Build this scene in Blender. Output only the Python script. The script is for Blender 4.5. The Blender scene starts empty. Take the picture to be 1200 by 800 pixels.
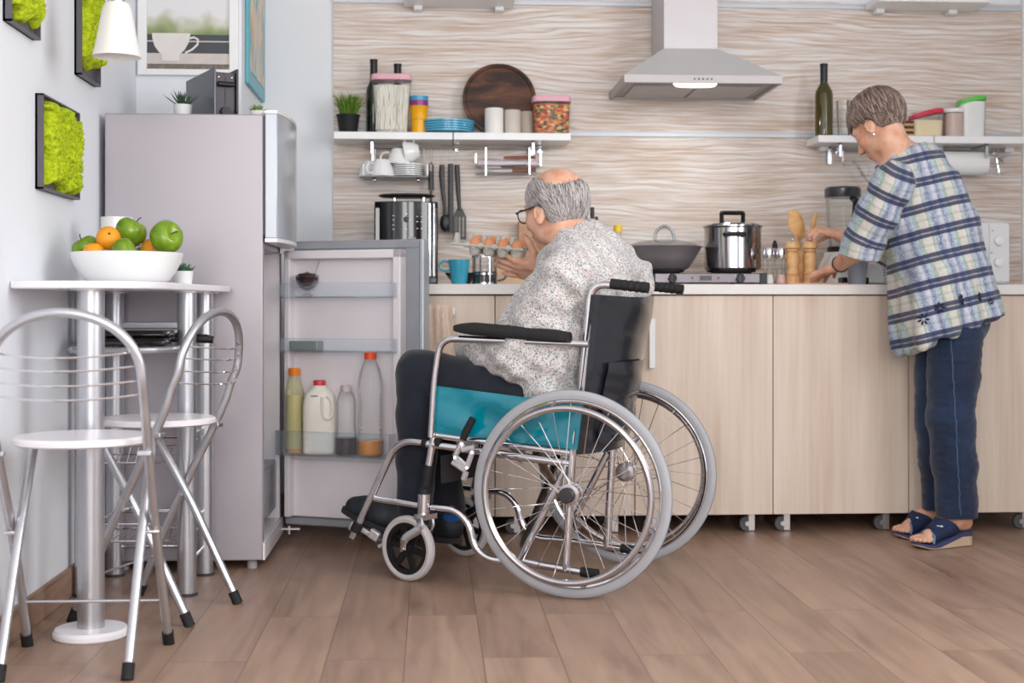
import bpy, math, random
import numpy as np
from mathutils import Vector, Matrix, Euler
from math import sin, cos, pi, radians, atan, atan2, sqrt, tan, hypot
random.seed(7); RNG = np.random.default_rng(7)
sc = bpy.context.scene
C = sc.collection
# ---------------------------------------------------------------- camera
F = 1613.0; TH = atan(95/F); EYE = 0.837          # focal length in pixels of the 1200x800 frame, yaw, eye height
cam = bpy.data.cameras.new('camera'); camo = bpy.data.objects.new('camera', cam); C.objects.link(camo)
camo.location = (0, 0, EYE); camo.rotation_euler = (pi/2, 0, -TH)
cam.sensor_width = 36; cam.lens = 36*F/1200; cam.shift_y = -40/1200
cam.clip_start = 0.05; cam.clip_end = 60
cam.dof.use_dof = True; cam.dof.focus_distance = 4.15; cam.dof.aperture_fstop = 2.8
sc.camera = camo
# ---------------------------------------------------------------- light and exposure
sc.view_settings.view_transform = 'Standard'; sc.view_settings.look = 'None'
sc.view_settings.gamma = 1; sc.view_settings.use_curve_mapping = False
sc.view_settings.exposure = -0.22
w = bpy.data.worlds.new('daylight'); sc.world = w; w.use_nodes = True
w.node_tree.nodes['Background'].inputs[0].default_value = (0.93, 0.96, 1, 1)
w.node_tree.nodes['Background'].inputs[1].default_value = 1.15
def area(name, loc, rot, sx, sy, power, col=(1, 1, 1)):
    l = bpy.data.lights.new(name, 'AREA'); l.shape = 'RECTANGLE'; l.size = sx; l.size_y = sy
    l.energy = power; l.color = col
    o = bpy.data.objects.new(name, l); o.location = loc; o.rotation_euler = rot; C.objects.link(o); return o
for wx in (-.62, 1.02): area('window_light_behind', (wx, -1.4, 1.7), (radians(84), 0, 0), 1.2, 1.7, 62, (1, 0.985, 0.97))
area('window_light_right', (2.42, 2.0, 1.75), (radians(88), 0, radians(90)), 1.7, 1.4, 66, (0.97, 0.985, 1))
# ---------------------------------------------------------------- pixel -> place, at a real distance
_c, _s = cos(TH), sin(TH)
def ray(px, py):
    u = (px-600)/F; return Vector((u*_c+_s, -u*_s+_c, (360-py)/F))
def PY(px, py, Y): r = ray(px, py); t = Y/r.y; return Vector((r.x*t, Y, EYE+r.z*t))
def PX(px, py, X): r = ray(px, py); t = X/r.x; return Vector((X, r.y*t, EYE+r.z*t))
def PD(px, py, d): r = ray(px, py); return Vector((r.x*d, r.y*d, EYE+r.z*d))
def SC(px, Y): return F/(Y/ray(px, 0).y)         # pixels per metre at that column on plane Y
# ---------------------------------------------------------------- materials
def lin(c):
    return tuple((x/12.92 if x <= 0.04045 else ((x+0.055)/1.055)**2.4) for x in [v/255 for v in c])
MATS = {}
def newmat(name):
    m = bpy.data.materials.new(name); m.use_nodes = True
    nt = m.node_tree; b = nt.nodes['Principled BSDF']; return m, nt, b
def N(nt, t, **k):
    n = nt.nodes.new(t)
    for a, v in k.items():
        if a.startswith('i_'):
            key = a[2:].replace('_', ' ')
            n.inputs[int(key) if key.isdigit() else key].default_value = v
        else: setattr(n, a, v)
    return n
def ramp(nt, stops, fac, interp='LINEAR'):
    r = nt.nodes.new('ShaderNodeValToRGB'); cr = r.color_ramp; cr.interpolation = interp
    while len(cr.elements) < len(stops): cr.elements.new(0.5)
    for e, (p, c) in zip(cr.elements, stops):
        e.position = p; e.color = (*lin(c), 1) if max(c) > 1 else (*c, 1)
    nt.links.new(fac, r.inputs[0]); return r.outputs[0]
def coords(nt, scale=(1, 1, 1), rot=(0, 0, 0), kind='Object', attr=None):
    if attr:
        t = nt.nodes.new('ShaderNodeAttribute'); t.attribute_name = attr; o = t.outputs['Vector']
    else:
        t = nt.nodes.new('ShaderNodeTexCoord'); o = t.outputs[kind]
    m = nt.nodes.new('ShaderNodeMapping'); m.inputs['Scale'].default_value = scale; m.inputs['Rotation'].default_value = rot
    nt.links.new(o, m.inputs[0]); return m.outputs[0]
def mat(name, col, rough=0.5, metal=0.0, vary=0.04, nscale=12, bump=0.0, bscale=60, trans=0, ior=1.45, coat=0, sss=0, spec=None, alpha=1, emit=None, stretch=(1, 1, 1), sheen=0):
    if name in MATS: return MATS[name]
    m, nt, b = newmat(name); L = nt.links
    co = coords(nt, stretch)
    n = N(nt, 'ShaderNodeTexNoise', i_Scale=nscale, i_Detail=3.0); L.new(co, n.inputs['Vector'])
    c = lin(col) if max(col) > 1 else col
    lo = tuple(max(0, x*(1-vary)) for x in c); hi = tuple(min(1, x*(1+vary)) for x in c)
    r = ramp(nt, [(0.3, lo), (0.7, hi)], n.outputs[0]) if vary else None
    if r:
        for e, cc in zip(r.node.color_ramp.elements, (lo, hi)): e.color = (*cc, 1)
        L.new(r, b.inputs['Base Color'])
    else: b.inputs['Base Color'].default_value = (*c, 1)
    b.inputs['Roughness'].default_value = rough; b.inputs['Metallic'].default_value = metal
    b.inputs['Transmission Weight'].default_value = trans; b.inputs['IOR'].default_value = ior
    b.inputs['Coat Weight'].default_value = coat; b.inputs['Coat Roughness'].default_value = 0.08
    b.inputs['Alpha'].default_value = alpha
    if spec is not None: b.inputs['Specular IOR Level'].default_value = spec
    if sheen: b.inputs['Sheen Weight'].default_value = sheen
    if sss: b.inputs['Subsurface Weight'].default_value = sss; b.inputs['Subsurface Radius'].default_value = (0.012, 0.005, 0.003); b.inputs['Subsurface Scale'].default_value = 1.0
    if bump:
        n2 = N(nt, 'ShaderNodeTexNoise', i_Scale=bscale, i_Detail=4.0); L.new(co, n2.inputs['Vector'])
        bm = N(nt, 'ShaderNodeBump', i_Strength=bump, i_Distance=0.004); L.new(n2.outputs[0], bm.inputs['Height']); L.new(bm.outputs[0], b.inputs['Normal'])
    if emit:
        b.inputs['Emission Color'].default_value = (*emit[0], 1); b.inputs['Emission Strength'].default_value = emit[1]
    MATS[name] = m; return m
def clear(name, tint=(253, 254, 254), body=.015, gloss=1.0, rough=.04):
    """thin clear plastic or glass: see-through, with a mirror film that strengthens at grazing angles"""
    if name in MATS: return MATS[name]
    m = bpy.data.materials.new(name); m.use_nodes = True; nt = m.node_tree; nt.nodes.remove(nt.nodes['Principled BSDF']); out = nt.nodes['Material Output']; L = nt.links
    t = N(nt, 'ShaderNodeBsdfTransparent'); t.inputs[0].default_value = (*lin(tint), 1); g = N(nt, 'ShaderNodeBsdfGlossy', i_Roughness=rough); d = N(nt, 'ShaderNodeBsdfDiffuse'); d.inputs[0].default_value = (*lin(tint), 1)
    nz = N(nt, 'ShaderNodeTexNoise', i_Scale=14.0); L.new(coords(nt), nz.inputs['Vector']); bm = N(nt, 'ShaderNodeBump', i_Strength=.15, i_Distance=.002); L.new(nz.outputs[0], bm.inputs['Height']); L.new(bm.outputs[0], g.inputs['Normal'])
    lw = N(nt, 'ShaderNodeLayerWeight', i_Blend=.22); mu = N(nt, 'ShaderNodeMath', operation='MULTIPLY', use_clamp=True); mu.inputs[1].default_value = gloss*.55; L.new(lw.outputs['Fresnel'], mu.inputs[0])
    a = N(nt, 'ShaderNodeMixShader'); a.inputs[0].default_value = body; L.new(t.outputs[0], a.inputs[1]); L.new(d.outputs[0], a.inputs[2])
    b = N(nt, 'ShaderNodeMixShader'); L.new(mu.outputs[0], b.inputs[0]); L.new(a.outputs[0], b.inputs[1]); L.new(g.outputs[0], b.inputs[2]); L.new(b.outputs[0], out.inputs[0]); MATS[name] = m; return m
# ---------------------------------------------------------------- geometry
def basis(d, up=Vector((0, 0, 1))):
    d = Vector(d).normalized()
    if abs(d.dot(up)) > 0.98: up = Vector((1, 0, 0))
    x = up.cross(d).normalized(); return x, d.cross(x).normalized(), d
def fillet(pts, r, seg=5):
    pts = [Vector(p) for p in pts]; out = [pts[0]]
    for i in range(1, len(pts)-1):
        a, b, c = pts[i-1], pts[i], pts[i+1]
        rr = r[i-1] if isinstance(r, (list, tuple)) else r
        d1, d2 = (a-b), (c-b); l = min(rr, d1.length*0.49, d2.length*0.49)
        p, q = b+d1.normalized()*l, b+d2.normalized()*l
        for k in range(seg+1):
            t = k/seg; out.append(p*(1-t)**2+b*2*t*(1-t)+q*t*t)
    out.append(pts[-1]); return out
def spline(pts, n=6):
    P = [Vector(p) for p in pts]; P = [P[0]*2-P[1]]+P+[P[-1]*2-P[-2]]; out = []
    for i in range(1, len(P)-2):
        for k in range(n):
            t = k/n; a, b, c, d = P[i-1:i+3]
            out.append(0.5*((2*b)+(c-a)*t+(2*a-5*b+4*c-d)*t*t+(-a+3*b-3*c+d)*t**3))
    out.append(P[-2]); return out
class Geo:
    def __init__(s): s.v = []; s.f = []; s.m = []; s.mi = 0
    def add(s, v, f):
        o = len(s.v); s.v += [tuple(x) for x in v]; s.f += [tuple(i+o for i in q) for q in f]; s.m += [s.mi]*len(f); return s
    def mt(s, i): s.mi = i; return s
    def box(s, c, d, M=None):
        c = Vector(c); v = []
        for z in (-.5, .5):
            for x, y in ((-.5, -.5), (.5, -.5), (.5, .5), (-.5, .5)):
                p = Vector((x*d[0], y*d[1], z*d[2])); v.append(c+(M @ p if M else p))
        return s.add(v, [(3, 2, 1, 0), (4, 5, 6, 7), (0, 1, 5, 4), (1, 2, 6, 5), (2, 3, 7, 6), (3, 0, 4, 7)])
    def bx(s, x0, x1, y0, y1, z0, z1): return s.box(((x0+x1)/2, (y0+y1)/2, (z0+z1)/2), (x1-x0, y1-y0, z1-z0))
    def hexa(s, p8): return s.add(p8, [(3, 2, 1, 0), (4, 5, 6, 7), (0, 1, 5, 4), (1, 2, 6, 5), (2, 3, 7, 6), (3, 0, 4, 7)])
    def tube(s, pts, r, n=8, closed=False, flat=1.0, up=None):
        P = [Vector(p) for p in pts]; m = len(P); rs = r if isinstance(r, (list, tuple)) else [r]*m
        T = []
        for i in range(m):
            a = P[(i-1) % m] if closed or i else P[0]; b = P[(i+1) % m] if closed or i < m-1 else P[-1]
            t = (b-a); T.append(t.normalized() if t.length > 1e-9 else Vector((0, 0, 1)))
        x, y, _ = basis(T[0], up or Vector((0, 0, 1))); v = []
        for i in range(m):
            if up: x, y, _ = basis(T[i], up)
            else:
                x = (x-T[i]*x.dot(T[i])).normalized(); y = T[i].cross(x)
            for k in range(n):
                a = 2*pi*k/n; v.append(P[i]+x*cos(a)*rs[i]+y*sin(a)*rs[i]*flat)
        f = []
        for i in range(m if closed else m-1):
            j = (i+1) % m
            for k in range(n):
                l = (k+1) % n; f.append((i*n+k, i*n+l, j*n+l, j*n+k))
        if not closed: f += [tuple(range(n))[::-1], tuple((m-1)*n+k for k in range(n))]
        return s.add(v, f)
    def lathe(s, prof, c=(0, 0, 0), n=32, axis=(0, 0, 1), sx=1, sy=1, twist=0):
        x, y, z = basis(axis, Vector((0, 1, 0)) if abs(Vector(axis).z) > .9 else Vector((0, 0, 1))); c = Vector(c); v = []
        if abs(Vector(axis).z) > .99: x, y, z = Vector((1, 0, 0)), Vector((0, 1, 0)), Vector((0, 0, 1))
        for r, h in prof:
            for k in range(n):
                a = 2*pi*k/n+twist; v.append(c+x*cos(a)*r*sx+y*sin(a)*r*sy+z*h)
        f = []; m = len(prof)
        for i in range(m-1):
            for k in range(n):
                l = (k+1) % n; f.append((i*n+k, i*n+l, (i+1)*n+l, (i+1)*n+k))
        shut = prof[0] == prof[-1]
        if prof[0][0] > 1e-6 and not shut: f.append(tuple(range(n))[::-1])
        if prof[-1][0] > 1e-6 and not shut: f.append(tuple((m-1)*n+k for k in range(n)))
        return s.add(v, f)
    def cyl(s, a, b, r, n=20, r2=None):
        a, b = Vector(a), Vector(b); return s.tube([a, b], [r, r if r2 is None else r2], n)
    def ball(s, c, r, n=20, m=12, R=None):
        r = (r, r, r) if not isinstance(r, (tuple, list)) else r; v = []; f = []; c = Vector(c)
        for i in range(m+1):
            t = pi*i/m
            for k in range(n):
                a = 2*pi*k/n; p = Vector((sin(t)*cos(a)*r[0], sin(t)*sin(a)*r[1], -cos(t)*r[2])); v.append(c+(R @ p if R else p))
        for i in range(m):
            for k in range(n):
                l = (k+1) % n; f.append((i*n+k, i*n+l, (i+1)*n+l, (i+1)*n+k))
        return s.add(v, f)
    def prism(s, poly, o, ex, ey, ez, h0, h1):     # polygon in plane (ex,ey) at o, from h0 to h1 along ez
        o, ex, ey, ez = map(Vector, (o, ex, ey, ez)); n = len(poly)
        v = [o+ex*a+ey*b+ez*h0 for a, b in poly]+[o+ex*a+ey*b+ez*h1 for a, b in poly]
        f = [tuple(range(n))[::-1], tuple(range(n, 2*n))]+[(k, (k+1) % n, n+(k+1) % n, n+k) for k in range(n)]
        return s.add(v, f)
    def grid(s, fn, nu, nv, thick=None, closed_u=False):
        v = [Vector(fn(i/nu, j/nv)) for j in range(nv+1) for i in range(nu+1)]
        W_ = nu+1; f = [(j*W_+i, j*W_+i+1, (j+1)*W_+i+1, (j+1)*W_+i) for j in range(nv) for i in range(nu)]
        if thick:
            nr = [Vector((0, 0, 0)) for _ in v]
            for q in f:
                nn = (v[q[1]]-v[q[0]]).cross(v[q[3]]-v[q[0]])
                for k in q: nr[k] += nn
            o = len(v); v2 = [p-(q.normalized()*thick if q.length > 0 else q) for p, q in zip(v, nr)]
            f2 = [tuple(o+k for k in q[::-1]) for q in f]
            edge = [i for i in range(nu)]; e = []
            for i in range(nu):
                e.append((i, i+1)); e.append(((nv)*W_+i+1, (nv)*W_+i))
            for j in range(nv):
                e.append(((j+1)*W_, j*W_)); e.append((j*W_+nu, (j+1)*W_+nu))
            f3 = [(b, a, a+o, b+o) for a, b in e]
            return s.add(v+v2, f+f2+f3)
        return s.add(v, f)
def build(name, g, m, parent=None, world=None, bevel=0, auto=35, seg=2, sub=0):
    """Links a Geo as one mesh object. world: a Matrix that takes scene coordinates to the parent's."""
    me = bpy.data.meshes.new(name)
    v = g.v if world is None else [tuple(world @ Vector(p)) for p in g.v]
    me.from_pydata(v, [], g.f); me.update()
    ms = m if isinstance(m, (list, tuple)) else [m]
    for q in ms: me.materials.append(q)
    if len(ms) > 1: me.polygons.foreach_set('material_index', g.m)
    me.polygons.foreach_set('use_smooth', [True]*len(me.polygons))
    me.set_sharp_from_angle(angle=radians(auto))
    o = bpy.data.objects.new(name, me); C.objects.link(o)
    if parent: o.parent = parent
    if bevel:
        b = o.modifiers.new('bevel', 'BEVEL'); b.width = bevel; b.segments = seg; b.limit_method = 'ANGLE'; b.angle_limit = radians(40); b.harden_normals = False
    if sub:
        b = o.modifiers.new('subdivision', 'SUBSURF'); b.levels = sub; b.render_levels = sub
    return o
def tag(o, label, cat, group=None):
    o['label'] = label; o['category'] = cat
    if group: o['group'] = group
    return o
class Thing:
    def __init__(s, name, label, cat, loc=(0, 0, 0), rz=0, group=None):
        s.o = bpy.data.objects.new(name, None); C.objects.link(s.o); s.o.location = loc; s.o.rotation_euler = (0, 0, rz)
        s.o.empty_display_size = 0.05
        tag(s.o, label, cat, group); s.M = Matrix.Translation(Vector(loc)) @ Matrix.Rotation(rz, 4, 'Z'); s.Mi = s.M.inverted()
    def p(s, name, g, m, parent=None, w=False, label=None, **k):   # w: geometry is given in scene coordinates
        o = build(name, g, m, parent or s.o, s.Mi if w else None, **k)
        if label: o['label'] = label
        return o
def single(name, g, m, label, cat, group=None, **k):
    V = np.array(g.v); lo, hi = V.min(0), V.max(0); c = Vector(((lo[0]+hi[0])/2, (lo[1]+hi[1])/2, lo[2]))
    o = build(name, g, m, None, Matrix.Translation(-c), **k); o.location = c; return tag(o, label, cat, group)
def struct(name, g, m, **k):
    o = build(name, g, m, **k); o['kind'] = 'structure'; return o
def dup(root, loc=None, rz=None, label=None, group=None, **mats):
    r = root.copy(); C.objects.link(r)
    if loc is not None: r.location = loc
    if rz is not None: r.rotation_euler = (0, 0, rz)
    if label: r['label'] = label
    if group: r['group'] = group
    def rec(a, b):
        for ch in a.children:
            c = ch.copy(); C.objects.link(c); c.parent = b; rec(ch, c)
    rec(root, r); return r
# ---------------------------------------------------------------- materials of the place
white_wall = mat('white_wall_paint', (234, 237, 242), 0.7, vary=0.012, nscale=1.5, bump=0.05, bscale=250)
white_lam = mat('white_laminate', (240, 240, 240), 0.28, vary=0.01)
white_gloss = mat('white_plastic', (238, 238, 238), 0.25, vary=0.01)
ceramic = mat('white_ceramic', (240, 240, 240), 0.15, vary=0.01, coat=0.4)
chrome = mat('chrome', (222, 222, 226), 0.09, 1.0, vary=0.02)
satin = mat('satin_silver_tube', (196, 197, 202), 0.3, 0.85, vary=0.03, nscale=30)
steel = mat('brushed_steel', (214, 208, 208), 0.33, 0.9, vary=0.03, nscale=4, stretch=(1, 1, 40))
alu = mat('aluminium', (206, 210, 214), 0.3, 0.9, vary=0.02)
blackp = mat('black_plastic', (22, 22, 24), 0.35, vary=0.2)
blackm = mat('black_rubber', (26, 26, 28), 0.7, vary=0.2)
blackg = mat('black_gloss', (14, 14, 17), 0.12, vary=0.1, coat=0.5)
glass = mat('clear_glass', (250, 252, 252), 0.02, vary=0, trans=1.0, ior=1.45)
thing_glass = clear('thin_clear_glass')
wirem = mat('dull_wire', (150, 150, 154), .35, .8, vary=.05)
def m_fridge(): return mat('silver_lacquer', (174, 168, 174), 0.38, 0.35, vary=0.015, nscale=2)
def m_floor():
    m, nt, b = newmat('brown_vinyl_planks'); L = nt.links
    t = nt.nodes.new('ShaderNodeTexCoord'); s = N(nt, 'ShaderNodeSeparateXYZ'); L.new(t.outputs['Object'], s.inputs[0])
    cm = N(nt, 'ShaderNodeCombineXYZ'); L.new(s.outputs[1], cm.inputs[0])
    ad = N(nt, 'ShaderNodeMath', operation='ADD'); ad.inputs[1].default_value = -0.124+0.186*20; L.new(s.outputs[0], ad.inputs[0]); L.new(ad.outputs[0], cm.inputs[1])
    br = N(nt, 'ShaderNodeTexBrick', offset=0.37, i_Scale=1.0, i_Mortar_Size=0.0013, i_Mortar_Smooth=0.4, i_Bias=0.0, i_Brick_Width=1.25, i_Row_Height=0.186)
    br.inputs['Color1'].default_value = (0, 0, 0, 1); br.inputs['Color2'].default_value = (1, 1, 1, 1); br.inputs['Mortar'].default_value = (0.5, 0.5, 0.5, 1)
    L.new(cm.outputs[0], br.inputs['Vector'])
    # grain: runs along Y, every plank shifted
    sh = N(nt, 'ShaderNodeVectorMath', operation='SCALE'); sh.inputs['Scale'].default_value = 7.3; L.new(br.outputs['Color'], sh.inputs[0])
    va = N(nt, 'ShaderNodeVectorMath', operation='ADD'); L.new(t.outputs['Object'], va.inputs[0]); L.new(sh.outputs[0], va.inputs[1])
    mp = N(nt, 'ShaderNodeMapping'); mp.inputs['Scale'].default_value = (9, 1.3, 1); L.new(va.outputs[0], mp.inputs[0])
    n1 = N(nt, 'ShaderNodeTexNoise', i_Scale=1.6, i_Detail=7.0, i_Roughness=0.62, i_Distortion=0.6); L.new(mp.outputs[0], n1.inputs['Vector'])
    mp2 = N(nt, 'ShaderNodeMapping'); mp2.inputs['Scale'].default_value = (7, 0.6, 1); L.new(va.outputs[0], mp2.inputs[0])
    wv = N(nt, 'ShaderNodeTexNoise', i_Scale=2.2, i_Detail=4.0, i_Distortion=0.9); L.new(mp2.outputs[0], wv.inputs['Vector'])
    c1 = ramp(nt, [(0.25, (108, 82, 68)), (0.42, (150, 122, 106)), (0.62, (172, 142, 122)), (0.8, (188, 160, 140))], n1.outputs[0])
    c2 = ramp(nt, [(0.3, (134, 108, 92)), (0.5, (168, 138, 118)), (0.75, (186, 157, 137))], wv.outputs[0])
    mx = N(nt, 'ShaderNodeMix', data_type='RGBA'); mx.inputs[0].default_value = 0.5; L.new(c1, mx.inputs[6]); L.new(c2, mx.inputs[7])
    pv = ramp(nt, [(0.0, (0.84, 0.83, 0.82)), (1.0, (1.0, 1.0, 1.0))], br.outputs['Color'])
    mu = N(nt, 'ShaderNodeMix', data_type='RGBA', blend_type='MULTIPLY'); mu.inputs[0].default_value = 1; L.new(mx.outputs[2], mu.inputs[6]); L.new(pv, mu.inputs[7])
    dk = N(nt, 'ShaderNodeMix', data_type='RGBA'); L.new(br.outputs['Fac'], dk.inputs[0]); L.new(mu.outputs[2], dk.inputs[6]); dk.inputs[7].default_value = (*lin((98, 80, 70)), 1)
    L.new(dk.outputs[2], b.inputs['Base Color'])
    rr = ramp(nt, [(0.3, (0.36, 0.36, 0.36)), (0.7, (0.5, 0.5, 0.5))], n1.outputs[0]); L.new(rr, b.inputs['Roughness'])
    bm = N(nt, 'ShaderNodeBump', i_Strength=0.25, i_Distance=0.002); L.new(n1.outputs[0], bm.inputs['Height']); L.new(bm.outputs[0], b.inputs['Normal'])
    return m
def m_panel():
    m, nt, b = newmat('whitewashed_wood_panel'); L = nt.links
    t = nt.nodes.new('ShaderNodeTexCoord')
    big = N(nt, 'ShaderNodeMapping'); big.inputs['Scale'].default_value = (0.6, 1, 2.0); L.new(t.outputs['Object'], big.inputs[0])
    nb = N(nt, 'ShaderNodeTexNoise', i_Scale=1.5, i_Detail=3.0, i_Roughness=0.5); L.new(big.outputs[0], nb.inputs['Vector'])
    # warped height -> long wavy grain lines
    s = N(nt, 'ShaderNodeSeparateXYZ'); L.new(t.outputs['Object'], s.inputs[0])
    ma = N(nt, 'ShaderNodeMath', operation='MULTIPLY_ADD'); ma.inputs[1].default_value = 0.20; L.new(nb.outputs[0], ma.inputs[0]); L.new(s.outputs[2], ma.inputs[2])
    cm = N(nt, 'ShaderNodeCombineXYZ'); L.new(ma.outputs[0], cm.inputs[2]); sx = N(nt, 'ShaderNodeMath', operation='MULTIPLY'); sx.inputs[1].default_value = 0.03; L.new(s.outputs[0], sx.inputs[0]); L.new(sx.outputs[0], cm.inputs[0])
    wv = N(nt, 'ShaderNodeTexNoise', i_Scale=120.0, i_Detail=3.0, i_Roughness=0.6); L.new(cm.outputs[0], wv.inputs['Vector'])
    mp = N(nt, 'ShaderNodeMapping'); mp.inputs['Scale'].default_value = (1.3, 1, 60); L.new(t.outputs['Object'], mp.inputs[0])
    nf = N(nt, 'ShaderNodeTexNoise', i_Scale=2.0, i_Detail=6.0, i_Roughness=0.65, i_Distortion=0.4); L.new(mp.outputs[0], nf.inputs['Vector'])
    a = N(nt, 'ShaderNodeMath', operation='ADD'); L.new(wv.outputs[0], a.inputs[0]); L.new(nf.outputs[0], a.inputs[1])
    mp3 = N(nt, 'ShaderNodeMapping'); mp3.inputs['Scale'].default_value = (1.1, 1, 6.5); mp3.inputs['Location'].default_value = (3, 0, 5); L.new(t.outputs['Object'], mp3.inputs[0])
    pt = N(nt, 'ShaderNodeTexNoise', i_Scale=1.6, i_Detail=4.0, i_Roughness=0.55); L.new(mp3.outputs[0], pt.inputs['Vector'])
    h = N(nt, 'ShaderNodeMath', operation='MULTIPLY_ADD'); h.inputs[1].default_value = 0.75; L.new(pt.outputs[0], h.inputs[0]); L.new(a.outputs[0], h.inputs[2])
    hm = N(nt, 'ShaderNodeMapRange'); hm.inputs[1].default_value = 1.02; hm.inputs[2].default_value = 1.66; L.new(h.outputs[0], hm.inputs[0])
    cc = ramp(nt, [(0.18, (186, 163, 146)), (0.36, (205, 185, 169)), (0.52, (216, 202, 192)), (0.68, (224, 216, 210)), (0.85, (232, 229, 227))], hm.outputs[0])
    # thin tan grain lines that follow the same warp
    m1 = N(nt, 'ShaderNodeMath', operation='MULTIPLY_ADD'); m1.inputs[1].default_value = 0.010; L.new(nf.outputs[0], m1.inputs[0]); L.new(ma.outputs[0], m1.inputs[2])
    m2 = N(nt, 'ShaderNodeMath', operation='MULTIPLY'); m2.inputs[1].default_value = 44.0; L.new(m1.outputs[0], m2.inputs[0]); fr = N(nt, 'ShaderNodeMath', operation='FRACT'); L.new(m2.outputs[0], fr.inputs[0])
    ln = ramp(nt, [(0.0, (0, 0, 0)), (0.12, (1, 1, 1)), (0.24, (.5, .5, .5)), (0.42, (0, 0, 0))], fr.outputs[0])
    mk = ramp(nt, [(0.36, (0, 0, 0)), (0.60, (.8, .8, .8))], pt.outputs[0]); mm = N(nt, 'ShaderNodeMath', operation='MULTIPLY'); L.new(ln, mm.inputs[0]); L.new(mk, mm.inputs[1])
    mx = N(nt, 'ShaderNodeMix', data_type='RGBA'); L.new(mm.outputs[0], mx.inputs[0]); L.new(cc, mx.inputs[6]); mx.inputs[7].default_value = (*lin((184, 158, 140)), 1)
    L.new(mx.outputs[2], b.inputs['Base Color']); b.inputs['Roughness'].default_value = 0.42
    return m
def m_cab(name='pale_wood_cabinet', seed=0):
    m, nt, b = newmat(name); L = nt.links
    oi = nt.nodes.new('ShaderNodeObjectInfo'); t = nt.nodes.new('ShaderNodeTexCoord')
    mm = N(nt, 'ShaderNodeMath', operation='MULTIPLY'); mm.inputs[1].default_value = 9; L.new(oi.outputs['Random'], mm.inputs[0])
    cx = N(nt, 'ShaderNodeCombineXYZ'); L.new(mm.outputs[0], cx.inputs[0]); va = N(nt, 'ShaderNodeVectorMath', operation='ADD'); L.new(t.outputs['Object'], va.inputs[0]); L.new(cx.outputs[0], va.inputs[1])
    mp = N(nt, 'ShaderNodeMapping'); mp.inputs['Scale'].default_value = (26, 1, 0.9); L.new(va.outputs[0], mp.inputs[0])
    n = N(nt, 'ShaderNodeTexNoise', i_Scale=1.5, i_Detail=5.0, i_Roughness=0.6, i_Distortion=0.35); L.new(mp.outputs[0], n.inputs['Vector'])
    mp2 = N(nt, 'ShaderNodeMapping'); mp2.inputs['Scale'].default_value = (4, 1, 0.5); L.new(va.outputs[0], mp2.inputs[0])
    n2 = N(nt, 'ShaderNodeTexNoise', i_Scale=2.0, i_Detail=2.0, i_Distortion=0.5); L.new(mp2.outputs[0], n2.inputs['Vector'])
    mx = N(nt, 'ShaderNodeMix', data_type='FLOAT'); mx.inputs[0].default_value = 0.5; L.new(n.outputs[0], mx.inputs[2]); L.new(n2.outputs[0], mx.inputs[3])
    cc = ramp(nt, [(0.3, (196, 172, 153)), (0.45, (214, 195, 178)), (0.58, (223, 206, 191)), (0.75, (230, 216, 203))], mx.outputs[0])
    L.new(cc, b.inputs['Base Color']); b.inputs['Roughness'].default_value = 0.45
    return m
def m_wood(name, cols, stretch=(2, 2, 12), rough=0.5):
    if name in MATS: return MATS[name]
    m, nt, b = newmat(name); L = nt.links
    n = N(nt, 'ShaderNodeTexNoise', i_Scale=3.0, i_Detail=5.0, i_Distortion=0.8); L.new(coords(nt, stretch), n.inputs['Vector'])
    L.new(ramp(nt, [(0.3+0.4*i/(len(cols)-1), c) for i, c in enumerate(cols)], n.outputs[0]), b.inputs['Base Color'])
    b.inputs['Roughness'].default_value = rough; MATS[name] = m; return m
# ---------------------------------------------------------------- the room
YB = 5.62; XL = -1.05; XR = 2.47; YN = 4.985; XC = -0.678; ZC = 2.7
XP = PY(391, 300, YB).x
struct('floor', Geo().bx(XL-0.1, XR+0.1, -1.6, YB+0.1, -0.06, 0), m_floor())
struct('ceiling', Geo().bx(XL-0.1, XR+0.1, -1.6, YB+0.1, ZC, ZC+0.08), mat('ceiling_paint', (238, 238, 238), 0.8, vary=0.01))
struct('wall_left', Geo().bx(XL-0.1, XL, -1.6, YN, 0, ZC), white_wall)
struct('wall_left_return', Geo().bx(XL-0.1, XC, YN, YB, 0, ZC), white_wall)
struct('wall_back', Geo().bx(XC, XR+0.1, YB, YB+0.1, 0, ZC), white_wall)
g = Geo(); g.bx(XR, XR+0.1, -1.6, 1.1, 0, ZC); g.bx(XR, XR+0.1, 2.9, YB, 0, ZC); g.bx(XR, XR+0.1, 1.1, 2.9, 0, 1.0); g.bx(XR, XR+0.1, 1.1, 2.9, 2.5, ZC)
struct('wall_right', g, white_wall)
g = Geo()
for y in (1.1, 1.97, 2.84): g.bx(XR+0.02, XR+0.07, y, y+0.06, 1.0, 2.5)
for z in (1.0, 2.44): g.bx(XR+0.02, XR+0.07, 1.1, 2.9, z, z+0.06)
struct('window_1', g, white_gloss)
panel = m_panel()
struct('trim_1', Geo().bx(XP, XR, YB-0.012, YB, 0.86, 2.1), panel)
g = Geo()
for py in (5.5, 157.5):
    z = PY(800, py, YB-0.014).z
    g.bx(XP, XR, YB-0.018, YB-0.012, z-0.009, z+0.009); g.bx(XP, XR, YB-0.023, YB-0.012, z-0.010, z-0.007); g.bx(XP, XR, YB-0.023, YB-0.012, z+0.007, z+0.010)
struct('trim_2', g, mat('pale_aluminium_strip', (206, 210, 216), .5, .3, vary=.02))
struct('trim_3', Geo().bx(XR-0.012, XR, YB-0.03, YB, 0, 2.4), white_gloss)
bbm = m_wood('baseboard_wood', [(128, 98, 80), (150, 120, 100), (165, 136, 117)], (3, 1.2, 10))
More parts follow.
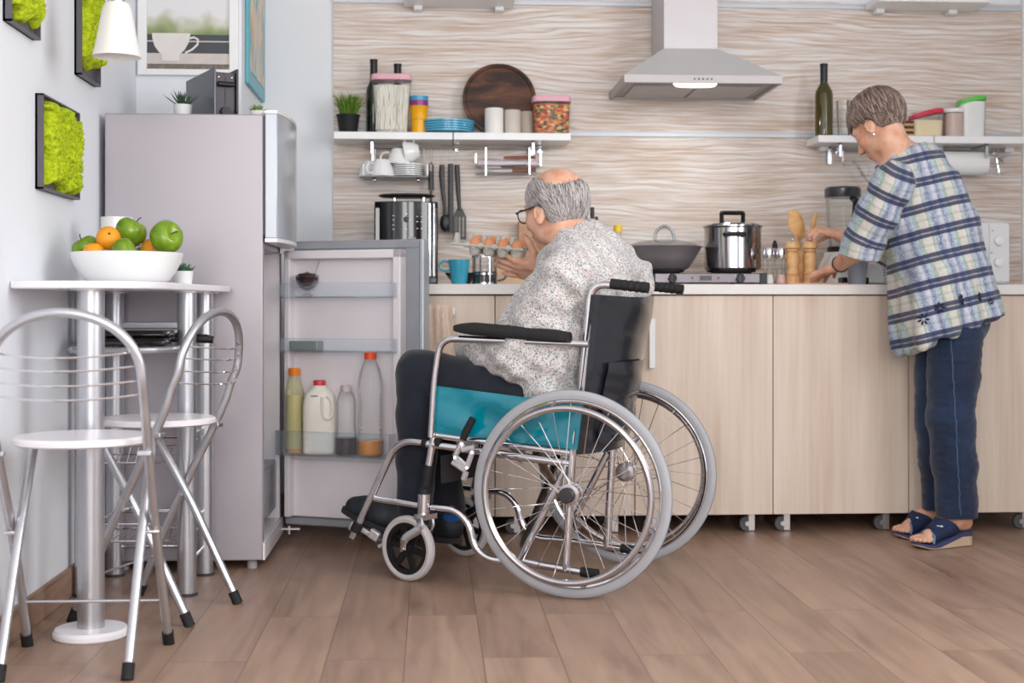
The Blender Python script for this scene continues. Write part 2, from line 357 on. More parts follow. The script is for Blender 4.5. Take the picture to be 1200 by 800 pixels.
struct('baseboard_left', Geo().bx(XL, XL+0.014, -1.0, YN, 0, 0.085), bbm, bevel=0.003)
struct('baseboard_back', Geo().bx(XC, XR, YB-0.014, YB, 0, 0.085), bbm)
# ---------------------------------------------------------------- kitchen units
YF = 5.02; cabm = m_cab()
xs = [PY(p, 500, YF).x for p in (418, 580, 744, 906, 1065, 1230)]
ztop = 0.922; th = 0.038; zb = PY(850, 603, YF).z
xs[-1] = min(xs[-1], XR-0.01)
clab = ['pale wood base cabinet with a beige towel on its handle, behind the open fridge door',
        'pale wood base cabinet directly behind the seated man in the wheelchair',
        'pale wood base cabinet behind the far wheel, white bar handle at its upper left',
        'pale wood base cabinet left of the standing woman, casters showing below',
        'pale wood base cabinet at the right edge, behind the standing woman']
def caster(T, x, y):
    c = T.p('caster', Geo().bx(x-0.02, x+0.02, y-0.02, y+0.02, zb-0.008, zb-0.0)
        .box((x+.010, y-0.013, zb-0.038), (0.024, 0.003, 0.062)).box((x+.010, y+0.013, zb-0.038), (0.024, 0.003, 0.062)), steel, w=True, bevel=0.001)
    T.p('caster_wheel', Geo().lathe([(0.001, -0.009), (0.012, -0.010), (0.027, -0.0095), (0.029, -0.006), (0.029, 0.006), (0.027, 0.0095), (0.012, 0.010), (0.001, 0.009)], (x-.006, y, 0.029), 24, (0, 1, 0)), mat('grey_caster_rubber', (88, 88, 92), 0.5), c, w=True)
    T.p('caster_axle', Geo().cyl((x-.006, y-.017, .029), (x-.006, y+.017, .029), .009, 14), steel, c, w=True)
for i in range(5):
    x0, x1 = xs[i], xs[i+1]
    T = Thing('base_cabinet', clab[i], 'cabinet', ((x0+x1)/2, YF+0.28, 0), group=None)
    T.p('body', Geo().bx(x0+0.002, x1-0.002, YF+0.02, YB-0.03, zb, ztop-th-0.004), cabm, w=True)
    d = T.p('door', Geo().bx(x0+0.0015, x1-0.0015, YF, YF+0.018, zb, ztop-th-0.004), cabm, w=True, bevel=0.0015)
    if i in (2, 4):
        hx = x0+0.06 if i == 2 else x0+0.11
        h = Geo().bx(hx-0.011, hx+0.011, YF-0.03, YF-0.024, PY(763, 431, YF).z, PY(763, 373, YF).z)
        for zz in (PY(763, 425, YF).z, PY(763, 380, YF).z): h.bx(hx-0.008, hx+0.008, YF-0.026, YF, zz-0.006, zz+0.006)
        T.p('handle', h, white_gloss, d, w=True, bevel=0.002, label='white upright bar handle')
    if i == 0:
        za = PY(529, 369, YF-0.03).z; zc = PY(529, 360, YF-0.03).z; xa = PY(440, 364, YF-0.03).x; xb = PY(533.5, 364, YF-0.03).x
        h = Geo().bx(xa, xb, YF-0.034, YF-0.026, za, zc).bx(xa, xa+0.02, YF-0.03, YF, za+.004, zc-.004).bx(xb-0.02, xb, YF-0.03, YF, za+.004, zc-.004)
        T.p('handle', h, white_gloss, d, w=True, bevel=0.002, label='white horizontal bar handle')
    for px in ((870, 921) if i in (2,) else ()): pass
    for x in (x0+0.075 if i != 3 else PY(916, 610, YF+0.1).x, x1-0.075 if i != 2 else PY(875, 610, YF+0.1).x):
        for y in (YF+0.075, YB-0.12): caster(T, x, y)
T = Thing('worktop', 'long pale worktop running over all the base cabinets', 'countertop', ((xs[0]+XR)/2, 5.3, ztop-th))
T.p('slab', Geo().bx(xs[0], XR-0.002, YF-0.02, YB-0.012, ztop-th, ztop), mat('worktop_laminate', (232, 228, 224), 0.35, vary=0.012, nscale=200), w=True, bevel=0.003)
# towel hanging on the cabinet handle
tw = mat('waffle_towel', (240, 216, 196), 0.95, vary=0.05, nscale=60, bump=1.0, bscale=160, sheen=0.3)
xa = PY(497, 380, 4.97).x; xb = PY(530, 380, 4.97).x; zt = PY(510, 358, 4.97).z; zl = PY(520, 450, 4.97).z
def towel_side(off):
    def fn(u, v):
        fold = 0.014*sin(u*21+1.0)*(0.35+0.65*v)+0.004*sin(u*43+v*3)
        x = xa-0.09+(xb-xa+0.09)*u*(1+0.22*max(0, v-0.1)*(u))
        return (x, 4.972+off+fold-0.006*v, zt+(zl-zt)*v+0.003*sin(u*11))
    return fn
def towel(u, v):
    if v < 0.5:
        t = 1-v*2; p = Vector(towel_side(-0.011)(u, t))
    else:
        t = (v-0.5)*2*0.8; p = Vector(towel_side(0.026)(u, t)); p.y = min(p.y, 5.012)
    if t < 0.04: p.z += 0.004
    return p
single('towel', Geo().grid(towel, 48, 60, 0.003), tw, 'beige waffle towel hung over a cabinet handle beside the fridge door', 'towel', auto=80)
# ---------------------------------------------------------------- shelves on the back wall
YS = 5.42; zs = PY(530, 155, YS).z; zs0 = PY(530, 163.5, YS).z
def shelf(px0, px1, label, brackets=(), blocks=(), z0=zs0, z1=zs, yf=YS, group=None):
    x0, x1 = PY(px0, 155, yf).x, PY(px1, 155, yf).x
    T = Thing('wall_shelf', label, 'shelf', ((x0+x1)/2, YB-0.02, z0))
    T.p('board', Geo().bx(x0, x1, yf, YB-0.024, z0, z1), white_lam, w=True, bevel=0.0015)
    for px in brackets:
        x = PY(px, 170, yf+0.02).x
        g = Geo().bx(x-0.006, x+0.006, yf+0.02, yf+0.03, z0-0.055, z0).bx(x-0.006, x+0.006, yf+0.02, YB-0.024, z0-0.008, z0).bx(x-0.009, x+0.009, YB-0.03, YB-0.023, z0-0.07, z0)
        T.p('bracket', g, satin, w=True, bevel=0.001)
    for px in blocks:
        x = PY(px, 170, YB-0.04).x
        T.p('clamp', Geo().bx(x-0.018, x+0.018, YB-0.07, YB-0.024, z0-0.018, z0), white_gloss, w=True, bevel=0.002)
    return T
shelf(391, 530.5, 'left white wall shelf board above the coffee machine, carrying the potted grass', (436,))
shelf(531.5, 669, 'white wall shelf board left of the hood, carrying the round dark board', (625,))
shelf(959, 1094.5, 'white wall shelf board above the blender, carrying the green wine bottle', (985,), (964,))
shelf(1095.5, 1204, 'white wall shelf board in the top right, carrying the green-lidded container', (1157,), (1180, 1097))
ztl = PY(540, -3, YS).z
shelf(472, 604, 'white shelf board cut off by the top edge above the left shelf', (), (490, 585), PY(540, -2, YS).z, PY(540, -10, YS).z)
shelf(1030, 1161, 'white shelf board cut off by the top edge at the upper right', (), (1029, 1114), PY(1090, 2, YS).z, PY(1090, -6, YS).z)
# -- objects on the shelves: bodies of revolution from pixel radii
def lat(name, px, py0, Y, prof, m, label, cat, group=None, n=32, z0=None, sx=1, sy=1, **k):
    """prof: (radius px, py) pairs; built where it stands on plane Y."""
    s = SC(px, Y); o = PY(px, py0, Y); z0 = o.z if z0 is None else z0
    return single(name, Geo().lathe([(max(r, 0.0)/s, (py0-py)/s) for r, py in prof], (o.x, Y, z0), n, sx=sx, sy=sy), m, label, cat, group, **k)
def latp(T, name, px, py0, Y, prof, m, z0=None, n=32, parent=None, sx=1, sy=1, **k):
    s = SC(px, Y); o = PY(px, py0, Y); z0 = o.z if z0 is None else z0
    return T.p(name, Geo().lathe([(max(r, 0.0)/s, (py0-py)/s) for r, py in prof], (o.x, Y, z0), n, sx=sx, sy=sy), m, parent, w=True, **k)
def TH_(name, px, Y, z, label, cat, group=None): return Thing(name, label, cat, (PY(px, 200, Y).x, Y, z), 0, group)
Yb = 5.50; B0 = 155
# potted grass
def grass(px, Y, z0, h, n, spread, green, T, name='grass'):
    g = Geo(); c = PY(px, 200, Y); r = random.Random(3)
    for i in range(n):
        a = r.uniform(0, 2*pi); q = r.uniform(0, 1)**0.5; bx_, by = cos(a)*q*0.032, sin(a)*q*0.032
        hh = h*r.uniform(0.6, 1.05); lean = r.uniform(0.1, 1)*spread*q; a2 = a+r.uniform(-.5, .5)
        P = [Vector((c.x+bx_+cos(a2)*lean*t**2, Y+by+sin(a2)*lean*t**2, z0+hh*(t-0.12*t*t))) for t in (0, .33, .66, 1)]
        g.tube(P, [0.0022, 0.002, 0.0014, 0.0003], 4)
    T.p(name, g, green, w=True)
leafg = m_wood('grass_green', [(60, 92, 28), (96, 134, 42), (146, 182, 66)], (30, 30, 6), 0.6)
T = TH_('potted_grass', 408, Yb, zs, 'bushy green grass in a black pot at the left end of the shelf', 'plant')
latp(T, 'pot', 408, B0, Yb, [(0.1, 155), (10.5, 155), (13.3, 134), (14, 134), (14, 132.5), (12, 132.5), (11, 136), (0.1, 136)], blackm, zs)
grass(408, Yb, zs+0.062, 0.112, 230, 0.05, leafg, T)
# wine bottles
def bottle(px, ytop, Y, z, sc_, m, capm, label, base=155, group=None, rpx=11):
    s = SC(px, Y); H_ = base-ytop; o = PY(px, base, Y)
    T = Thing('wine_bottle', label, 'bottle', (o.x, Y, z), 0, group)
    P = [(0.1, .03), (8.5, .0), (rpx, .015), (rpx, .56), (rpx*.93, .62), (rpx*.62, .69), (4.1, .74), (3.6, .80), (3.6, .96), (4.2, .965), (4.2, .99), (3.5, 1), (0.1, 1)]
    T.p('glass_body', Geo().lathe([(r/s, h*H_/s) for r, h in P], (o.x, Y, z), 28), m, w=True)
    T.p('foil_capsule', Geo().lathe([(r/s, h*H_/s) for r, h in [(4.3, .73), (4.3, .965), (4.7, .97), (4.7, 1.0), (0.1, 1.004)]], (o.x, Y, z), 24), capm, w=True)
    return T
dkgreen = mat('dark_bottle_glass', (22, 30, 18), 0.06, vary=0.1, coat=0.5)
bottle(438, 66, 5.54, zs, 1, dkgreen, blackp, 'taller dark wine bottle behind the pink-lidded noodle box', rpx=9)
bottle(466, 71, 5.54, zs, 1, dkgreen, blackp, 'dark wine bottle seen as a black neck just above the pink noodle-box lid', rpx=9)
olive = mat('olive_bottle_glass', (84, 74, 12), 0.05, vary=0.25, nscale=8, coat=0.6, trans=0.35)
bottle(965.5, 70, 5.46, zs, 1, olive, mat('navy_foil', (26, 34, 46), 0.35), 'single olive green wine bottle at the left end of the right shelf', rpx=10.5)
# square storage boxes with lids
pink = mat('pink_lid', (232, 178, 192), 0.4); clearp = clear('clear_box_plastic', body=.03)
def rbox(cx, cy, z0, z1, a0, b0, a1, b1, r=0.25, n=28):
    g = Geo(); v = []
    for z, a, b in ((z0, a0, b0), (z1, a1, b1)):
        for k in range(n):
            t = 2*pi*k/n; e = r*2
            x = math.copysign(abs(cos(t))**e, cos(t))*a; y = math.copysign(abs(sin(t))**e, sin(t))*b
            v.append((cx+x, cy+y, z))
    return g.add(v, [tuple(range(n))[::-1], tuple(range(n, 2*n))]+[(k, (k+1) % n, n+(k+1) % n, n+k) for k in range(n)])
def storage(name, px, w0, w1, ytop, lidh, Y, fill, fillm, lidm, label, depth=0.05, boxm=None, slope=0, r=0.22, base=155, fillname='contents', round_=False, rnd=None):
    s = SC(px, Y); o = PY(px, base, Y); T = Thing(name, label, 'container', (o.x, Y, zs))
    h = (base-ytop)/s; lh = lidh/s; a0, a1 = w0/2/s, w1/2/s
    T.p('box', rbox(o.x, Y, zs, zs+h-lh, a0, depth*a0/a1, a1*0.97, depth, r), boxm or clearp, w=True)
    g = rbox(o.x, Y, zs+0.003, zs+(h-lh)*fill, a0*0.95, depth*a0/a1*.93, a0*0.95+(a1-a0)*fill*0.9, depth*.93, r)
    T.p(fillname, g, fillm, w=True)
    l = rbox(o.x, Y, zs+h-lh, zs+h, a1*1.03, depth*1.05, a1*1.0, depth, r)
    if slope:
        l.v = [(x, y, z+(-slope/s*max(0, (o.x+a1*0.2-x))/(1.2*a1) if z > zs+h-lh*.5 else -slope/s*max(0, (o.x+a1*.2-x))/(1.2*a1))) for x, y, z in l.v]
    T.p('lid', l, lidm, w=True, bevel=0.003)
    return T, o, s, h
noodle = mat('rice_noodles', (226, 222, 206), 0.6, vary=0.2, nscale=30, stretch=(3, 3, 1), bump=0.8, bscale=90)
T, o, s, h = storage('noodle_container', 459, 38, 47, 87, 7, 5.47, 0.9, noodle, pink, 'tall clear square container of white noodles with a pink lid')
g = Geo(); rr = random.Random(5)
for i in range(46):
    x = o.x+rr.uniform(-.05, .045); P = [Vector((x+rr.uniform(-.006, .006)+0.012*sin(t*2+i)*rr.uniform(.3, 1), 5.425-rr.uniform(0, .004)-0.004*t, zs+0.01+t*rr.uniform(.85, .9)*h)) for t in (0, .3, .6, .85)]
    g.tube(spline(P, 3), 0.0022, 4)
T.p('noodle_strands', g, mat('noodle_strand', (236, 233, 222), 0.5), w=True)
def m_pasta():
    m, nt, b = newmat('coloured_pasta'); L = nt.links
    v = N(nt, 'ShaderNodeTexVoronoi', i_Scale=70.0); L.new(coords(nt, (1, 1, 1.8), (0.5, 0.7, 0.3)), v.inputs['Vector'])
    s = N(nt, 'ShaderNodeSeparateColor'); L.new(v.outputs['Color'], s.inputs[0])
    L.new(ramp(nt, [(0, (214, 92, 48)), (.25, (226, 150, 70)), (.45, (78, 82, 44)), (.62, (222, 190, 120)), (.8, (190, 70, 52)), (.9, (110, 92, 60))], s.outputs[0], 'CONSTANT'), b.inputs['Base Color'])
    bm = N(nt, 'ShaderNodeBump', i_Strength=1.0, i_Distance=0.006, invert=True); L.new(v.outputs['Distance'], bm.inputs['Height']); L.new(bm.outputs[0], b.inputs['Normal'])
    return m
storage('pasta_container', 646, 42, 45, 111, 7, 5.47, 0.93, m_pasta(), pink, 'clear square container of coloured pasta with a pink lid at the shelf end')
# stacked cups
T = TH_('cup_stack', 491, 5.47, zs, 'stack of plastic cups, yellow below purple and blue, beside the noodles', 'cups')
yel = mat('yellow_plastic', (244, 176, 12), 0.3); pur = mat('purple_plastic', (150, 52, 128), 0.3); blu = mat('blue_plastic', (76, 158, 200), 0.3)
latp(T, 'yellow_cup', 491, B0, 5.47, [(0.1, 155), (9, 155), (9.4, 139), (10.2, 138.5), (10.2, 137), (9.6, 136.5), (10.6, 124), (11.2, 123), (0.1, 122.5)], yel, zs, label='yellow cup')
latp(T, 'purple_cup', 491, B0, 5.47, [(10.5, 123), (11, 117), (0.1, 116.5)], pur, zs, label='purple cup')
latp(T, 'blue_cup', 491, B0, 5.47, [(10.7, 116.8), (11.2, 111.5), (10.5, 111.5), (9.5, 115), (0.1, 115)], blu, zs, label='blue cup')
# blue plates
teal_pl = mat('teal_plate', (84, 174, 208), 0.25, vary=0.03, coat=0.3)
for i in range(5):
    y = 153.5-i*2.6; R = 29.5+i*0.4
    lat('plate', 524, B0, 5.50, [(0.1, y+1.2), (15, y+1.5), (18, y+.9), (R-3, y-.2), (R+1, y-.6), (R+1, y-2.6), (R-3, y-3.0), (16, y-.2), (0.1, y-.3)], teal_pl,
        'blue plate on the shelf, ' + ['bottom of the stack of five', 'second from the bottom of the stack', 'middle plate of the stack of five', 'second from the top of the stack', 'topmost of the stack of five'][i], 'plate', 'blue plates stacked on the shelf', n=40, z0=zs+0.004+i*0.0078-(155-y-1.5)*0, )
# the lathe above already carries its height, so drop each one onto the stack
zz = zs
for ob in [o_ for o_ in C.objects if o_.name.startswith('plate')]:
    ob.location.z = zz; zz += 0.0094
# round dark board leaning on the wall
dark_wood = m_wood('burnt_round_wood', [(34, 20, 14), (58, 34, 24), (92, 56, 38), (126, 80, 54)], (1.5, 4, 7), 0.4)
s = SC(585, 5.56); R = 43/s; o = PY(585, 114, 5.56)
zc0 = zs+R; tilt = radians(10)
T = Thing('round_board', 'round dark burnt-wood serving board leaning on the wall behind the canisters', 'board', (o.x, 5.56, zs))
ax = Vector((0, -cos(tilt), sin(tilt)))
T.p('board', Geo().lathe([(0.001, -0.009), (R-0.004, -0.009), (R, -0.005), (R, 0.009), (R-0.012, 0.010), (R-0.016, 0.005), (0.001, 0.005)], (o.x, 5.55, zc0+0.002), 64, ax), dark_wood, w=True)
# three canisters
can_c = [(579, 11, 125, (236, 234, 230), 5.47, 'white'), (600.5, 9.8, 126.5, (208, 200, 190), 5.485, 'beige'), (617.5, 8.8, 127.5, (176, 164, 150), 5.50, 'taupe')]
lab = ['white cylinder canister, largest and leftmost of three in front of the round board', 'beige cylinder canister in the middle between the white and the taupe one', 'taupe cylinder canister just left of the pasta box']
for (px, r, y, col, Y, nm), l in zip(can_c, lab):
    lat('canister', px, B0, Y, [(0.1, 155), (r, 155), (r, y+1), (r-.7, y), (0.1, y)], mat('matte_'+nm, col, 0.55), l, 'canister', 'canisters on the shelf', z0=zs)
# right shelf
for i, (px, Y, l) in enumerate(((989, 5.50, 'clear glass tumbler on the shelf, the one nearer the green bottle'), (1001, 5.47, 'clear glass tumbler on the shelf, half hidden by the woman\'s hair'))):
    lat('tumbler', px, B0, Y, [(0.1, 154), (7, 155), (9, 112), (8.5, 111.5), (6.5, 151), (0.1, 152)], clear('tumbler_glass', gloss=1.4), l, 'glass', z0=zs)
T = TH_('coaster_stack', 1063, 5.47, zs, 'stack of striped brown and cream wooden coasters behind the woman\'s head', 'coasters')
for k in range(6):
    s = SC(1063, 5.47); o = PY(1063, 155, 5.47)
    T.p('coaster', Geo().bx(o.x-8/s, o.x+5/s, 5.44, 5.50, zs+k*3.1/s, zs+(k*3.1+2.8)/s), mat('coaster_dark', (70, 40, 28), 0.5) if k % 2 else mat('coaster_cream', (206, 160, 104), 0.5), w=True, bevel=0.0005)
redl = mat('red_lid', (214, 52, 78), 0.35); greenl = mat('green_lid', (96, 200, 84), 0.35)
cream = mat('cream_flour', (232, 214, 178), 0.8, vary=0.03); pinkp = mat('rosy_grain', (206, 182, 172), 0.8, vary=0.08, nscale=120)
storage('red_lid_container', 1085, 36, 38, 122, 5, 5.47, 0.68, cream, redl, 'clear container of cream powder with a sloping red lid', 0.04, slope=8)
storage('white_lid_container', 1117.5, 24, 25, 121, 5, 5.48, 0.97, pinkp, white_gloss, 'round clear canister of rosy grain with a white lid, between red and green lids', 0.037, r=0.5)
storage('green_lid_container', 1138, 30, 33, 105.5, 5, 5.49, 0.95, mat('white_powder', (236, 236, 234), 0.8), greenl, 'tall container of white powder with a bright green lid', 0.04, slope=7, r=0.3)
# ---------------------------------------------------------------- under-shelf rails and what hangs there
zr = PY(500, 173, YB-0.05).z
def rail(px0, px1, label):
    x0, x1 = PY(px0, 173, YB-0.05).x, PY(px1, 173, YB-0.05).x
    T = Thing('wall_rail', label, 'rail', ((x0+x1)/2, YB-0.03, zr-0.02))
    T.p('bar', Geo().cyl((x0, YB-0.05, zr), (x1, YB-0.05, zr), 0.004, 12), wirem, w=True)
    for x in (x0+0.03, (x0+x1)/2, x1-0.03): T.p('holder', Geo().cyl((x, YB-0.05, zr), (x, YB-0.012, zr), 0.006, 10).cyl((x, YB-0.02, zr), (x, YB-0.012, zr), 0.013, 14), chrome, w=True)
    return T
rail(428, 642, 'thin chrome rail under the left shelf carrying the black utensils')
rail(976, 1178, 'thin chrome rail under the right shelf above the blender')
YR = YB-0.05
def wire(g, pts, r=0.0022, n=6): return g.tube(pts, r, n)
# rack with cups
T = Thing('dish_rack', 'small grey rack hung on the left rail, holding white cups and saucers', 'rack', (PY(462, 207, 5.5).x, 5.5, PY(462, 208, 5.45).z))
x0, x1 = PY(425, 205, 5.45).x, PY(502, 205, 5.45).x; z0 = PY(462, 206.5, 5.45).z
T.p('tray', Geo().bx(x0, x1, 5.42, 5.56, z0-0.006, z0), mat('grey_tray', (120, 124, 128), 0.35, 0.4), w=True, bevel=0.002)
for x in (x0, x1-0.008): T.p('side_lip', Geo().bx(x, x+0.008, 5.42, 5.56, z0, z0+0.045), white_gloss, w=True, bevel=0.002)
for px in (439, 497):
    x = PY(px, 205, YR).x; T.p('hook', wire(Geo(), [(x, YR, z0-0.004), (x, YR-0.008, z0+0.03), (x, YR-0.008, zr), (x, YR, zr+0.007), (x, YR+0.007, zr)], 0.0018), wirem, w=True)
for px in (439, 490):
    x = PY(px, 205, 5.45).x; T.p('foot', Geo().ball((x, 5.46, z0-0.014), 0.009, 12, 8), chrome, w=True)
def cup(name, px, Y, loc_z, R, h, rot, label, grp, handle_ang=None, upside=False):
    T = Thing(name, label, 'cup', (PY(px, 200, Y).x, Y, loc_z), 0, grp); 
    prof = [(0.001, 0.0), (R*.55, 0), (R*.6, .004), (R*.86, h*.45), (R, h), (R-.003, h), (R*.82, h*.45), (R*.5, .006), (0.001, .006)]
    g = Geo().lathe(prof, (0, 0, 0), 28); hd = Geo()
    a = handle_ang or 0
    P = [Vector((cos(a)*x_, sin(a)*x_, z_)) for x_, z_ in ((R*.9, h*.8), (R*1.35, h*.86), (R*1.55, h*.6), (R*1.3, h*.28), (R*.78, h*.25))]
    hd.tube(spline(P, 4), 0.0035, 8)
    M = rot.to_matrix().to_4x4() if not isinstance(rot, Matrix) else rot
    for q in (g, hd): q.v = [tuple(M @ Vector(p)) for p in q.v]
    lo = min(p[2] for p in g.v)
    for q in (g, hd): q.v = [(x, y, z-lo) for x, y, z in q.v]
    T.p('bowl', g, ceramic); T.p('handle', hd, ceramic); return T
zt0 = z0+0.0005; grp = 'white cups in the hanging rack'
cup('teacup', 434.5, 5.51, zt0, .050, .064, Euler((pi, 0, 0)), 'white cup turned upside down at the left end of the rack', grp, 0)
cup('teacup', 447.5, 5.462, zt0, .051, .066, Euler((pi, 0, 0)), 'white upside-down cup right in front, beside the saucer pile', grp, 2.4)
for k in range(6):
    s = SC(478, 5.48); o = PY(478, 200, 5.48); R = 0.062
    single('saucer', Geo().lathe([(0.001, 0), (R*.5, 0), (R*.9, .002), (R, .0035), (R, .0078), (R*.94, .0082), (R*.5, .004), (0.001, .004)], (o.x, 5.48, zt0+k*0.0085), 32), ceramic,
           'white saucer in the rack pile, ' + ['lowest', 'second from below', 'third from below', 'fourth from below', 'fifth from below', 'topmost, under the tipped cups'][k], 'saucer', 'white saucers piled in the rack')
zt1 = zt0+6*0.0085
cup('teacup', 467, 5.475, zt1, .046, .060, Euler((pi, 0, 0)), 'white upside-down cup on the saucers, handle pointing left', grp, pi)
cup('teacup', 491, 5.475, zt1-0.002, .046, .060, Euler((0, radians(-100), 0)), 'white cup lying on its side on top of the saucers', grp, -0.4)
# hanging utensils
def hook(T, px, z1):
    x = PY(px, 200, YR).x; T.p('hook', wire(Geo(), [(x, YR+0.005, zr+0.003), (x, YR, zr+0.008), (x, YR-0.009, zr), (x, YR-0.009, z1)], 0.0015), wirem, w=True)
def utensil(px, y0, label, cat='utensil', kind='spoon', name='serving_spoon'):
    o = PY(px, y0, YR-0.012); s = SC(px, YR); T = Thing(name, label, cat, (o.x, YR-0.012, PY(px, 275, YR).z), 0, 'black utensils hanging on the left rail')
    hook(T, px, o.z-0.006); g = Geo(); x, Y = o.x, YR-0.012
    Z = lambda p: PY(px, p, YR-0.012).z
    if kind == 'spoon':
        g.tube([(x+0.002, Y, Z(193)), (x, Y, Z(205)), (x+0.006, Y, Z(225)), (x+0.013, Y, Z(244)), (x+0.014, Y, Z(250))], [.0105, .0115, .009, .007, .009], 10, flat=0.45, up=Vector((0, 1, 0)))
        T.p('handle', g, blackp, w=True)
        T.p('bowl', Geo().ball((x+0.014, Y-.004, Z(261)), (.021, .008, .036), 20, 12), blackp, w=True)
    elif kind == 'ladle':
        g.tube([(x, Y-.004, Z(192)), (x, Y-.004, Z(272))], [.011, .0115], 8, flat=0.3, up=Vector((0, 1, 0)))
        T.p('handle', g, mat('dark_grey_nylon', (52, 48, 54), 0.4), w=True)
    elif kind == 'spatula':
        g.tube([(x-.002, Y, Z(193)), (x, Y, Z(206)), (x+.003, Y, Z(225)), (x+.008, Y, Z(243)), (x+.009, Y, Z(247))], [.0105, .0105, .009, .007, .012], 10, flat=0.4, up=Vector((0, 1, 0)))
        T.p('handle', g, blackp, w=True)
        b = Geo(); cx = x+.009; w_ = .0265
        b.add([(cx+a*1, Y+y_, z) for y_ in (-.003, .002) for a, z in ((-.012, Z(245)), (.012, Z(245)), (w_, Z(254)), (-w_, Z(254)))], [(0, 3, 2, 1), (4, 5, 6, 7), (0, 1, 5, 4), (1, 2, 6, 5), (2, 3, 7, 6), (3, 0, 4, 7)])
        for k in range(4): b.bx(cx-w_+k*.0147, cx-w_+k*.0147+.0088, Y-.003, Y+.002, Z(277), Z(254))
        b.bx(cx-w_, cx+w_, Y-.003, Y+.002, Z(281), Z(277))
        T.p('blade', b, blackp, w=True)
    elif kind == 'loop':
        g.tube([(x-.0075, Y, Z(203)), (x-.0085, Y, Z(194)), (x, Y, Z(190)), (x+.0085, Y, Z(194)), (x+.0075, Y, Z(203))], .003, 8)
        g.tube([(x, Y, Z(201)), (x, Y, Z(223))], [.0105, .0105], 8, flat=.5, up=Vector((0, 1, 0))); T.p('handle', g, blackp, w=True)
        T.p('shaft', Geo().tube([(x, Y, Z(223)), (x, Y, Z(262))], .005, 8, flat=.4, up=Vector((0, 1, 0))), mat('dark_grey_nylon', (52, 48, 54), 0.4), w=True)
utensil(505, 190, 'black utensil with an open loop handle, hanging leftmost beside the rack', kind='loop', name='kitchen_tongs')
utensil(517.5, 190, 'black serving spoon with a round bowl, hanging on the rail', kind='spoon')
utensil(528, 190, 'flat dark grey straight utensil hanging between spoon and slotted spatula', kind='ladle', name='spreader')
utensil(536, 190, 'black slotted spatula, rightmost of the hanging utensils', kind='spatula', name='slotted_spatula')
# knife / foil rack on the rail
T = Thing('utensil_rack', 'chrome wire rack on the rail right of the utensils, knives lying in it', 'rack', (PY(595, 205, 5.54).x, 5.54, PY(595, 207, 5.54).z))
X = lambda p, Y=5.53: PY(p, 200, Y).x
Z = lambda p, Y=5.53: PY(595, p, Y).z
for px, a, b_ in ((557.5, 181, 192), (569, 174, 206), (633, 180, 195), (620, 174, 205)):
    T.p('upright', Geo().bx(X(px)-.0025, X(px)+.0025, 5.50, 5.504, Z(b_), Z(a)), chrome, w=True)
g = Geo()
for y_, zz_ in ((5.50, 195), (5.56, 195), (5.50, 204), (5.56, 204)): wire(g, [(X(557), y_, Z(zz_)), (X(633), y_, Z(zz_))], .002)
for px in (569, 620): wire(g, [(X(px), 5.50, Z(204)), (X(px), 5.57, Z(204)), (X(px), 5.57, Z(174))], .0025)
T.p('wire_frame', g, wirem, w=True)
brown = m_wood('reddish_handle_wood', [(112, 62, 44), (146, 86, 62)], (6, 6, 6)); bladem = mat('pale_blade', (176, 168, 174), 0.4, 0.2)
def knife(px0, px1, pxb, yc, Y, label, h, bh, m):
    T = Thing('kitchen_knife', label, 'knife', (X((px0+px1)/2), Y, Z(yc, Y)-0.012), 0, 'knives lying in the wire rack')
    T.p('handle', Geo().tube([(X(px0), Y, Z(yc)), (X((px0+px1)/2), Y, Z(yc)+.001), (X(px1), Y, Z(yc)+.003)], [h*.8, h, h*.9], 10, flat=.5, up=Vector((0, 1, 0))), m, w=True)
    x0, x1 = X(pxb), X(px0)
    T.p('blade', Geo().prism([(x0, -bh*.2), (x0+.03, -bh), (x1+.004, -bh), (x1+.004, bh*.8), (x0, bh*.3)], (0, Y, Z(yc)), (1, 0, 0), (0, 0, 1), (0, 1, 0), -.001, .001), bladem, w=True)
knife(590, 627, 575, 185.5, 5.51, 'wooden-handled knife lying topmost in the wire rack', .007, .004, brown)
knife(600, 628, 570, 200, 5.52, 'wooden-handled knife lying lowest in the wire rack', .009, .005, brown)
knife(586, 617, 560, 195, 5.515, 'black-handled knife lying in the middle of the wire rack', .004, .008, blackp)
single('foil_roll', Geo().cyl((X(560), 5.535, Z(191.5)), (X(631), 5.535, Z(191.5)), .014, 20), mat('pinkish_film', (222, 210, 216), 0.3), 'pale pinkish roll lying across the wire rack', 'roll')
# whisk and wire hanger under right shelf, paper roll
T = Thing('hanging_whisk', 'steel coil whisk hanging at a slant in front of the woman\'s face', 'whisk', (PY(1008, 200, 5.53).x, 5.53, PY(1008, 212, 5.53).z))
X = lambda p, Y=5.53: PY(p, 200, Y).x
Z = lambda p, Y=5.53: PY(1060, p, Y).z
a, b_ = Vector((X(998), 5.53, Z(187))), Vector((X(1014), 5.53, Z(209))); g = Geo(); ex, ey, ez = basis(b_-a); P = []
for k in range(130):
    t = k/129; P.append(a+(b_-a)*t+(ex*cos(t*26*2*pi/2)+ey*sin(t*26*2*pi/2))*.007)
T.p('coil', g.tube(P, .0016, 5), chrome, w=True)
T.p('handle', wire(Geo(), [(X(991), YR-.009, Z(176)), (X(991), YR-.009, Z(189)), (X(994), 5.54, Z(186)), a]), chrome, w=True)
T.p('shaft', wire(Geo(), [b_, b_+(b_-a)*.5]), chrome, w=True)
T = Thing('wire_hanger', 'bent chrome wire hanger under the right shelf beside the whisk', 'hanger', (X(1006), YR, Z(206)))
T.p('loop', wire(Geo(), [(X(990), YR-.009, zr+.005), (X(990), YR-.009, Z(193)), (X(1020), YR-.02, Z(193)), (X(1020), YR-.02, Z(205)), (X(1000), YR-.02, Z(207))], .002), chrome, w=True)
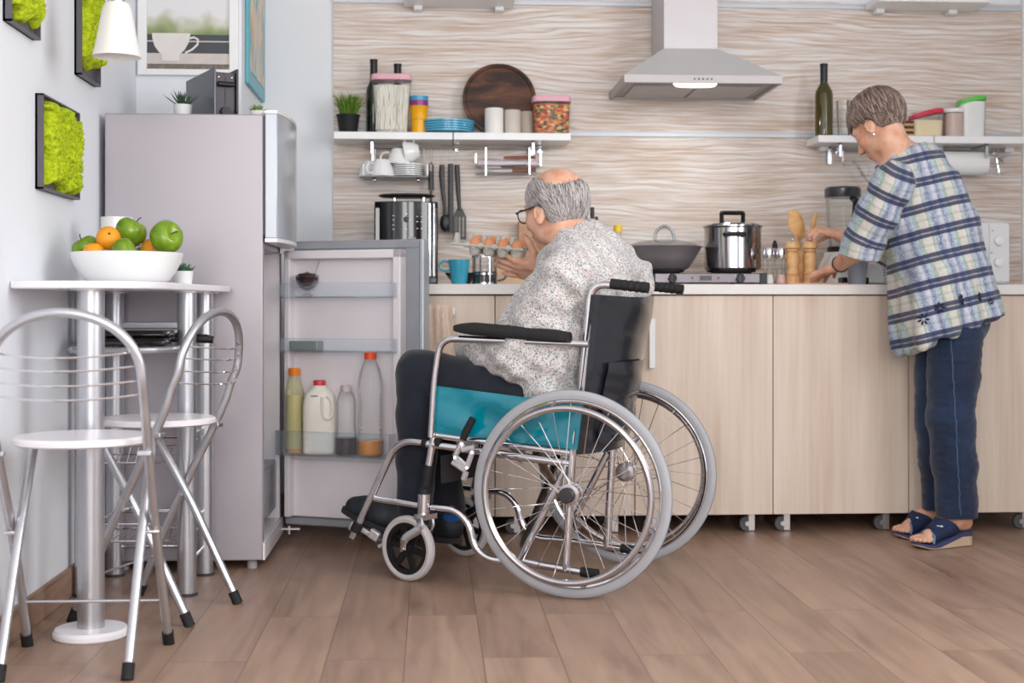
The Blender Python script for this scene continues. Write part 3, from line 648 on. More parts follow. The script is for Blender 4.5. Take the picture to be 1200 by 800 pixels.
T = Thing('paper_towel_roll', 'white paper towel roll hanging under the right shelf behind the woman', 'paper roll', (X(1130), 5.51, Z(204)))
zc_ = Z(191, 5.51)
T.p('roll', Geo().lathe([(.018, -.13), (.047, -.13), (.048, -.127), (.048, .127), (.047, .13), (.018, .13), (.018, -.13)], (X(1154.5, 5.51)-.13, 5.51, zc_), 40, (1, 0, 0)), mat('paper', (238, 238, 238), 0.9, vary=.02, bump=.2, bscale=200), w=True)
T.p('core', Geo().lathe([(.016, -.131), (.0185, -.131), (.0185, .131), (.016, .131)], (X(1154.5, 5.51)-.13, 5.51, zc_), 24, (1, 0, 0)), mat('cardboard', (170, 140, 110), .8), w=True)
T = Thing('roll_holder', 'chrome wire holder carrying the paper towel roll', 'holder', (X(1140), YR, zc_-.05))
g = Geo(); wire(g, [(X(1090, 5.51), 5.51, zc_), (X(1172, 5.51), 5.51, zc_), (X(1176), 5.53, zc_+.01), (X(1172), YR, zc_+.035), (X(1172), YR-.009, zr+.006)], .003)
wire(g, [(X(1148), 5.47, Z(204)), (X(1176), 5.47, Z(203)), (X(1176), YR, Z(202)), (X(1172), YR, zc_+.035)], .0025)
wire(g, [(X(1156), 5.47, Z(186)), (X(1176), 5.47, Z(184)), (X(1176), YR, Z(184))], .0025)
T.p('wire_frame', g, chrome, w=True)
# ---------------------------------------------------------------- extractor hood
T = Thing('cooker_hood', 'stainless steel pyramid extractor hood with a chimney on the wood wall', 'hood', (PY(808, 100, 5.4).x, 5.4, PY(800, 97, 5.15).z))
YH = 5.16; zr0 = PY(824, 97, YH).z; zr1 = PY(824, 88, YH).z; xl = PY(731.5, 90, YH).x; xr = PY(917, 90, YH).x; yb = YB-.024
hoodm = mat('hood_steel', (214, 212, 212), 0.42, 0.45, vary=0.02, nscale=3, stretch=(1, 1, 30))
yc0 = 5.30; zc1 = PY(809, 57, yc0).z; cl = PY(778, 57, yc0).x; cr = PY(841, 57, yc0).x
T.p('canopy', Geo().hexa([(xl, YH, zr1), (xr, YH, zr1), (xr, yb, zr1), (xl, yb, zr1), (cl, yc0, zc1), (cr, yc0, zc1), (cr, yb, zc1), (cl, yb, zc1)]), hoodm, w=True)
g = Geo().bx(xl, xr, YH, YH+.012, zr0, zr1); g.bx(xl, xl+.012, YH+.012, yb, zr0, zr1); g.bx(xr-.012, xr, YH+.012, yb, zr0, zr1); g.bx(xl, xr, yb-.012, yb, zr0, zr1)
T.p('rim', g, mat('hood_rim_steel', (186, 180, 181), 0.5, 0.35, vary=.02), w=True)
T.p('chimney', Geo().bx(cl, cr, yc0, yb, zc1, 2.62), mat('chimney_steel', (204, 200, 202), 0.5, 0.3, vary=.015), w=True, bevel=.001)
xm = (xl+xr)/2
T.p('underside', Geo().bx(xl+.012, xr-.012, YH+.012, yb-.012, zr0+.008, zr0+.014), mat('hood_under_grey', (150, 148, 148), 0.4, 0.5), w=True)
for sgn in (-1, 1):
    T.p('filter', Geo().bx(xm+(.006 if sgn > 0 else -.25), xm+(.25 if sgn > 0 else -.006), YH+.11, yb-.03, zr0+.003, zr0+.008), mat('filter_mesh', (196, 194, 192), 0.45, 0.4, bump=1, bscale=400), w=True, bevel=.001)
T.p('lamp_cover', Geo().lathe([(0.001, -.008), (.075, -.008), (.085, 0), (.085, .006), (0.001, .006)], (xm-.02, YH+.065, zr0+.004), 40, sy=.42), mat('lit_lamp_cover', (255, 255, 255), .3, vary=0, emit=((1, .97, .92), 2.2)), w=True)
for k in range(5):
    o = PY(814+k*5, 92.5, YH); T.p('button', Geo().cyl((o.x, YH-.003, o.z), (o.x, YH+.001, o.z), .0032, 12), blackp, w=True)
hl = area('hood_lamp', (xm-.02, YH+.065, zr0-.014), (0, 0, 0), .14, .05, 1.2, (1, .95, .88))
# ---------------------------------------------------------------- things on the worktop
ZT = ztop; WB = 332
def on(px, Y): o = PY(px, 332, Y); return o.x
def wlat(name, px, Y, prof, m, label, cat, group=None, base=332, **k):
    s = SC(px, Y); return single(name, Geo().lathe([(r/s, (base-y)/s) for r, y in prof], (on(px, Y), Y, ZT), 32), m, label, cat, group, **k)
# coffee machine
Yc = 5.20; s = SC(476, Yc); x = on(476, Yc)
T = Thing('coffee_machine', 'glossy black coffee machine on the worktop behind the open fridge door', 'coffee maker', (x, 5.33, ZT))
h = lambda p: ZT+(332-p)/s
xl, xr = on(438, Yc), on(513, Yc)
T.p('body', Geo().bx(xl, xr, Yc+.12, Yc+.27, ZT+.002, h(235)).bx(xl, xr, Yc+.0, Yc+.13, ZT+.002, h(322)).bx(xl, xl+.03, Yc+.02, Yc+.13, ZT+.02, h(240)).bx(xr-.036, xr, Yc+.02, Yc+.13, ZT+.02, h(240)), blackg, w=True, bevel=.006)
pl_ = [(x+a*(xr-xl)/2, Yc-.005+.035*a*a) for a in [k/10-1 for k in range(21)]]+[(xr, Yc+.13), (xl, Yc+.13)]
T.p('control_panel', Geo().prism(pl_, (0, 0, 0), (1, 0, 0), (0, 1, 0), (0, 0, 1), h(281), h(234)), blackg, w=True, bevel=.003)
g = Geo()
for px, w_ in ((503.5, 3.2), (508.5, 2.0)): g.bx(on(px, Yc)-w_/s/2, on(px, Yc)+w_/s/2, Yc+.006, Yc+.02, ZT+.03, h(236))
T.p('chrome_trim', g, chrome, w=True, bevel=.002)
g = Geo().tube([(xl-.0+.01+.06*k, Yc+.12, h(227)) for k in range(5)], .04, 10, flat=.12, up=Vector((0, 0, 1)))
g = Geo().lathe([(0.001, 0), (.088, 0), (.1, .006), (.09, .012), (0.001, .014)], (x+.0, Yc+.12, h(227)), 32, sx=1.12, sy=.8)
T.p('lid', g, mat('charcoal_plastic', (48, 52, 56), .35), w=True)
for px in (461.5, 496): T.p('lid_post', Geo().cyl((on(px, Yc), Yc+.1, h(236)), (on(px, Yc), Yc+.1, h(226.5)), .006 if px < 470 else .010, 12), chrome, w=True)
g = Geo()
for px, py in ((461, 251), (461, 256), (461, 262), (461, 267), (476, 249), (472, 256), (476, 258), (480, 256), (476, 267), (489, 252), (494, 252), (489, 258), (494, 258), (489, 266), (494, 266)):
    xx = on(px, Yc); a = (xx-x)/((xr-xl)/2); g.bx(xx-.003, xx+.003, Yc-.007+.035*a*a, Yc+.006+.035*a*a, h(py)-.0012, h(py)+.0012)
T.p('button_marks', g, white_gloss, w=True)
T.p('knob', Geo().lathe([(.001, 0), (.011, 0), (.011, .008), (.001, .009)], (on(476, Yc), Yc-.004, h(255.5)), 20, (0, -1, 0)), blackp, w=True)
T.p('carafe', Geo().lathe([(.001, 0), (.05, .002), (.058, .03), (.055, .06), (.04, .085), (.036, .09), (.001, .092)], (x+.004, Yc+.065, h(320)), 28), mat('coffee_glass', (20, 14, 12), .04, coat=.6), w=True)
T.p('carafe_handle', Geo().tube(fillet([(x+.055, Yc+.05, h(292)), (x+.088, Yc+.02, h(292)), (x+.092, Yc+.02, h(318)), (x+.06, Yc+.05, h(320))], .012), .006, 8), chrome, w=True)
# teal mug, dark bowl, french press
tealm = mat('teal_mug', (56, 160, 188), .2, vary=.03, coat=.4)
T = Thing('mug', 'tall teal mug on the worktop beside the coffee machine, handle to the left', 'mug', (on(538, 5.12), 5.12, ZT)); s = SC(538, 5.12)
T.p('body', Geo().lathe([(r/s, (332-y)/s) for r, y in [(.1, 332), (8.5, 332), (9.2, 330), (12.7, 304), (12.7, 303), (12, 303), (8.6, 329), (.1, 329)]], (on(538, 5.12), 5.12, ZT), 36), tealm, w=True)
P = [(on(528.5, 5.12), 5.12, ZT+(332-y)/s) for y in (320,)]
T.p('handle', Geo().tube(spline([(on(px, 5.12), 5.12, ZT+(332-y)/s) for px, y in ((527.5, 306.5), (521, 304.5), (515.5, 308), (516, 313.5), (521, 316.5), (528.5, 315))], 4), .0042, 8), tealm, w=True)
wlat('bowl', 541, 5.27, [(.1, 332), (9, 332), (20, 318), (19.3, 317.5), (8, 330), (.1, 330)], blackg, 'dark bowl half hidden behind the teal mug', 'bowl')
T = Thing('french_press', 'glass coffee press with dark coffee, below the egg carton', 'coffee press', (on(568, 5.16), 5.16, ZT)); s = SC(568, 5.16); xx = on(568, 5.16)
T.p('beaker', Geo().lathe([(r/s, (332-y)/s) for r, y in [(.1, 331), (14.6, 331), (14.6, 299), (14.2, 299), (14.2, 330.4), (.1, 330.4)]], (xx, 5.16, ZT), 36), clearp, w=True)
T.p('coffee', Geo().lathe([(r/s, (332-y)/s) for r, y in [(.1, 330), (13.9, 330), (13.9, 317), (.1, 317)]], (xx, 5.16, ZT), 36), mat('coffee', (20, 11, 8), .1), w=True)
g = Geo()
for a in (-1.95, -1.2, 1.0, 2.4): g.box((xx+cos(a)*15/s, 5.16+sin(a)*15/s, ZT+17/s), (.005, .002, 34/s), Matrix.Rotation(a+pi/2, 3, 'Z'))
for y in (331, 320, 300): g.lathe([(14.8/s, -.003), (15.2/s, -.003), (15.2/s, .003), (14.8/s, .003), (14.8/s, -.003)], (xx, 5.16, ZT+(332.5-y)/s), 32)
T.p('frame', g, chrome, w=True)
T.p('lid', Geo().lathe([(.1/s, 36/s), (15/s, 34/s), (15.4/s, 31.5/s), (.1/s, 31.5/s)], (xx, 5.16, ZT), 32), chrome, w=True)
T.p('handle', Geo().tube(spline([(xx+a/s, 5.16, ZT+(332-y)/s) for a, y in ((15, 306), (24, 308), (26, 317), (23, 325), (15, 327.5))], 4), .0055, 8, flat=.8), mat('slate_handle', (92, 98, 108), .4), w=True)
# boards behind
lw = m_wood('pale_board_wood', [(206, 168, 132), (222, 188, 154), (232, 202, 172)], (1.5, 2, 9)); mw = m_wood('mid_board_wood', [(164, 122, 92), (182, 140, 108), (196, 158, 126)], (1.5, 2, 9))
s = SC(620, 5.5); M = Matrix.Rotation(radians(-9), 3, 'X')
single('cutting_board', Geo().box((on(638, 5.53), 5.54, ZT+39/s), (62/s, .016, 77/s), M), mw, 'brown rectangular wooden board leaning on the wall behind the man\'s face', 'board', bevel=.006)
single('cutting_board', Geo().box((on(606, 5.44), 5.455, ZT+16.5/s), (56/s, .014, 31/s), M), lw, 'low pale wooden board leaning behind the coffee press handle', 'board', bevel=.006)
# knife block behind the man's head
T = Thing('knife_block', 'knife block with black handles showing just right of the man\'s head', 'knife block', (on(690, 5.42), 5.42, ZT)); s = SC(695, 5.42)
T.p('block', Geo().bx(on(676, 5.42), on(704, 5.42), 5.37, 5.5, ZT, ZT+46/s), m_wood('block_wood', [(60, 44, 36), (80, 60, 48)]), w=True, bevel=.004)
for px, y, r in ((694, 241, 1.9), (699, 252, 1.5), (686, 246, 1.8), (680, 250, 1.6)): T.p('knife_handle', Geo().tube([(on(px, 5.42), 5.42, ZT+44/s), (on(px, 5.42), 5.42, ZT+(333-y)/s)], r/s, 10, flat=1.3), blackp, w=True)
T = Thing('oil_bottle', 'clear oil bottle with a yellow cap behind the wok', 'bottle', (on(724, 5.45), 5.45, ZT)); s = SC(724, 5.45)
T.p('bottle', Geo().lathe([(r/s, (332-y)/s) for r, y in [(.1, 332), (9, 332), (9.4, 326), (9.4, 292), (8, 283), (4.2, 277), (4, 268), (.1, 268)]], (on(724, 5.45), 5.45, ZT), 28), clearp, w=True)
T.p('oil', Geo().lathe([(r/s, (332-y)/s) for r, y in [(.1, 331), (8.7, 331), (8.9, 326), (8.9, 292), (7.6, 284), (4, 280), (.1, 279)]], (on(724, 5.45), 5.45, ZT), 28), mat('pale_oil', (226, 218, 170), .1, alpha=.75), w=True)
T.p('cap', Geo().lathe([(r/s, (332-y)/s) for r, y in [(5.2, 269), (5.2, 262), (4.6, 260.5), (.1, 260.5)]], (on(724, 5.45), 5.45, ZT), 24), mat('yellow_cap', (244, 206, 60), .35), w=True)
# two-burner hob
Yh = 5.12; s = SC(827, Yh); h = lambda p: ZT+(332-p)/s
T = Thing('electric_hob', 'two-plate tabletop electric hob with black knobs on its chrome front', 'hob', (on(829, 5.27), 5.27, ZT))
T.p('body', Geo().bx(on(762, Yh), on(896, Yh), Yh, Yh+.27, h(330), h(318.6)), mat('hob_steel', (128, 122, 126), .22, .9), w=True, bevel=.003)
for a, b_ in ((756, 768), (890, 899)): T.p('end_cap', Geo().bx(on(a, Yh), on(b_, Yh), Yh-.004, Yh+.27, h(331.5), h(318.4)), blackg, w=True, bevel=.003)
for px in (787.5, 867): T.p('knob', Geo().lathe([(.001, 0), (.0175, 0), (.0165, .016), (.014, .019), (.001, .019)], (on(px, Yh), Yh, h(324.5)), 24, (0, -1, 0)).bx(on(px, Yh)-.0035, on(px, Yh)+.0035, Yh-.024, Yh-.015, h(324.5)-.016, h(324.5)+.016), blackg, w=True)
for px in (811, 842): T.p('pilot_light', Geo().cyl((on(px, Yh), Yh-.003, h(324)), (on(px, Yh), Yh, h(324)), .004, 12), mat('red_pilot', (130, 40, 44), .3), w=True)
T.p('marking_plate', Geo().bx(on(820, Yh), on(834, Yh), Yh-.0015, Yh, h(327), h(321.5)), mat('dark_plate', (88, 80, 84), .4), w=True)
for px in (772, 790, 860, 884): T.p('foot', Geo().cyl((on(px, Yh), Yh+.03, ZT), (on(px, Yh), Yh+.03, h(330)), .008, 12), blackm, w=True)
bz = h(318.4)
for px, R in ((778, 24), (857, 29)): T.p('hotplate', Geo().lathe([(R/s*.8, 0), (R/s*.85, .006), (R/s, .007), (R/s, .013), (.001, .013)], (on(px, 5.26), 5.26, bz), 40), blackm, w=True)
pz = bz+.0135
# wok
T = Thing('wok', 'wide grey wok with a glass lid on the left hotplate', 'wok', (on(778, 5.26), 5.26, pz)); s = SC(778, 5.26)
wprof = [(.1, 0), (24, 0), (29, 3), (37, 17), (44, 31.5), (44.8, 32), (44, 33), (36, 18), (28, 4), (.1, 1)]
T.p('pan', Geo().lathe([(r/s, y*.86/s) for r, y in wprof], (on(778, 5.26), 5.26, pz), 48), mat('grey_nonstick', (118, 114, 118), .32, .2), w=True)
T.p('lid', Geo().lathe([(42.5/s, 28/s), (43.5/s, 28.5/s), (41/s, 30/s), (30/s, 33.5/s), (12/s, 36/s), (.1/s, 36.5/s), (.1/s, 35.8/s), (30/s, 32.6/s), (42.5/s, 28/s)], (on(778, 5.26), 5.26, pz), 48), clearp, w=True)
T.p('lid_handle', Geo().tube(spline([(on(778, 5.26)+a/s, 5.26, pz+(y)/s) for a, y in ((-11, 35), (-9.5, 44), (-4, 50), (2, 51.5), (8, 48), (11.5, 41), (12.5, 35))], 4), .0035, 8, flat=1.6), mat('gunmetal', (110, 116, 118), .25, .7), w=True)
# pressure pot
T = Thing('stock_pot', 'tall polished steel stock pot with black square lid handle on the right hotplate', 'pot', (on(857, 5.26), 5.26, pz)); s = SC(857, 5.26); xx = on(858.5, 5.26)
T.p('pot', Geo().lathe([(r/s, y/s) for r, y in [(.1, 0), (31, 0), (33, 2.5), (33, 49), (34.8, 50.5), (34.8, 52), (32, 52), (32, 4), (.1, 3)]], (xx, 5.26, pz), 56), mat('polished_pot_steel', (176, 174, 176), .13, 1.0, vary=.02), w=True)
T.p('lid', Geo().lathe([(r/s, y/s) for r, y in [(33, 51), (35, 52), (33, 54), (20, 56), (.1, 57)]], (xx, 5.26, pz), 56), chrome, w=True)
T.p('lid_handle', Geo().tube(fillet([(xx+a/s, 5.26, pz+y/s) for a, y in ((-13, 54), (-13, 67.5), (12.5, 67.5), (12.5, 54))], .004, 3), .0085, 4, flat=1.3, up=Vector((0, 1, 0))), blackp, w=True)
a0 = -1.72; g = Geo(); rr = 34/s
P = [Vector((xx+cos(a0+d)*(rr+e/s), 5.26+sin(a0+d)*(rr+e/s), pz+z/s)) for d, e, z in ((-.3, -1, 39), (-.3, 8, 41), (.28, 8, 41), (.28, -1, 39))]
T.p('side_handle', g.tube(fillet(P, .01, 3), .008, 6), blackp, w=True)
P = [Vector((xx+cos(a0+pi+d)*(rr+e/s), 5.26+sin(a0+pi+d)*(rr+e/s), pz+z/s)) for d, e, z in ((-.3, -1, 39), (-.3, 8, 41), (.28, 8, 41), (.28, -1, 39))]
T.p('side_handle', Geo().tube(fillet(P, .01, 3), .008, 6), blackp, w=True)
# cruets
crm = [(901, 5.16, 'clear glass cruet with a chrome cap beside the pot, left of two'), (915, 5.16, 'clear glass cruet with chrome cap and pink salt, next to the mills')]
for i, (px, Y, l) in enumerate(crm):
    s = SC(px, Y); T = Thing('cruet', l, 'cruet', (on(px, Y), Y, ZT), 0, 'glass cruets beside the pot')
    T.p('jar', Geo().lathe([(r/s, (332-y)/s) for r, y in [(.1, 331), (6.5, 331.5), (6.8, 328), (5.0, 318), (4.8, 310), (6.4, 303), (6, 299), (.1, 299)]], (on(px, Y), Y, ZT), 24), clearp, w=True)
    T.p('cap', Geo().lathe([(r/s, (332-y)/s) for r, y in [(6.3, 301), (6.8, 300), (6.8, 290), (5.8, 288.5), (.1, 288.5)]], (on(px, Y), Y, ZT), 24), chrome, w=True)
    T.p('seasoning', Geo().lathe([(r/s, (332-y)/s) for r, y in [(.1, 330.5), (5.8, 330.5), (5.8, 326), (4.6, 320), (.1, 320)]], (on(px, Y), Y, ZT), 20), mat('pink_salt', (218, 178, 170), .7) if i else mat('white_salt', (226, 224, 220), .7), w=True)
T = Thing('oil_pourer', 'clear glass oil bottle with a dark pourer standing behind the cruets', 'bottle', (on(908, 5.3), 5.3, ZT)); s = SC(908, 5.3)
T.p('bottle', Geo().lathe([(r/s, (332-y)/s) for r, y in [(.1, 331), (9, 331), (9, 300), (7, 293), (3.5, 288), (.1, 288)]], (on(908, 5.3), 5.3, ZT), 24), clearp, w=True)
T.p('pourer', Geo().lathe([(r/s, (332-y)/s) for r, y in [(3.5, 289), (3, 284), (1.2, 279), (.1, 279)]], (on(908, 5.3), 5.3, ZT), 16), blackp, w=True)
# thin board under mills, mills, spoons
Ym = 5.16; s = SC(950, Ym); bt = .006
single('chopping_board', Geo().bx(on(914, Ym), on(984, Ym), 5.04, 5.26, ZT, ZT+bt), mat('rosy_board', (206, 160, 140), .5), 'thin rosy chopping board lying under the mills and the woman\'s hands', 'board', bevel=.002)
ZM = ZT+bt
beech = m_wood('beech_wood', [(214, 164, 108), (228, 182, 128), (238, 198, 150)], (4, 4, 14), .4)
def mill(px, label):
    T = Thing('pepper_mill', label, 'mill', (on(px, Ym), Ym, ZM), 0, 'beech pepper mills')
    pr = [(.1, 330), (8.1, 330), (8.3, 327.5), (8.1, 322), (6.9, 320.5), (7.9, 319), (7.9, 317), (6.6, 316), (6.3, 312), (7.3, 305), (7.7, 300), (6.9, 295.5), (5.4, 293.5), (7.4, 292), (7.4, 290.5), (5.6, 289.8)]
    T.p('body', Geo().lathe([(r/s, (330-y)/s) for r, y in pr], (on(px, Ym), Ym, ZM), 32), beech, w=True)
    T.p('head', Geo().lathe([(r/s, (330-y)/s) for r, y in [(5.6, 289.8), (8, 289), (8.6, 286.5), (8, 283), (5.5, 281.3), (.1, 281)]], (on(px, Ym), Ym, ZM), 32), beech, w=True)
    T.p('finial', Geo().ball((on(px, Ym), Ym, ZM+51.5/s), 1.8/s, 12, 8), chrome, w=True)
mill(928.7, 'left beech pepper mill, in front of the wooden spoons'); mill(949.3, 'right beech pepper mill, gripped by the woman\'s hand')
spm = m_wood('spoon_wood', [(208, 150, 88), (226, 176, 114), (238, 196, 138)], (4, 4, 10), .45)
def spoon(px0, px1, y1, Y, label, hr, hl, tilt=0):
    s = SC(px1, Y); a = Vector((on(px0, Y), Y, ZM+.004)); b = Vector((on(px1, Y), Y+.02, ZT+(332-y1)/s)); d = (b-a).normalized()
    T = Thing('wooden_spoon', label, 'spoon', tuple(a), 0, 'wooden spoons behind the mills'); k = b-d*hl/s*2
    T.p('handle', Geo().tube([a, a*.5+k*.5, k], [.006, .0055, .006], 10, flat=.7), spm, w=True)
    x_, y_, z_ = basis(d); R = Matrix((x_, y_, z_)).transposed()
    T.p('bowl', Geo().ball(b-d*hl/s, (.007+.0*hr, hr/s, hl/s) if abs(x_.x) < .5 else (hr/s, .007, hl/s), 20, 12, R), spm, w=True)
spoon(940, 931.5, 242, 5.25, 'broad wooden spoon, tallest and frontmost behind the mills', 8.5, 16)
spoon(939, 938, 249, 5.29, 'dark-edged wooden spoon half hidden behind the broad one', 6.5, 15)
spoon(938, 958, 246, 5.27, 'slim wooden spatula leaning right behind the woman\'s fingers', 3.2, 14)
T = Thing('utensil_holder', 'slim wooden holder standing between the two mills', 'holder', (on(939.5, 5.24), 5.24, ZM)); s = SC(939.5, 5.24)
T.p('holder', Geo().lathe([(.1/s, 0), (9.5/s, 0), (9.5/s, 38/s), (8.3/s, 38/s), (8.3/s, 2/s), (.1/s, 2/s)], (on(939.5, 5.24), 5.24, ZM), 28), spm, w=True)
# food processor / blender
Yq = 5.32; s = SC(988, Yq); h = lambda p: ZT+(332-p)/s; xx = on(987.5, Yq)
T = Thing('blender', 'blender with a clear jar, black lid and white base, behind the woman\'s arm', 'blender', (xx, Yq, ZT))
T.p('base', Geo().lathe([(.1/s, 0), (27/s, 0), (29/s, 2/s), (27/s, 18/s), (23/s, 28/s), (19/s, 34/s), (19/s, 39/s), (.1/s, 40/s)], (xx-3/s, Yq, ZT), 40, sy=.9), white_gloss, w=True)
T.p('jar', Geo().lathe([(r/s, (332-y)/s) for r, y in [(.1, 290), (15.5, 290), (16, 284), (20, 228), (19.4, 228), (15, 284), (14.6, 288.5), (.1, 288.5)]], (xx, Yq, ZT), 40), clearp, w=True)
T.p('collar', Geo().lathe([(r/s, (332-y)/s) for r, y in [(17, 293), (18, 292), (18, 287), (15, 286), (.1, 286)]], (xx, Yq, ZT), 36), blackp, w=True)
T.p('lid', Geo().lathe([(r/s, (332-y)/s) for r, y in [(20.6, 229), (21, 228), (21, 219), (19.5, 217), (.1, 216.5)]], (xx, Yq, ZT), 40), mat('smoky_lid', (56, 60, 66), .25, coat=.3), w=True)
T.p('handle', Geo().tube(fillet([(xx+7/s, Yq-.055, h(231)), (xx+9/s, Yq-.082, h(234)), (xx+7/s, Yq-.078, h(270)), (xx+5/s, Yq-.045, h(279))], .01), .0165, 8, flat=.7), blackp, w=True)
T.p('measuring_marks', Geo().bx(xx-.012, xx-.01, Yq-.054, Yq-.052, h(268), h(240)), white_gloss, w=True)
# grey cup and white iron-like appliance
wlat('tumbler_cup', 1004.5, 5.12, [(.1, 332), (9, 332), (9.8, 330), (12.7, 303), (12, 302.5), (9, 329), (.1, 329.5)], mat('blue_grey_cup', (150, 158, 168), .35), 'tall blue-grey tapered cup on the worktop below the woman\'s sleeve', 'cup')
s = SC(1018, 5.24); T = Thing('juicer_base', 'low white appliance with black feet behind the blue-grey cup', 'appliance', (on(1014, 5.24), 5.24, ZT))
T.p('body', Geo().prism([(-24/s, 2/s), (16/s, 2/s), (14.5/s, 20/s), (8/s, 27/s), (-16/s, 27/s), (-22/s, 20/s)], (on(1016, 5.24), 5.24, ZT), (1, 0, 0), (0, 0, 1), (0, 1, 0), -.05, .06), white_gloss, w=True, bevel=.008)
for px in (991, 1016): T.p('foot', Geo().bx(on(px, 5.18)-.012, on(px, 5.18)+.008, 5.18, 5.28, ZT, ZT+9/s), blackp, w=True, bevel=.003)
T.p('top_slot', Geo().bx(on(1008, 5.2), on(1020, 5.2), 5.205, 5.25, ZT+26.5/s, ZT+27.6/s), blackp, w=True)
# mini oven / microwave
Yo = 5.24; s = SC(1110, Yo); h = lambda p: ZT+(331.5-p)/s; x0, x1 = on(1024, Yo), on(1183.5, Yo)
T = Thing('microwave_oven', 'white microwave oven with two round knobs at the right end of the worktop', 'microwave', ((x0+x1)/2, 5.38, ZT))
ovm = mat('oven_white', (228, 228, 230), .3, vary=.01)
T.p('body', Geo().bx(x0, x1, Yo, Yo+.31, h(330), h(257)), ovm, w=True, bevel=.012, seg=3)
T.p('door', Geo().bx(x0+.06, on(1158, Yo), Yo-.006, Yo+.002, h(327), h(259)), ovm, w=True, bevel=.002)
T.p('window', Geo().bx(x0+.1, on(1140, Yo), Yo-.008, Yo-.005, h(318), h(268)), mat('dark_window', (70, 72, 76), .15, coat=.5), w=True)
T.p('control_panel', Geo().bx(on(1159, Yo), x1-.004, Yo-.005, Yo+.002, h(327), h(259)), ovm, w=True, bevel=.002)
for y in (279, 304): T.p('knob', Geo().lathe([(.001, 0), (.020, 0), (.018, .014), (.015, .016), (.001, .016)], (on(1169.5, Yo), Yo-.004, h(y)), 28, (0, -1, 0)).bx(on(1169.5, Yo)-.003, on(1169.5, Yo)+.003, Yo-.023, Yo-.016, h(y)-.012, h(y)+.016), white_gloss, w=True)
g = Geo()
for i in range(2):
    for k in range(9): g.bx(on(1032.5+i*4, Yo)-.003, on(1032.5+i*4, Yo)+.003, Yo-.001, Yo+.001, h(296+k*2.9)-.0018, h(296+k*2.9)+.0018)
T.p('vent_slots', g, mat('dark_vent', (90, 92, 96), .5), w=True)
for px in (1035, 1175): T.p('foot', Geo().cyl((on(px, Yo), Yo+.04, ZT), (on(px, Yo), Yo+.04, h(330)), .012, 12), blackm, w=True)
for px, y in ((1162.5, 267), (1161.5, 293)): T.p('indicator', Geo().cyl((on(px, Yo), Yo-.007, h(y)), (on(px, Yo), Yo-.004, h(y)), .0025, 10), mat('grey_dot', (120, 120, 130), .5), w=True)
# ---------------------------------------------------------------- left wall: moss pictures, lamp, pictures
mossm = m_wood('reindeer_moss', [(112, 138, 4), (156, 178, 6), (182, 198, 14), (200, 208, 36)], (30, 30, 30), .9)
slate = mat('slate_grey_frame', (88, 84, 92), .45)
def vnoise(P, seed, sc_):
    """cheap smooth value noise on an (n,3) array"""
    P = np.asarray(P)*sc_; i = np.floor(P).astype(np.int64); f = P-i; f = f*f*(3-2*f); out = 0
    for dx in (0, 1):
        for dy in (0, 1):
            for dz in (0, 1):
                h = ((i[:, 0]+dx)*73856093) ^ ((i[:, 1]+dy)*19349663) ^ ((i[:, 2]+dz)*83492791) ^ (seed*2654435)
                h = (h ^ (h >> 13))*1274126177; h = ((h ^ (h >> 16)) & 0xffff)/65535.0
                out = out+h*(f[:, 0] if dx else 1-f[:, 0])*(f[:, 1] if dy else 1-f[:, 1])*(f[:, 2] if dz else 1-f[:, 2])
    return out
def moss(y0, y1, z0, z1, label, seed):
    T = Thing('moss_picture', label, 'wall decoration', (XL, (y0+y1)/2, z0), 0, None)
    d = .022; b = .012; x = XL
    g = Geo().bx(x, x+.006, y0, y1, z0, z1)
    for a in ((y0, y0+.005, z0, z1), (y1-.005, y1, z0, z1), (y0, y1, z0, z0+.005), (y0, y1, z1-.005, z1)): g.bx(x, x+d, *a)
    T.p('frame', g, slate, w=True)
    n = 150; mgy = (y1-y0)*.09; mz = (z1-z0)*.08
    ny = int((y1-y0)/.0024); nz = int((z1-z0)/.0024); gy, gz = np.meshgrid(np.linspace(0, 1, ny+1), np.linspace(0, 1, nz+1))
    Q = np.stack([gy.ravel()*(y1-y0), gz.ravel()*(z1-z0), np.zeros(gy.size)], 1)
    h = .6*vnoise(Q, seed, 30)+.5*vnoise(Q, seed+1, 85)+.45*vnoise(Q, seed+2, 190)
    w1 = (vnoise(Q, seed+4, 24)-.5)*.028; w2 = (vnoise(Q, seed+5, 24)-.5)*.028
    Y = y0+mgy+(y1-y0-2*mgy)*gy.ravel(); Z = z0+mz+(z1-z0-2*mz)*gz.ravel()
    eg = np.minimum.reduce([gy.ravel(), 1-gy.ravel(), gz.ravel(), 1-gz.ravel()])
    k = np.clip(eg*22, 0, 1)**.5
    ed = np.exp(-eg*10)
    V = np.stack([x+.0068+k*(.020+.020*h), Y+w1*ed*1.6, Z+w2*ed*1.6], 1)
    W_ = ny+1; f = [(j*W_+i, j*W_+i+1, (j+1)*W_+i+1, (j+1)*W_+i) for j in range(nz) for i in range(ny)]
    T.p('moss', Geo().add([tuple(v) for v in V], f), mossm, w=True, auto=180)
a, b_ = PX(41, 221, XL), PX(84, 132, XL)
moss(a.y, b_.y+.01, a.z, PX(41, 109, XL).z, 'lime green moss picture in a slate frame, lowest of three on the left wall', 3)
a, b_ = PX(87, 87, XL), PX(110, 60, XL)
moss(a.y, b_.y, a.z, a.z+.52, 'tall moss picture beside the wall lamp, cut by the top edge', 21)
a, b_ = PX(3, 24, XL), PX(38, 0, XL)
moss(a.y, b_.y, a.z, a.z+.4, 'moss picture in the extreme top left corner of the photo', 40)
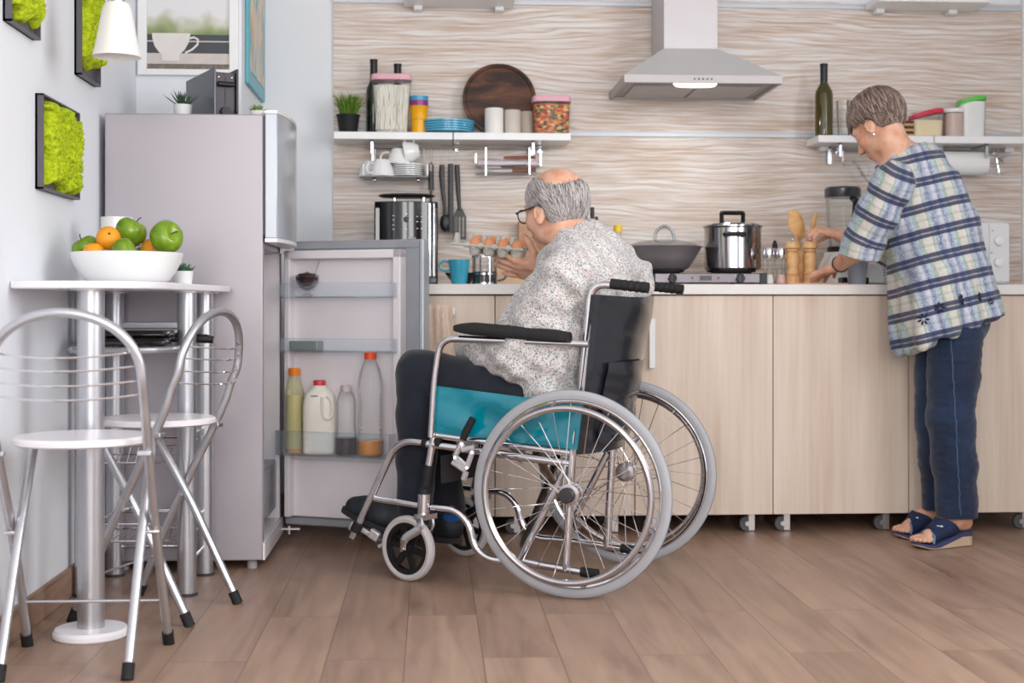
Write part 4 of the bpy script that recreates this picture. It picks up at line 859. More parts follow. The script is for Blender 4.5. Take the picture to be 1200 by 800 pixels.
# wall lamp
T = Thing('wall_lamp', 'white tapered glass shade wall lamp hanging above the fridge\'s left side', 'lamp', (XL, 3.8, PX(137, 3, XL).z))
o = PX(137, 67, -.85); zt = PX(137, 3, -.85).z; s = F/3.73
T.p('shade', Geo().lathe([(28/s, 0), (27.6/s, .006), (24/s, .04), (20.5/s, .085), (17/s, zt-o.z-.02), (14/s, zt-o.z-.004), (11/s, zt-o.z), (10/s, zt-o.z-.002), (13/s, zt-o.z-.006), (19.8/s, .085), (26.8/s, .006), (28/s, 0)], (-.85, o.y, o.z), 48), mat('opal_glass', (240, 238, 234), .3, sss=0, vary=.01), w=True)
T.p('socket', Geo().lathe([(9.5/s, 0), (9.5/s, .07), (5/s, .075), (.001, .075)], (-.85, o.y, zt), 24), chrome, w=True)
T.p('arm', Geo().tube(fillet([(-.85, o.y, zt+.07), (-.85, o.y, zt+.11), (XL, o.y, zt+.11)], .03), .008, 10), chrome, w=True)
T.p('wall_plate', Geo().cyl((XL, o.y, zt+.11), (XL+.02, o.y, zt+.11), .045, 28), chrome, w=True)
# coffee cup picture
YN_ = YN; yp = YN-.02; x0, x1 = PY(161, 50, yp).x, PY(279, 50, yp).x; z0 = PY(220, 88, yp).z; z1 = z0+.52
T = Thing('framed_picture', 'white-framed picture of a coffee cup, hanging above the fridge', 'picture', ((x0+x1)/2, YN-.01, z0))
g = Geo(); ww = .032
for a in ((x0, x0+ww, z0, z1), (x1-ww, x1, z0, z1), (x0+ww, x1-ww, z0, z0+.022), (x0+ww, x1-ww, z1-ww, z1)): g.bx(a[0], a[1], yp, YN-.001, a[2], a[3])
T.p('frame', g, white_gloss, w=True, bevel=.002)
X = lambda p: PY(p, 50, yp+.01).x
Z = lambda p: PY(220, p, yp+.01).z
def m_print():
    m, nt, b = newmat('blurred_garden_print'); L = nt.links
    t = nt.nodes.new('ShaderNodeTexCoord'); s_ = N(nt, 'ShaderNodeSeparateXYZ'); L.new(t.outputs['Object'], s_.inputs[0])
    n = N(nt, 'ShaderNodeTexNoise', i_Scale=9.0, i_Detail=2.0); L.new(t.outputs['Object'], n.inputs['Vector'])
    a = N(nt, 'ShaderNodeMath', operation='MULTIPLY_ADD'); a.inputs[1].default_value = -.16; L.new(n.outputs[0], a.inputs[0]); L.new(s_.outputs[2], a.inputs[2])
    zz = lambda p: Z(p)-z0
    mr = N(nt, 'ShaderNodeMapRange'); mr.inputs[1].default_value = zz(45)-.08; mr.inputs[2].default_value = zz(10)-.08; L.new(a.outputs[0], mr.inputs[0])
    L.new(ramp(nt, [(0, (112, 132, 84)), (.35, (150, 162, 116)), (.6, (196, 196, 176)), (.8, (222, 222, 224))], mr.outputs[0]), b.inputs['Base Color']); b.inputs['Roughness'].default_value = .35
    return m
T.p('print', Geo().bx(x0+ww, x1-ww, yp+.012, yp+.014, z0+.022, z1-ww), m_print(), w=True)
xa, xb = x0+ww, x1-ww
T.p('printed_rail', Geo().bx(xa, xb, yp+.0112, yp+.012, Z(62.5), Z(40.5)), mat('print_slate', (66, 70, 76), .35), w=True)
T.p('printed_stripe', Geo().bx(xa, xb, yp+.0106, yp+.0112, Z(49.2), Z(47.6)), mat('print_buff', (196, 190, 180), .35), w=True)
T.p('printed_table', Geo().bx(xa, xb, yp+.0106, yp+.0112, Z(76), Z(62.5)), mat('print_table', (206, 196, 190), .35, vary=.1), w=True)
T.p('printed_ground', Geo().bx(xa, xb, yp+.0106, yp+.0113, z0+.022, Z(75)), mat('print_ground', (120, 108, 98), .4, vary=.3, nscale=60), w=True)
cupp = [(178, 39), (178.5, 45), (181, 54), (186, 61), (190, 64), (190, 71), (210, 71), (210, 64), (216, 59), (221, 50), (223.5, 39)]
T.p('printed_cup', Geo().prism([(X(a), Z(b)) for a, b in cupp], (0, 0, 0), (1, 0, 0), (0, 0, 1), (0, 1, 0), yp+.0098, yp+.0105), mat('print_cup', (222, 218, 214), .35), w=True)
T.p('printed_handle', Geo().tube([(X(a), yp+.0102, Z(b)) for a, b in ((222, 45), (227, 43.5), (232, 46), (231.5, 52), (225, 58), (217, 62))], .0035, 6, flat=.1, up=Vector((0, 1, 0))), mat('print_cup', (222, 218, 214), .35), w=True)
# turquoise picture on the return wall
a = PX(287, 97, XC); b_ = PX(306.5, 109, XC)
def m_abs():
    m, nt, b = newmat('abstract_painting'); L = nt.links
    n = N(nt, 'ShaderNodeTexNoise', i_Scale=5.0, i_Detail=2.0, i_Distortion=1.0); L.new(coords(nt, (1, 1.5, .8)), n.inputs['Vector'])
    L.new(ramp(nt, [(.3, (60, 150, 170)), (.42, (170, 204, 208)), (.5, (222, 208, 180)), (.58, (222, 168, 120)), (.68, (120, 180, 190))], n.outputs[0]), b.inputs['Base Color']); b.inputs['Roughness'].default_value = .4; return m
T = Thing('painting', 'turquoise-edged abstract painting seen edge-on, right of the cup picture', 'picture', (XC, (a.y+b_.y)/2, a.z))
T.p('frame', Geo().bx(XC+.001, XC+.014, a.y, b_.y, a.z, a.z+.75), mat('turquoise_edge', (92, 172, 184), .35), w=True, bevel=.002)
T.p('canvas', Geo().bx(XC+.014, XC+.016, a.y+.05, b_.y-.05, a.z+.05, a.z+.7), m_abs(), w=True)
# ---------------------------------------------------------------- fridge
fx0, fx1, fy0, fy1 = -1.03, -.534, 4.42, 4.965; fzt = 1.451; fzb = .032
fm = m_fridge(); inner = mat('fridge_liner', (234, 228, 232), .35, vary=.01); gask = mat('grey_gasket', (150, 154, 160), .5)
T = Thing('fridge', 'tall silver fridge-freezer with its lower door wide open', 'fridge', ((fx0+fx1)/2, (fy0+fy1)/2, 0))
zsplit = PD(315, 279, 4.38).z
g = Geo(); t = .035
g.bx(fx0, fx1, fy0, fy0+t, fzb, fzt).bx(fx0, fx1, fy1-t, fy1, fzb, fzt).bx(fx0, fx0+t, fy0+t, fy1-t, fzb, fzt).bx(fx0+t, fx1, fy0+t, fy1-t, fzt-t, fzt).bx(fx0+t, fx1-.004, fy0+t, fy1-t, zsplit-.03, zsplit+.02)
T.p('cabinet_shell', g, fm, w=True, bevel=.004)
g = Geo(); u = .008
g.bx(fx0+t, fx1-.002, fy0+t, fy0+t+u, fzb+.06, zsplit-.03).bx(fx0+t, fx1-.002, fy1-t-u, fy1-t, fzb+.06, zsplit-.03).bx(fx0+t, fx0+t+u, fy0+t, fy1-t, fzb+.06, zsplit-.03).bx(fx0+t, fx1-.002, fy0+t, fy1-t, fzb+.05, fzb+.06)
T.p('liner', g, inner, w=True)
for z in (.55, .78): T.p('glass_shelf', Geo().bx(fx0+t+u, fx1-.06, fy0+t+u, fy1-t-u, z, z+.006), thing_glass, w=True)
T.p('crisper_drawer', Geo().bx(fx0+.1, fx1-.012, fy0+t+.02, fy1-t-.02, .13, .30), mat('smoky_crisper', (150, 156, 164), .2, alpha=.8), w=True, bevel=.006)
for x in (fx1-.04, fx0+.05):
    for y in (fy0+.05, fy1-.05): T.p('foot', Geo().cyl((x, y, 0), (x, y, fzb), .016, 14), mat('foot_grey', (170, 168, 170), .5), w=True)
T.p('kick_strip', Geo().bx(fx1, fx1+.006, fy0+.004, fy1-.004, fzb, fzb+.055), inner, w=True)
# freezer door, bowed front
zt = fzt+.004; z0 = zsplit
def fdoor(z0, z1, bow=.03, n=14):
    y0, y1 = fy0+.003, fy1-.003; x0, xm = fx1+.006, fx1+.045; poly = [(x0, y0), (xm, y0)]
    for k in range(1, n): q = k/n; poly.append((xm+bow*sin(pi*q)**.8, y0+(y1-y0)*q))
    poly += [(xm, y1), (x0, y1)]
    return Geo().prism(poly, (0, 0, 0), (1, 0, 0), (0, 1, 0), (0, 0, 1), z0, z1)
d = T.p('freezer_door', fdoor(z0, zt), mat('freezer_door_lacquer', (182, 188, 196), .24, .15, vary=.01, coat=.3), w=True, bevel=.003)
T.p('door_cap', fdoor(zt, zt+.010), white_gloss, d, w=True); T.p('door_cap', fdoor(z0-.012, z0), white_gloss, d, w=True)
T.p('gasket', Geo().bx(fx1+.0, fx1+.006, fy0+.012, fy1-.012, z0+.01, zt-.01), mat('dark_gasket', (92, 92, 98), .6), d, w=True)
T.p('hinge', Geo().bx(fx1, fx1+.05, fy1-.05, fy1-.01, z0-.03, z0-.012).cyl((fx1+.03, fy1-.03, z0-.05), (fx1+.03, fy1-.03, z0-.012), .007, 12), steel, w=True)
T.p('hinge', Geo().bx(fx1, fx1+.07, fy1-.045, fy1-.005, .048, .054).cyl((fx1+.03, fy1-.025, .03), (fx1+.03, fy1-.025, .06), .007, 12), steel, w=True)
# lower door, swung open
A = Vector((-.522, 4.945, 0)); B = Vector((-.036, 4.735, 0)); dx = (B-A).normalized(); dn = Vector((dx.y, -dx.x, 0))   # dn points to the camera side (inner face)
if dn.y > 0: dn = -dn
Ld = (B-A).length; dz0, dz1 = .062, 1.072; DT = .055
Md = Matrix(((dx.x, -dn.x, 0, A.x), (dx.y, -dn.y, 0, A.y), (0, 0, 1, 0), (0, 0, 0, 1)))      # local x along the door, y away from the room side
def dg(g): g.v = [tuple(Md @ Vector(p)) for p in g.v]; return g
door = T.p('door', dg(Geo().bx(0, Ld, .008, DT, dz0, dz1)), fm, w=True, bevel=.006)
T.p('door_edge_strip', dg(Geo().bx(Ld-.002, Ld+.012, .0, DT-.004, dz0, dz1)), mat('pale_blue_edge', (196, 204, 212), .3, .3), door, w=True, bevel=.004)
g = Geo(); gw = .03
for a in ((.004, Ld-.006, dz0+.004, dz0+.03), (.004, Ld-.006, dz1-.03, dz1-.004), (.004, .022, dz0+.03, dz1-.03), (Ld-.055, Ld-.006, dz0+.03, dz1-.03)): g.bx(a[0], a[1], 0, .010, a[2], a[3])
T.p('gasket', dg(g), gask, door, w=True, bevel=.003)
lx0, lx1, lz0, lz1 = .024, Ld-.055, dz0+.036, dz1-.036
g = Geo().bx(lx0, lx1, -.006, .009, lz0, lz1)
for a in ((lx0, lx0+.022, lz0, lz1), (lx1-.03, lx1, lz0, lz1), (lx0, lx1, lz1-.03, lz1)): g.bx(a[0], a[1], -.045, 0, a[2], a[3])
for z in (.30,): g.bx(lx0+.02, lx1-.02, -.012, -.004, lz0, z)
T.p('door_liner', dg(g), inner, door, w=True, bevel=.008, seg=3)
binm = clear('blue_tint_bin', (249, 252, 254), .04, .7)
bins = []
for py0, py1, dep in ((349, 332, .075), (412, 396, .075), (531, 503, .105)):
    zb_ = PD(390, py0, 4.85).z; zt_ = PD(390, py1, 4.85).z; g = Geo(); y1 = -.006; y0 = -dep; xa, xb = lx0+.0, lx1-.012
    g.bx(xa, xb, y0, y1, zb_, zb_+.005).bx(xa, xb, y0, y0+.003, zb_, zt_).bx(xa, xa+.003, y0, y1, zb_, zt_).bx(xb-.003, xb, y0, y1, zb_, zt_)
    g.tube([(xa, y0, zt_), (xb, y0, zt_)], .003, 6)
    T.p('door_bin', dg(g), binm, door, w=True); bins.append((zb_+.005, y0))
T.p('latch_bump', dg(Geo().bx(Ld-.05, Ld-.03, .01, .03, dz1, dz1+.008)), steel, door, w=True)
Dp = lambda x, y, z: Md @ Vector((x, y, z))
def dx_at(px, yl):     # door-local x for a pixel column at local depth yl
    r = ray(px, 400); q = Md @ Vector((0, yl, 0)); dd = (Md @ Vector((1, yl, 0)))-q
    # solve q + dd*t = r*k  in plan
    det = dd.x*(-r.y)-dd.y*(-r.x); t = (-q.x*(-r.y)+q.y*(-r.x))/det; return t
dd_ = 4.86; sD = F/dd_
# glass dessert cup with jam
zb_, y0 = bins[0]; c = Dp(dx_at(360, -.04), -.041, zb_)
T = Thing('dessert_glass', 'footed glass cup of dark red jam with a spoon, in the top door bin', 'glass cup', tuple(c))
T.p('glass_cup', Geo().lathe([(r/sD, z/sD) for r, z in [(.1, 0), (7, 0), (7, 1.5), (2.5, 4), (2.5, 7), (8, 10), (13, 17), (14, 25), (13.4, 25), (12, 17), (7, 11.5), (.1, 11)]], tuple(c), 36), thing_glass, w=True)
T.p('jam', Geo().lathe([(r/sD, z/sD) for r, z in [(.1, 11.6), (7, 12), (12, 17.3), (13, 22), (10, 26.5), (5, 27), (.1, 29)]], tuple(c), 36), mat('dark_jam', (44, 8, 10), .15, vary=.5, nscale=80, bump=1, bscale=120), w=True)
T.p('handle', Geo().tube(spline([(c.x-x/sD, c.y-.005, c.z+z/sD) for x, z in ((12, 23), (18, 22), (19, 15), (14, 10), (9, 11))], 4), .003, 8), thing_glass, w=True)
T.p('spoon', Geo().tube([(c.x+6/sD, c.y, c.z+20/sD), (c.x+11/sD, c.y, c.z+32/sD), (c.x+14/sD, c.y, c.z+41/sD)], [.002, .002, .004], 8, flat=.5), steel, w=True)
# butter box
zb_, y0 = bins[1]; xx = dx_at(359, -.04)
single('butter_box', dg(Geo().bx(xx-.055, xx+.055, -.065, -.015, zb_+.001, zb_+.034)), mat('grey_foil', (150, 156, 152), .3, .3), 'small grey-green box lying in the middle door bin', 'box', bevel=.003)
# bottles of the bottom bin
zb_, y0 = bins[2]
def dbottle(px, name, label, cat, parts, rad=1.0):
    c = Dp(dx_at(px, -.058), -.058, zb_); T = Thing(name, label, cat, tuple(c))
    for nm, prof, m in parts:
        T.p(nm, Geo().lathe([(max(r, .1)/sD, z/sD) for r, z in prof], tuple(c), 32), m, w=True)
    return T, c
pet = clear('pet_plastic', (252, 253, 253), .02, 1.1)
petm = clear('milky_pet', (246, 245, 226), .22, .8)
orange = mat('orange_juice', (238, 146, 22), .15, vary=.03)
dbottle(345, 'juice_bottle', 'pale yellow juice bottle with an orange cap, leftmost in the door', 'bottle',
        [('bottle', [(.1, 0), (10, 0), (11, 3)]+[(11-.5*(k % 2), 10+k*2.4) for k in range(24)]+[(11.6, 69), (8.5, 80), (6.3, 88), (6.1, 92), (.1, 92)], petm),
         ('contents', [(.1, .5), (9.4, .8), (10.2, 6), (10.2, 60), (10, 68), (.1, 68)], mat('pale_juice', (222, 212, 150), .3, alpha=.9)),
         ('pulp', [(.1, .4), (9.9, .4), (10.6, 5), (.1, 6)], orange),
         ('cap', [(.1, 90), (6.9, 90), (7, 97.5), (6.3, 98.5), (.1, 98.5)], mat('orange_cap', (240, 128, 24), .35))])
# milk jug
c = Dp(dx_at(374.5, -.058), -.058, zb_); T = Thing('milk_jug', 'white plastic milk jug with a handle and a red lid, in the bottom door bin', 'jug', tuple(c))
def jug(z0, z1, a0, a1, b0, b1): return rbox(c.x, c.y, c.z+z0/sD, c.z+z1/sD, a0/sD, b0/sD, a1/sD, b1/sD, .3)
g = Geo(); levels = [(0, 17, 11), (2, 19.3, 12.5)]+[(6+k*4, 19.3-(k % 2)*.5, 12.5-(k % 2)*.4) for k in range(8)]+[(40, 19.3, 12.5), (58, 19.2, 12.4), (68, 16.5, 11.5), (75, 11, 9), (78, 7, 7), (80, 6.3, 6.3)]
v = []; n = 32
for z, a_, b2 in levels:
    for k in range(n):
        t_ = 2*pi*k/n; e = .55 if z < 70 else .85
        v.append((c.x+math.copysign(abs(cos(t_))**e, cos(t_))*a_/sD, c.y+math.copysign(abs(sin(t_))**e, sin(t_))*b2/sD, c.z+z/sD))
f = [tuple(range(n))[::-1]]+[(i*n+k, i*n+(k+1) % n, (i+1)*n+(k+1) % n, (i+1)*n+k) for i in range(len(levels)-1) for k in range(n)]+[tuple((len(levels)-1)*n+k for k in range(n))]
milk = mat('milk_jug_plastic', (236, 230, 218), .4, sss=.0, vary=.01)
T.p('body', g.add(v, f), milk, w=True, auto=60)
P = spline([(c.x+x/sD, c.y-12.4/sD, c.z+z/sD) for x, z in ((4, 66), (4, 54), (5, 45), (9, 41), (14, 43), (15.5, 52), (14, 63), (9, 68))], 4)
T.p('handle_rim', Geo().tube(P, 2.0/sD, 8, closed=False), milk, w=True)
T.p('lid', Geo().lathe([(.1/sD, 79/sD), (7/sD, 79/sD), (7.2/sD, 84/sD), (6.6/sD, 85/sD), (.1/sD, 85/sD)], tuple(c), 28), mat('red_milk_lid', (214, 60, 66), .35), w=True)
T.p('printed_mark', Geo().bx(c.x-9/sD, c.x-1/sD, c.y-12.6/sD, c.y-12.0/sD, c.z+66.5/sD, c.z+68.0/sD), mat('grey_print', (130, 136, 150), .5), w=True)
dbottle(405.5, 'soda_bottle', 'clear bottle with a little dark juice and a pale lid, right of the milk jug', 'bottle',
        [('bottle', [(.1, 0), (12, 0), (12.6, 3), (12.6, 20), (11.6, 30), (11.2, 48), (11.5, 60), (9.5, 68), (6.2, 74), (.1, 74)], pet),
         ('contents', [(.1, .6), (11.6, 1), (12.1, 4), (12.1, 20), (.1, 20)], mat('dark_grape_juice', (48, 22, 34), .15)),
         ('cap', [(.1, 72), (6.3, 72), (6.4, 79), (5.6, 80), (.1, 80)], mat('pale_pink_cap', (208, 190, 196), .4))])
dbottle(434, 'orange_bottle', 'tall clear ribbed bottle, red cap, orange juice at the bottom, rightmost in the door', 'bottle',
        [('bottle', [(.1, 0), (13, 0), (15, 3), (15, 18), (14.4, 20)]+[(14.8-.9*(k % 2), 22+k*2.6) for k in range(18)]+[(15, 72), (14.6, 84), (11.5, 98), (7.5, 107), (6.2, 111), (.1, 111)], pet),
         ('contents', [(.1, .6), (12.6, 1), (14.4, 3.4), (14.4, 17.6), (.1, 18)], orange),
         ('cap', [(.1, 110), (7, 110), (7.1, 117), (6.4, 118), (.1, 118)], mat('red_orange_cap', (232, 84, 42), .35))])
# ---------------------------------------------------------------- on top of the fridge
potm = mat('white_pot', (236, 236, 236), .5, vary=.01)
def rosette(T, c, n, L_, w_, up0, up1, m, rings=3, name='leaf'):
    r = random.Random(int(n*L_*1e4)); g = Geo()
    for k in range(rings):
        for i in range(n):
            a = 2*pi*(i+.5*k)/n+r.uniform(-.2, .2); el = up0+(up1-up0)*k/max(1, rings-1)+r.uniform(-.1, .1); l = L_*r.uniform(.8, 1.05)*(1-.15*k)
            d_ = Vector((cos(a)*cos(el), sin(a)*cos(el), sin(el))); x_, y_, z_ = basis(d_)
            P = [c, c+d_*l*.35+Vector((0, 0, .0)), c+d_*l*.7+Vector((0, 0, l*.05)), c+d_*l+Vector((0, 0, l*.14))]
            g.tube(P, [w_*.6, w_, w_*.75, w_*.08], 8, flat=.4, up=Vector((0, 0, 1)))
    T.p('leaves', g, m, w=True)
ft = fzt
Y = 4.62; s = SC(214, Y); o = PY(214, 133, Y)
T = Thing('potted_succulent', 'spiky dark green succulent in a white pot on the fridge, left of the toaster', 'plant', (o.x, Y, ft))
T.p('pot', Geo().lathe([(.1/s, 0), (9/s, 0), (11.2/s, 20/s), (10.4/s, 20/s), (9.8/s, 17/s), (.1/s, 17/s)], (o.x, Y, ft), 32), potm, w=True)
rosette(T, Vector((o.x, Y, ft+17/s)), 9, 24/s, 1.7/s, .55, 1.35, m_wood('agave_green', [(34, 62, 44), (66, 98, 70), (96, 126, 92)], (40, 40, 40), .6), 3)
Y = 4.49; s = SC(302, Y); o = PY(302, 133, Y)
T = Thing('potted_succulent', 'small bright green succulent in a low pot at the fridge front corner', 'plant', (o.x, Y, ft))
T.p('pot', Geo().lathe([(.1/s, 0), (8/s, 0), (10/s, 7/s), (9/s, 7/s), (.1/s, 5.5/s)], (o.x, Y, ft), 32), potm, w=True)
rosette(T, Vector((o.x, Y, ft+5.5/s)), 7, 12.5/s, 3/s, .25, 1.2, m_wood('sedum_green', [(76, 112, 40), (112, 148, 66), (150, 178, 96)], (40, 40, 40), .5), 3)
# toaster
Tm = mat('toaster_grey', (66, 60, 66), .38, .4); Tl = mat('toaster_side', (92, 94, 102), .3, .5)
c = PY(264, 133, 4.56); ang = radians(26); s = SC(262, 4.56); T = Thing('toaster', 'dark grey metal toaster standing end-on on top of the fridge', 'toaster', (c.x, 4.56, ft), ang)
Wt = 24/s; Ht = 60/s; Lt = .30
T.p('end_panel', Geo().bx(-Wt/2, Wt/2, 0, .01, .0, Ht-.012), Tm, bevel=.002)
T.p('core', Geo().bx(-Wt/2, Wt/2, .01, Lt, .004, Ht-.012), Tm, bevel=.003)
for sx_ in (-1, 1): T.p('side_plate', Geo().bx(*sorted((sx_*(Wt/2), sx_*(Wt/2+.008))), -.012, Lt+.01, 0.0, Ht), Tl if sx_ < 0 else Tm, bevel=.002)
T.p('lever_slot', Geo().bx(-.002, .002, -.0015, .001, .05, Ht-.025), blackp)
T.p('lever', Geo().tube([(-.027, -.012, Ht-.052), (.027, -.012, Ht-.052)], [.006, .006], 10, flat=1.4).bx(-.003, .003, -.014, 0, Ht-.055, Ht-.049), blackp, bevel=0)
T.p('browning_dial', Geo().lathe([(.001, 0), (.0175, 0), (.016, .014), (.001, .015)], (0, 0, .026), 24, (0, -1, 0)), blackp)
for sx_ in (-1, 1): T.p('screw', Geo().cyl((sx_*.022, -.0015, Ht-.028), (sx_*.022, .001, Ht-.028), .002, 8), steel)
for k in (-1, 1): T.p('bread_slot', Geo().bx(k*.014-.008, k*.014+.008, .04, Lt-.03, Ht-.013, Ht-.0115), blackp)
# ---------------------------------------------------------------- bistro table
tz = .903; tt = .019
out = [(XL+.002, 3.50)]+[tuple(p[:2]) for p in spline([(-1.0, 3.47, 0), (-.93, 3.455, 0), (-.82, 3.46, 0), (-.735, 3.51, 0), (-.695, 3.62, 0), (-.685, 3.75, 0)], 5)]+[(-.65, 4.12), (-.628, 4.36), (-.635, 4.395), (-.66, 4.405), (XL+.002, 4.405)]
T = Thing('bistro_table', 'tall white-topped kitchen table on silver tube columns by the left wall', 'table', (-.86, 3.95, 0))
T.p('tabletop', Geo().prism(out, (0, 0, 0), (1, 0, 0), (0, 1, 0), (0, 0, 1), tz-tt, tz), mat('white_table_laminate', (240, 238, 242), .25, vary=.01), w=True, bevel=.004, seg=3)
cols = [((-.865, 3.565), .034), ((-.709, 4.055), .0275), ((-.708, 4.36), .0275), ((-.985, 4.36), .0275), ((-1.012, 4.055), .018)]
for (x, y), r in cols:
    cpart = T.p('column', Geo().cyl((x, y, .008), (x, y, tz-tt), r, 32), satin, w=True)
    T.p('collar', Geo().lathe([(r+.001, 0), (r+.004, .0), (r+.004, .006), (r+.001, .008)], (x, y, 0), 28), mat('dark_collar', (60, 60, 64), .5) if r < .03 else steel, cpart, w=True)
    T.p('top_flange', Geo().lathe([(r+.001, 0), (r+.016, .001), (r+.016, .005), (r+.001, .005)], (x, y, tz-tt-.005), 24), steel, cpart, w=True)
T.p('floor_disc', Geo().lathe([(.001, 0), (.09, 0), (.094, .004), (.094, .014), (.088, .022), (.001, .024)], (-.865, 3.565, 0), 48), mat('white_disc', (236, 234, 238), .3), w=True, label='white round foot disc')
c1, c2, c3, c4, c5 = [Vector((x, y, 0)) for (x, y), r in cols]
def rung(z, a, b, r=.008, nm='rung'): T.p(nm, Geo().cyl(a+Vector((0, 0, z)), b+Vector((0, 0, z)), r, 10), chrome, w=True)
zl = PD(170, 377, 4.05).z
T.p('crossbar', Geo().bx(-.985, -.708, 4.345, 4.375, PD(170, 380, 4.3).z-.012, PD(170, 377, 4.3).z), satin, w=True, bevel=.002)
zl = PD(170, 409, 3.95).z
P = fillet([(-1.012, 4.055, zl), (-1.02, 3.93, zl), (-.93, 3.88, zl), (-.79, 3.88, zl), (-.709, 3.98, zl), (-.709, 4.055, zl)], .06)
T.p('shelf_ring', Geo().tube(P, .010, 10), satin, w=True)
g = Geo()
for k in range(9): x = -1.0+.035*k; g.cyl((x, 3.9, zl+.004), (x, 4.36, zl+.004), .0022, 6)
for y in (4.08, 4.2, 4.34): g.cyl((-1.01, y, zl), (-.70, y, zl), .004, 8)
T.p('wire_shelf', g, chrome, w=True)
for zz_, nm in ((PD(170, 533, 4.25).z, 'wire_basket'), (PD(170, 620, 4.25).z, 'wire_basket')):
    g = Geo(); h_ = .05
    for z in (zz_, zz_+h_):
        g.tube([(-.985, 4.09, z), (-.72, 4.09, z), (-.72, 4.33, z), (-.985, 4.33, z)], .003, 6, closed=True)
    for k in range(12):
        x = -.985+.265*k/11; g.cyl((x, 4.09, zz_), (x, 4.33, zz_), .0015, 5); g.cyl((x, 4.09, zz_), (x+.012, 4.09, zz_+h_), .0015, 5)
    T.p(nm, g, chrome, w=True)
for py in (598, 640, 500):
    z = PD(170, py, 4.3).z; T.p('rung', Geo().cyl((-.985, 4.36, z), (-.708, 4.36, z), .006, 8).cyl((-.709, 4.06, z), (-.708, 4.36, z), .005, 8), chrome, w=True)
# black grill on the wire shelf
T = Thing('contact_grill', 'glossy black flat appliance with a stub handle on the table\'s wire shelf', 'appliance', (-.855, 4.05, zl+.0065))
zg = zl+.0065
T.p('lower_plate', Geo().bx(-.985, -.745, 3.93, 4.22, zg, zg+.026), blackg, w=True, bevel=.010, seg=3)
T.p('upper_plate', Geo().bx(-.965, -.755, 3.95, 4.21, zg+.027, zg+.048), mat('black_olive_gloss', (26, 24, 14), .15, coat=.5), w=True, bevel=.011, seg=3)
T.p('handle', Geo().tube([(-.745, 4.08, zg+.025), (-.66, 4.08, zg+.022), (-.635, 4.08, zg+.018)], [.018, .017, .013], 12, flat=.8), blackg, w=True)
# bowl of fruit
s = F/3.75; bc = Vector((PD(149, 330, 3.8).x, PD(149, 330, 3.8).y, tz)); R = 65.5/s*1.0; hb = 36/s
single('fruit_bowl', Geo().lathe([(.001, 0), (.098, 0), (.115, .010), (.13, .03), (.146, hb*.72), (R, hb), (R-.004, hb+.001), (.142, hb*.74), (.124, .033), (.1, .012), (.001, .010)], tuple(bc), 64), mat('matte_white_bowl', (236, 236, 236), .4, vary=.01), 'wide white bowl full of apples and oranges on the table', 'bowl')
appm = m_wood('green_apple_skin', [(86, 124, 18), (116, 150, 28), (148, 172, 48)], (6, 6, 6), .22); orgm = mat('orange_peel', (242, 160, 30), .4, vary=.06, bump=.5, bscale=320)
def fruit(kind, px, py, d, r, label, tilt=(0, 0)):
    c = PD(px, py, d); R_ = Euler((tilt[0], tilt[1], .3)).to_matrix(); g = Geo(); v = []; nn, mm = 32, 20
    T = Thing(kind, label, 'fruit', (c.x, c.y, c.z-r*.92), 0, 'fruit in the white bowl')
    for i in range(mm+1):
        t_ = pi*i/mm; st, ct = sin(t_), -cos(t_)
        for k in range(nn):
            a = 2*pi*k/nn
            if kind == 'green_apple':
                rad = r*(1+.10*ct); lobe = 1+.025*cos(5*a)*(1-ct)*.5
                z = r*.93*ct-(.30*r*np.exp(-(st/.34)**2) if ct > 0 else -.12*r*np.exp(-(st/.3)**2))
                p = Vector((st*cos(a)*rad*lobe, st*sin(a)*rad*lobe, z))
            else: p = Vector((st*cos(a)*r, st*sin(a)*r, r*.96*ct-(.05*r*np.exp(-(st/.18)**2) if ct > 0 else 0)))
            v.append(c+R_ @ p)
    f = [(i*nn+k, i*nn+(k+1) % nn, (i+1)*nn+(k+1) % nn, (i+1)*nn+k) for i in range(mm) for k in range(nn)]
    T.p('flesh' if kind == 'green_apple' else 'peel', g.add(v, f), appm if kind == 'green_apple' else orgm, w=True, auto=180)
    top = c+R_ @ Vector((0, 0, r*.62)); T.p('stem', Geo().tube([top, c+R_ @ Vector((.001, 0, r*.98)), c+R_ @ Vector((.005, .002, r*1.12))] if kind == 'green_apple' else [c+R_ @ Vector((0, 0, r*.88)), c+R_ @ Vector((0, 0, r*.93))], .0018 if kind == 'green_apple' else .004, 6), mat('brown_stem', (84, 62, 34), .8), w=True)
fruit('green_apple', 153, 272, 3.82, .044, 'green apple on top of the pile, just right of the whole orange', (.1, .5))
fruit('green_apple', 194.5, 278, 3.78, .046, 'large green apple at the right end of the bowl, stem facing right', (1.0, .95))
fruit('green_apple', 101, 291, 3.80, .038, 'green apple at the left rim of the bowl', (0, -.5))
fruit('green_apple', 146, 296, 3.72, .040, 'green apple sunk low in front below the topmost one', (.2, 1.0))
fruit('orange', 127, 279, 3.76, .033, 'whole orange in plain view at the middle left of the bowl', (1.2, 0))
fruit('orange', 110, 297, 3.72, .030, 'orange of which only the top shows at the left front rim', (0, 0))
fruit('orange', 178, 292, 3.84, .031, 'orange peeking out to the left of the right-hand apple', (0, 0))
fruit('green_apple', 168, 302, 3.86, .034, 'green apple buried at the back of the bowl', (.3, .3))
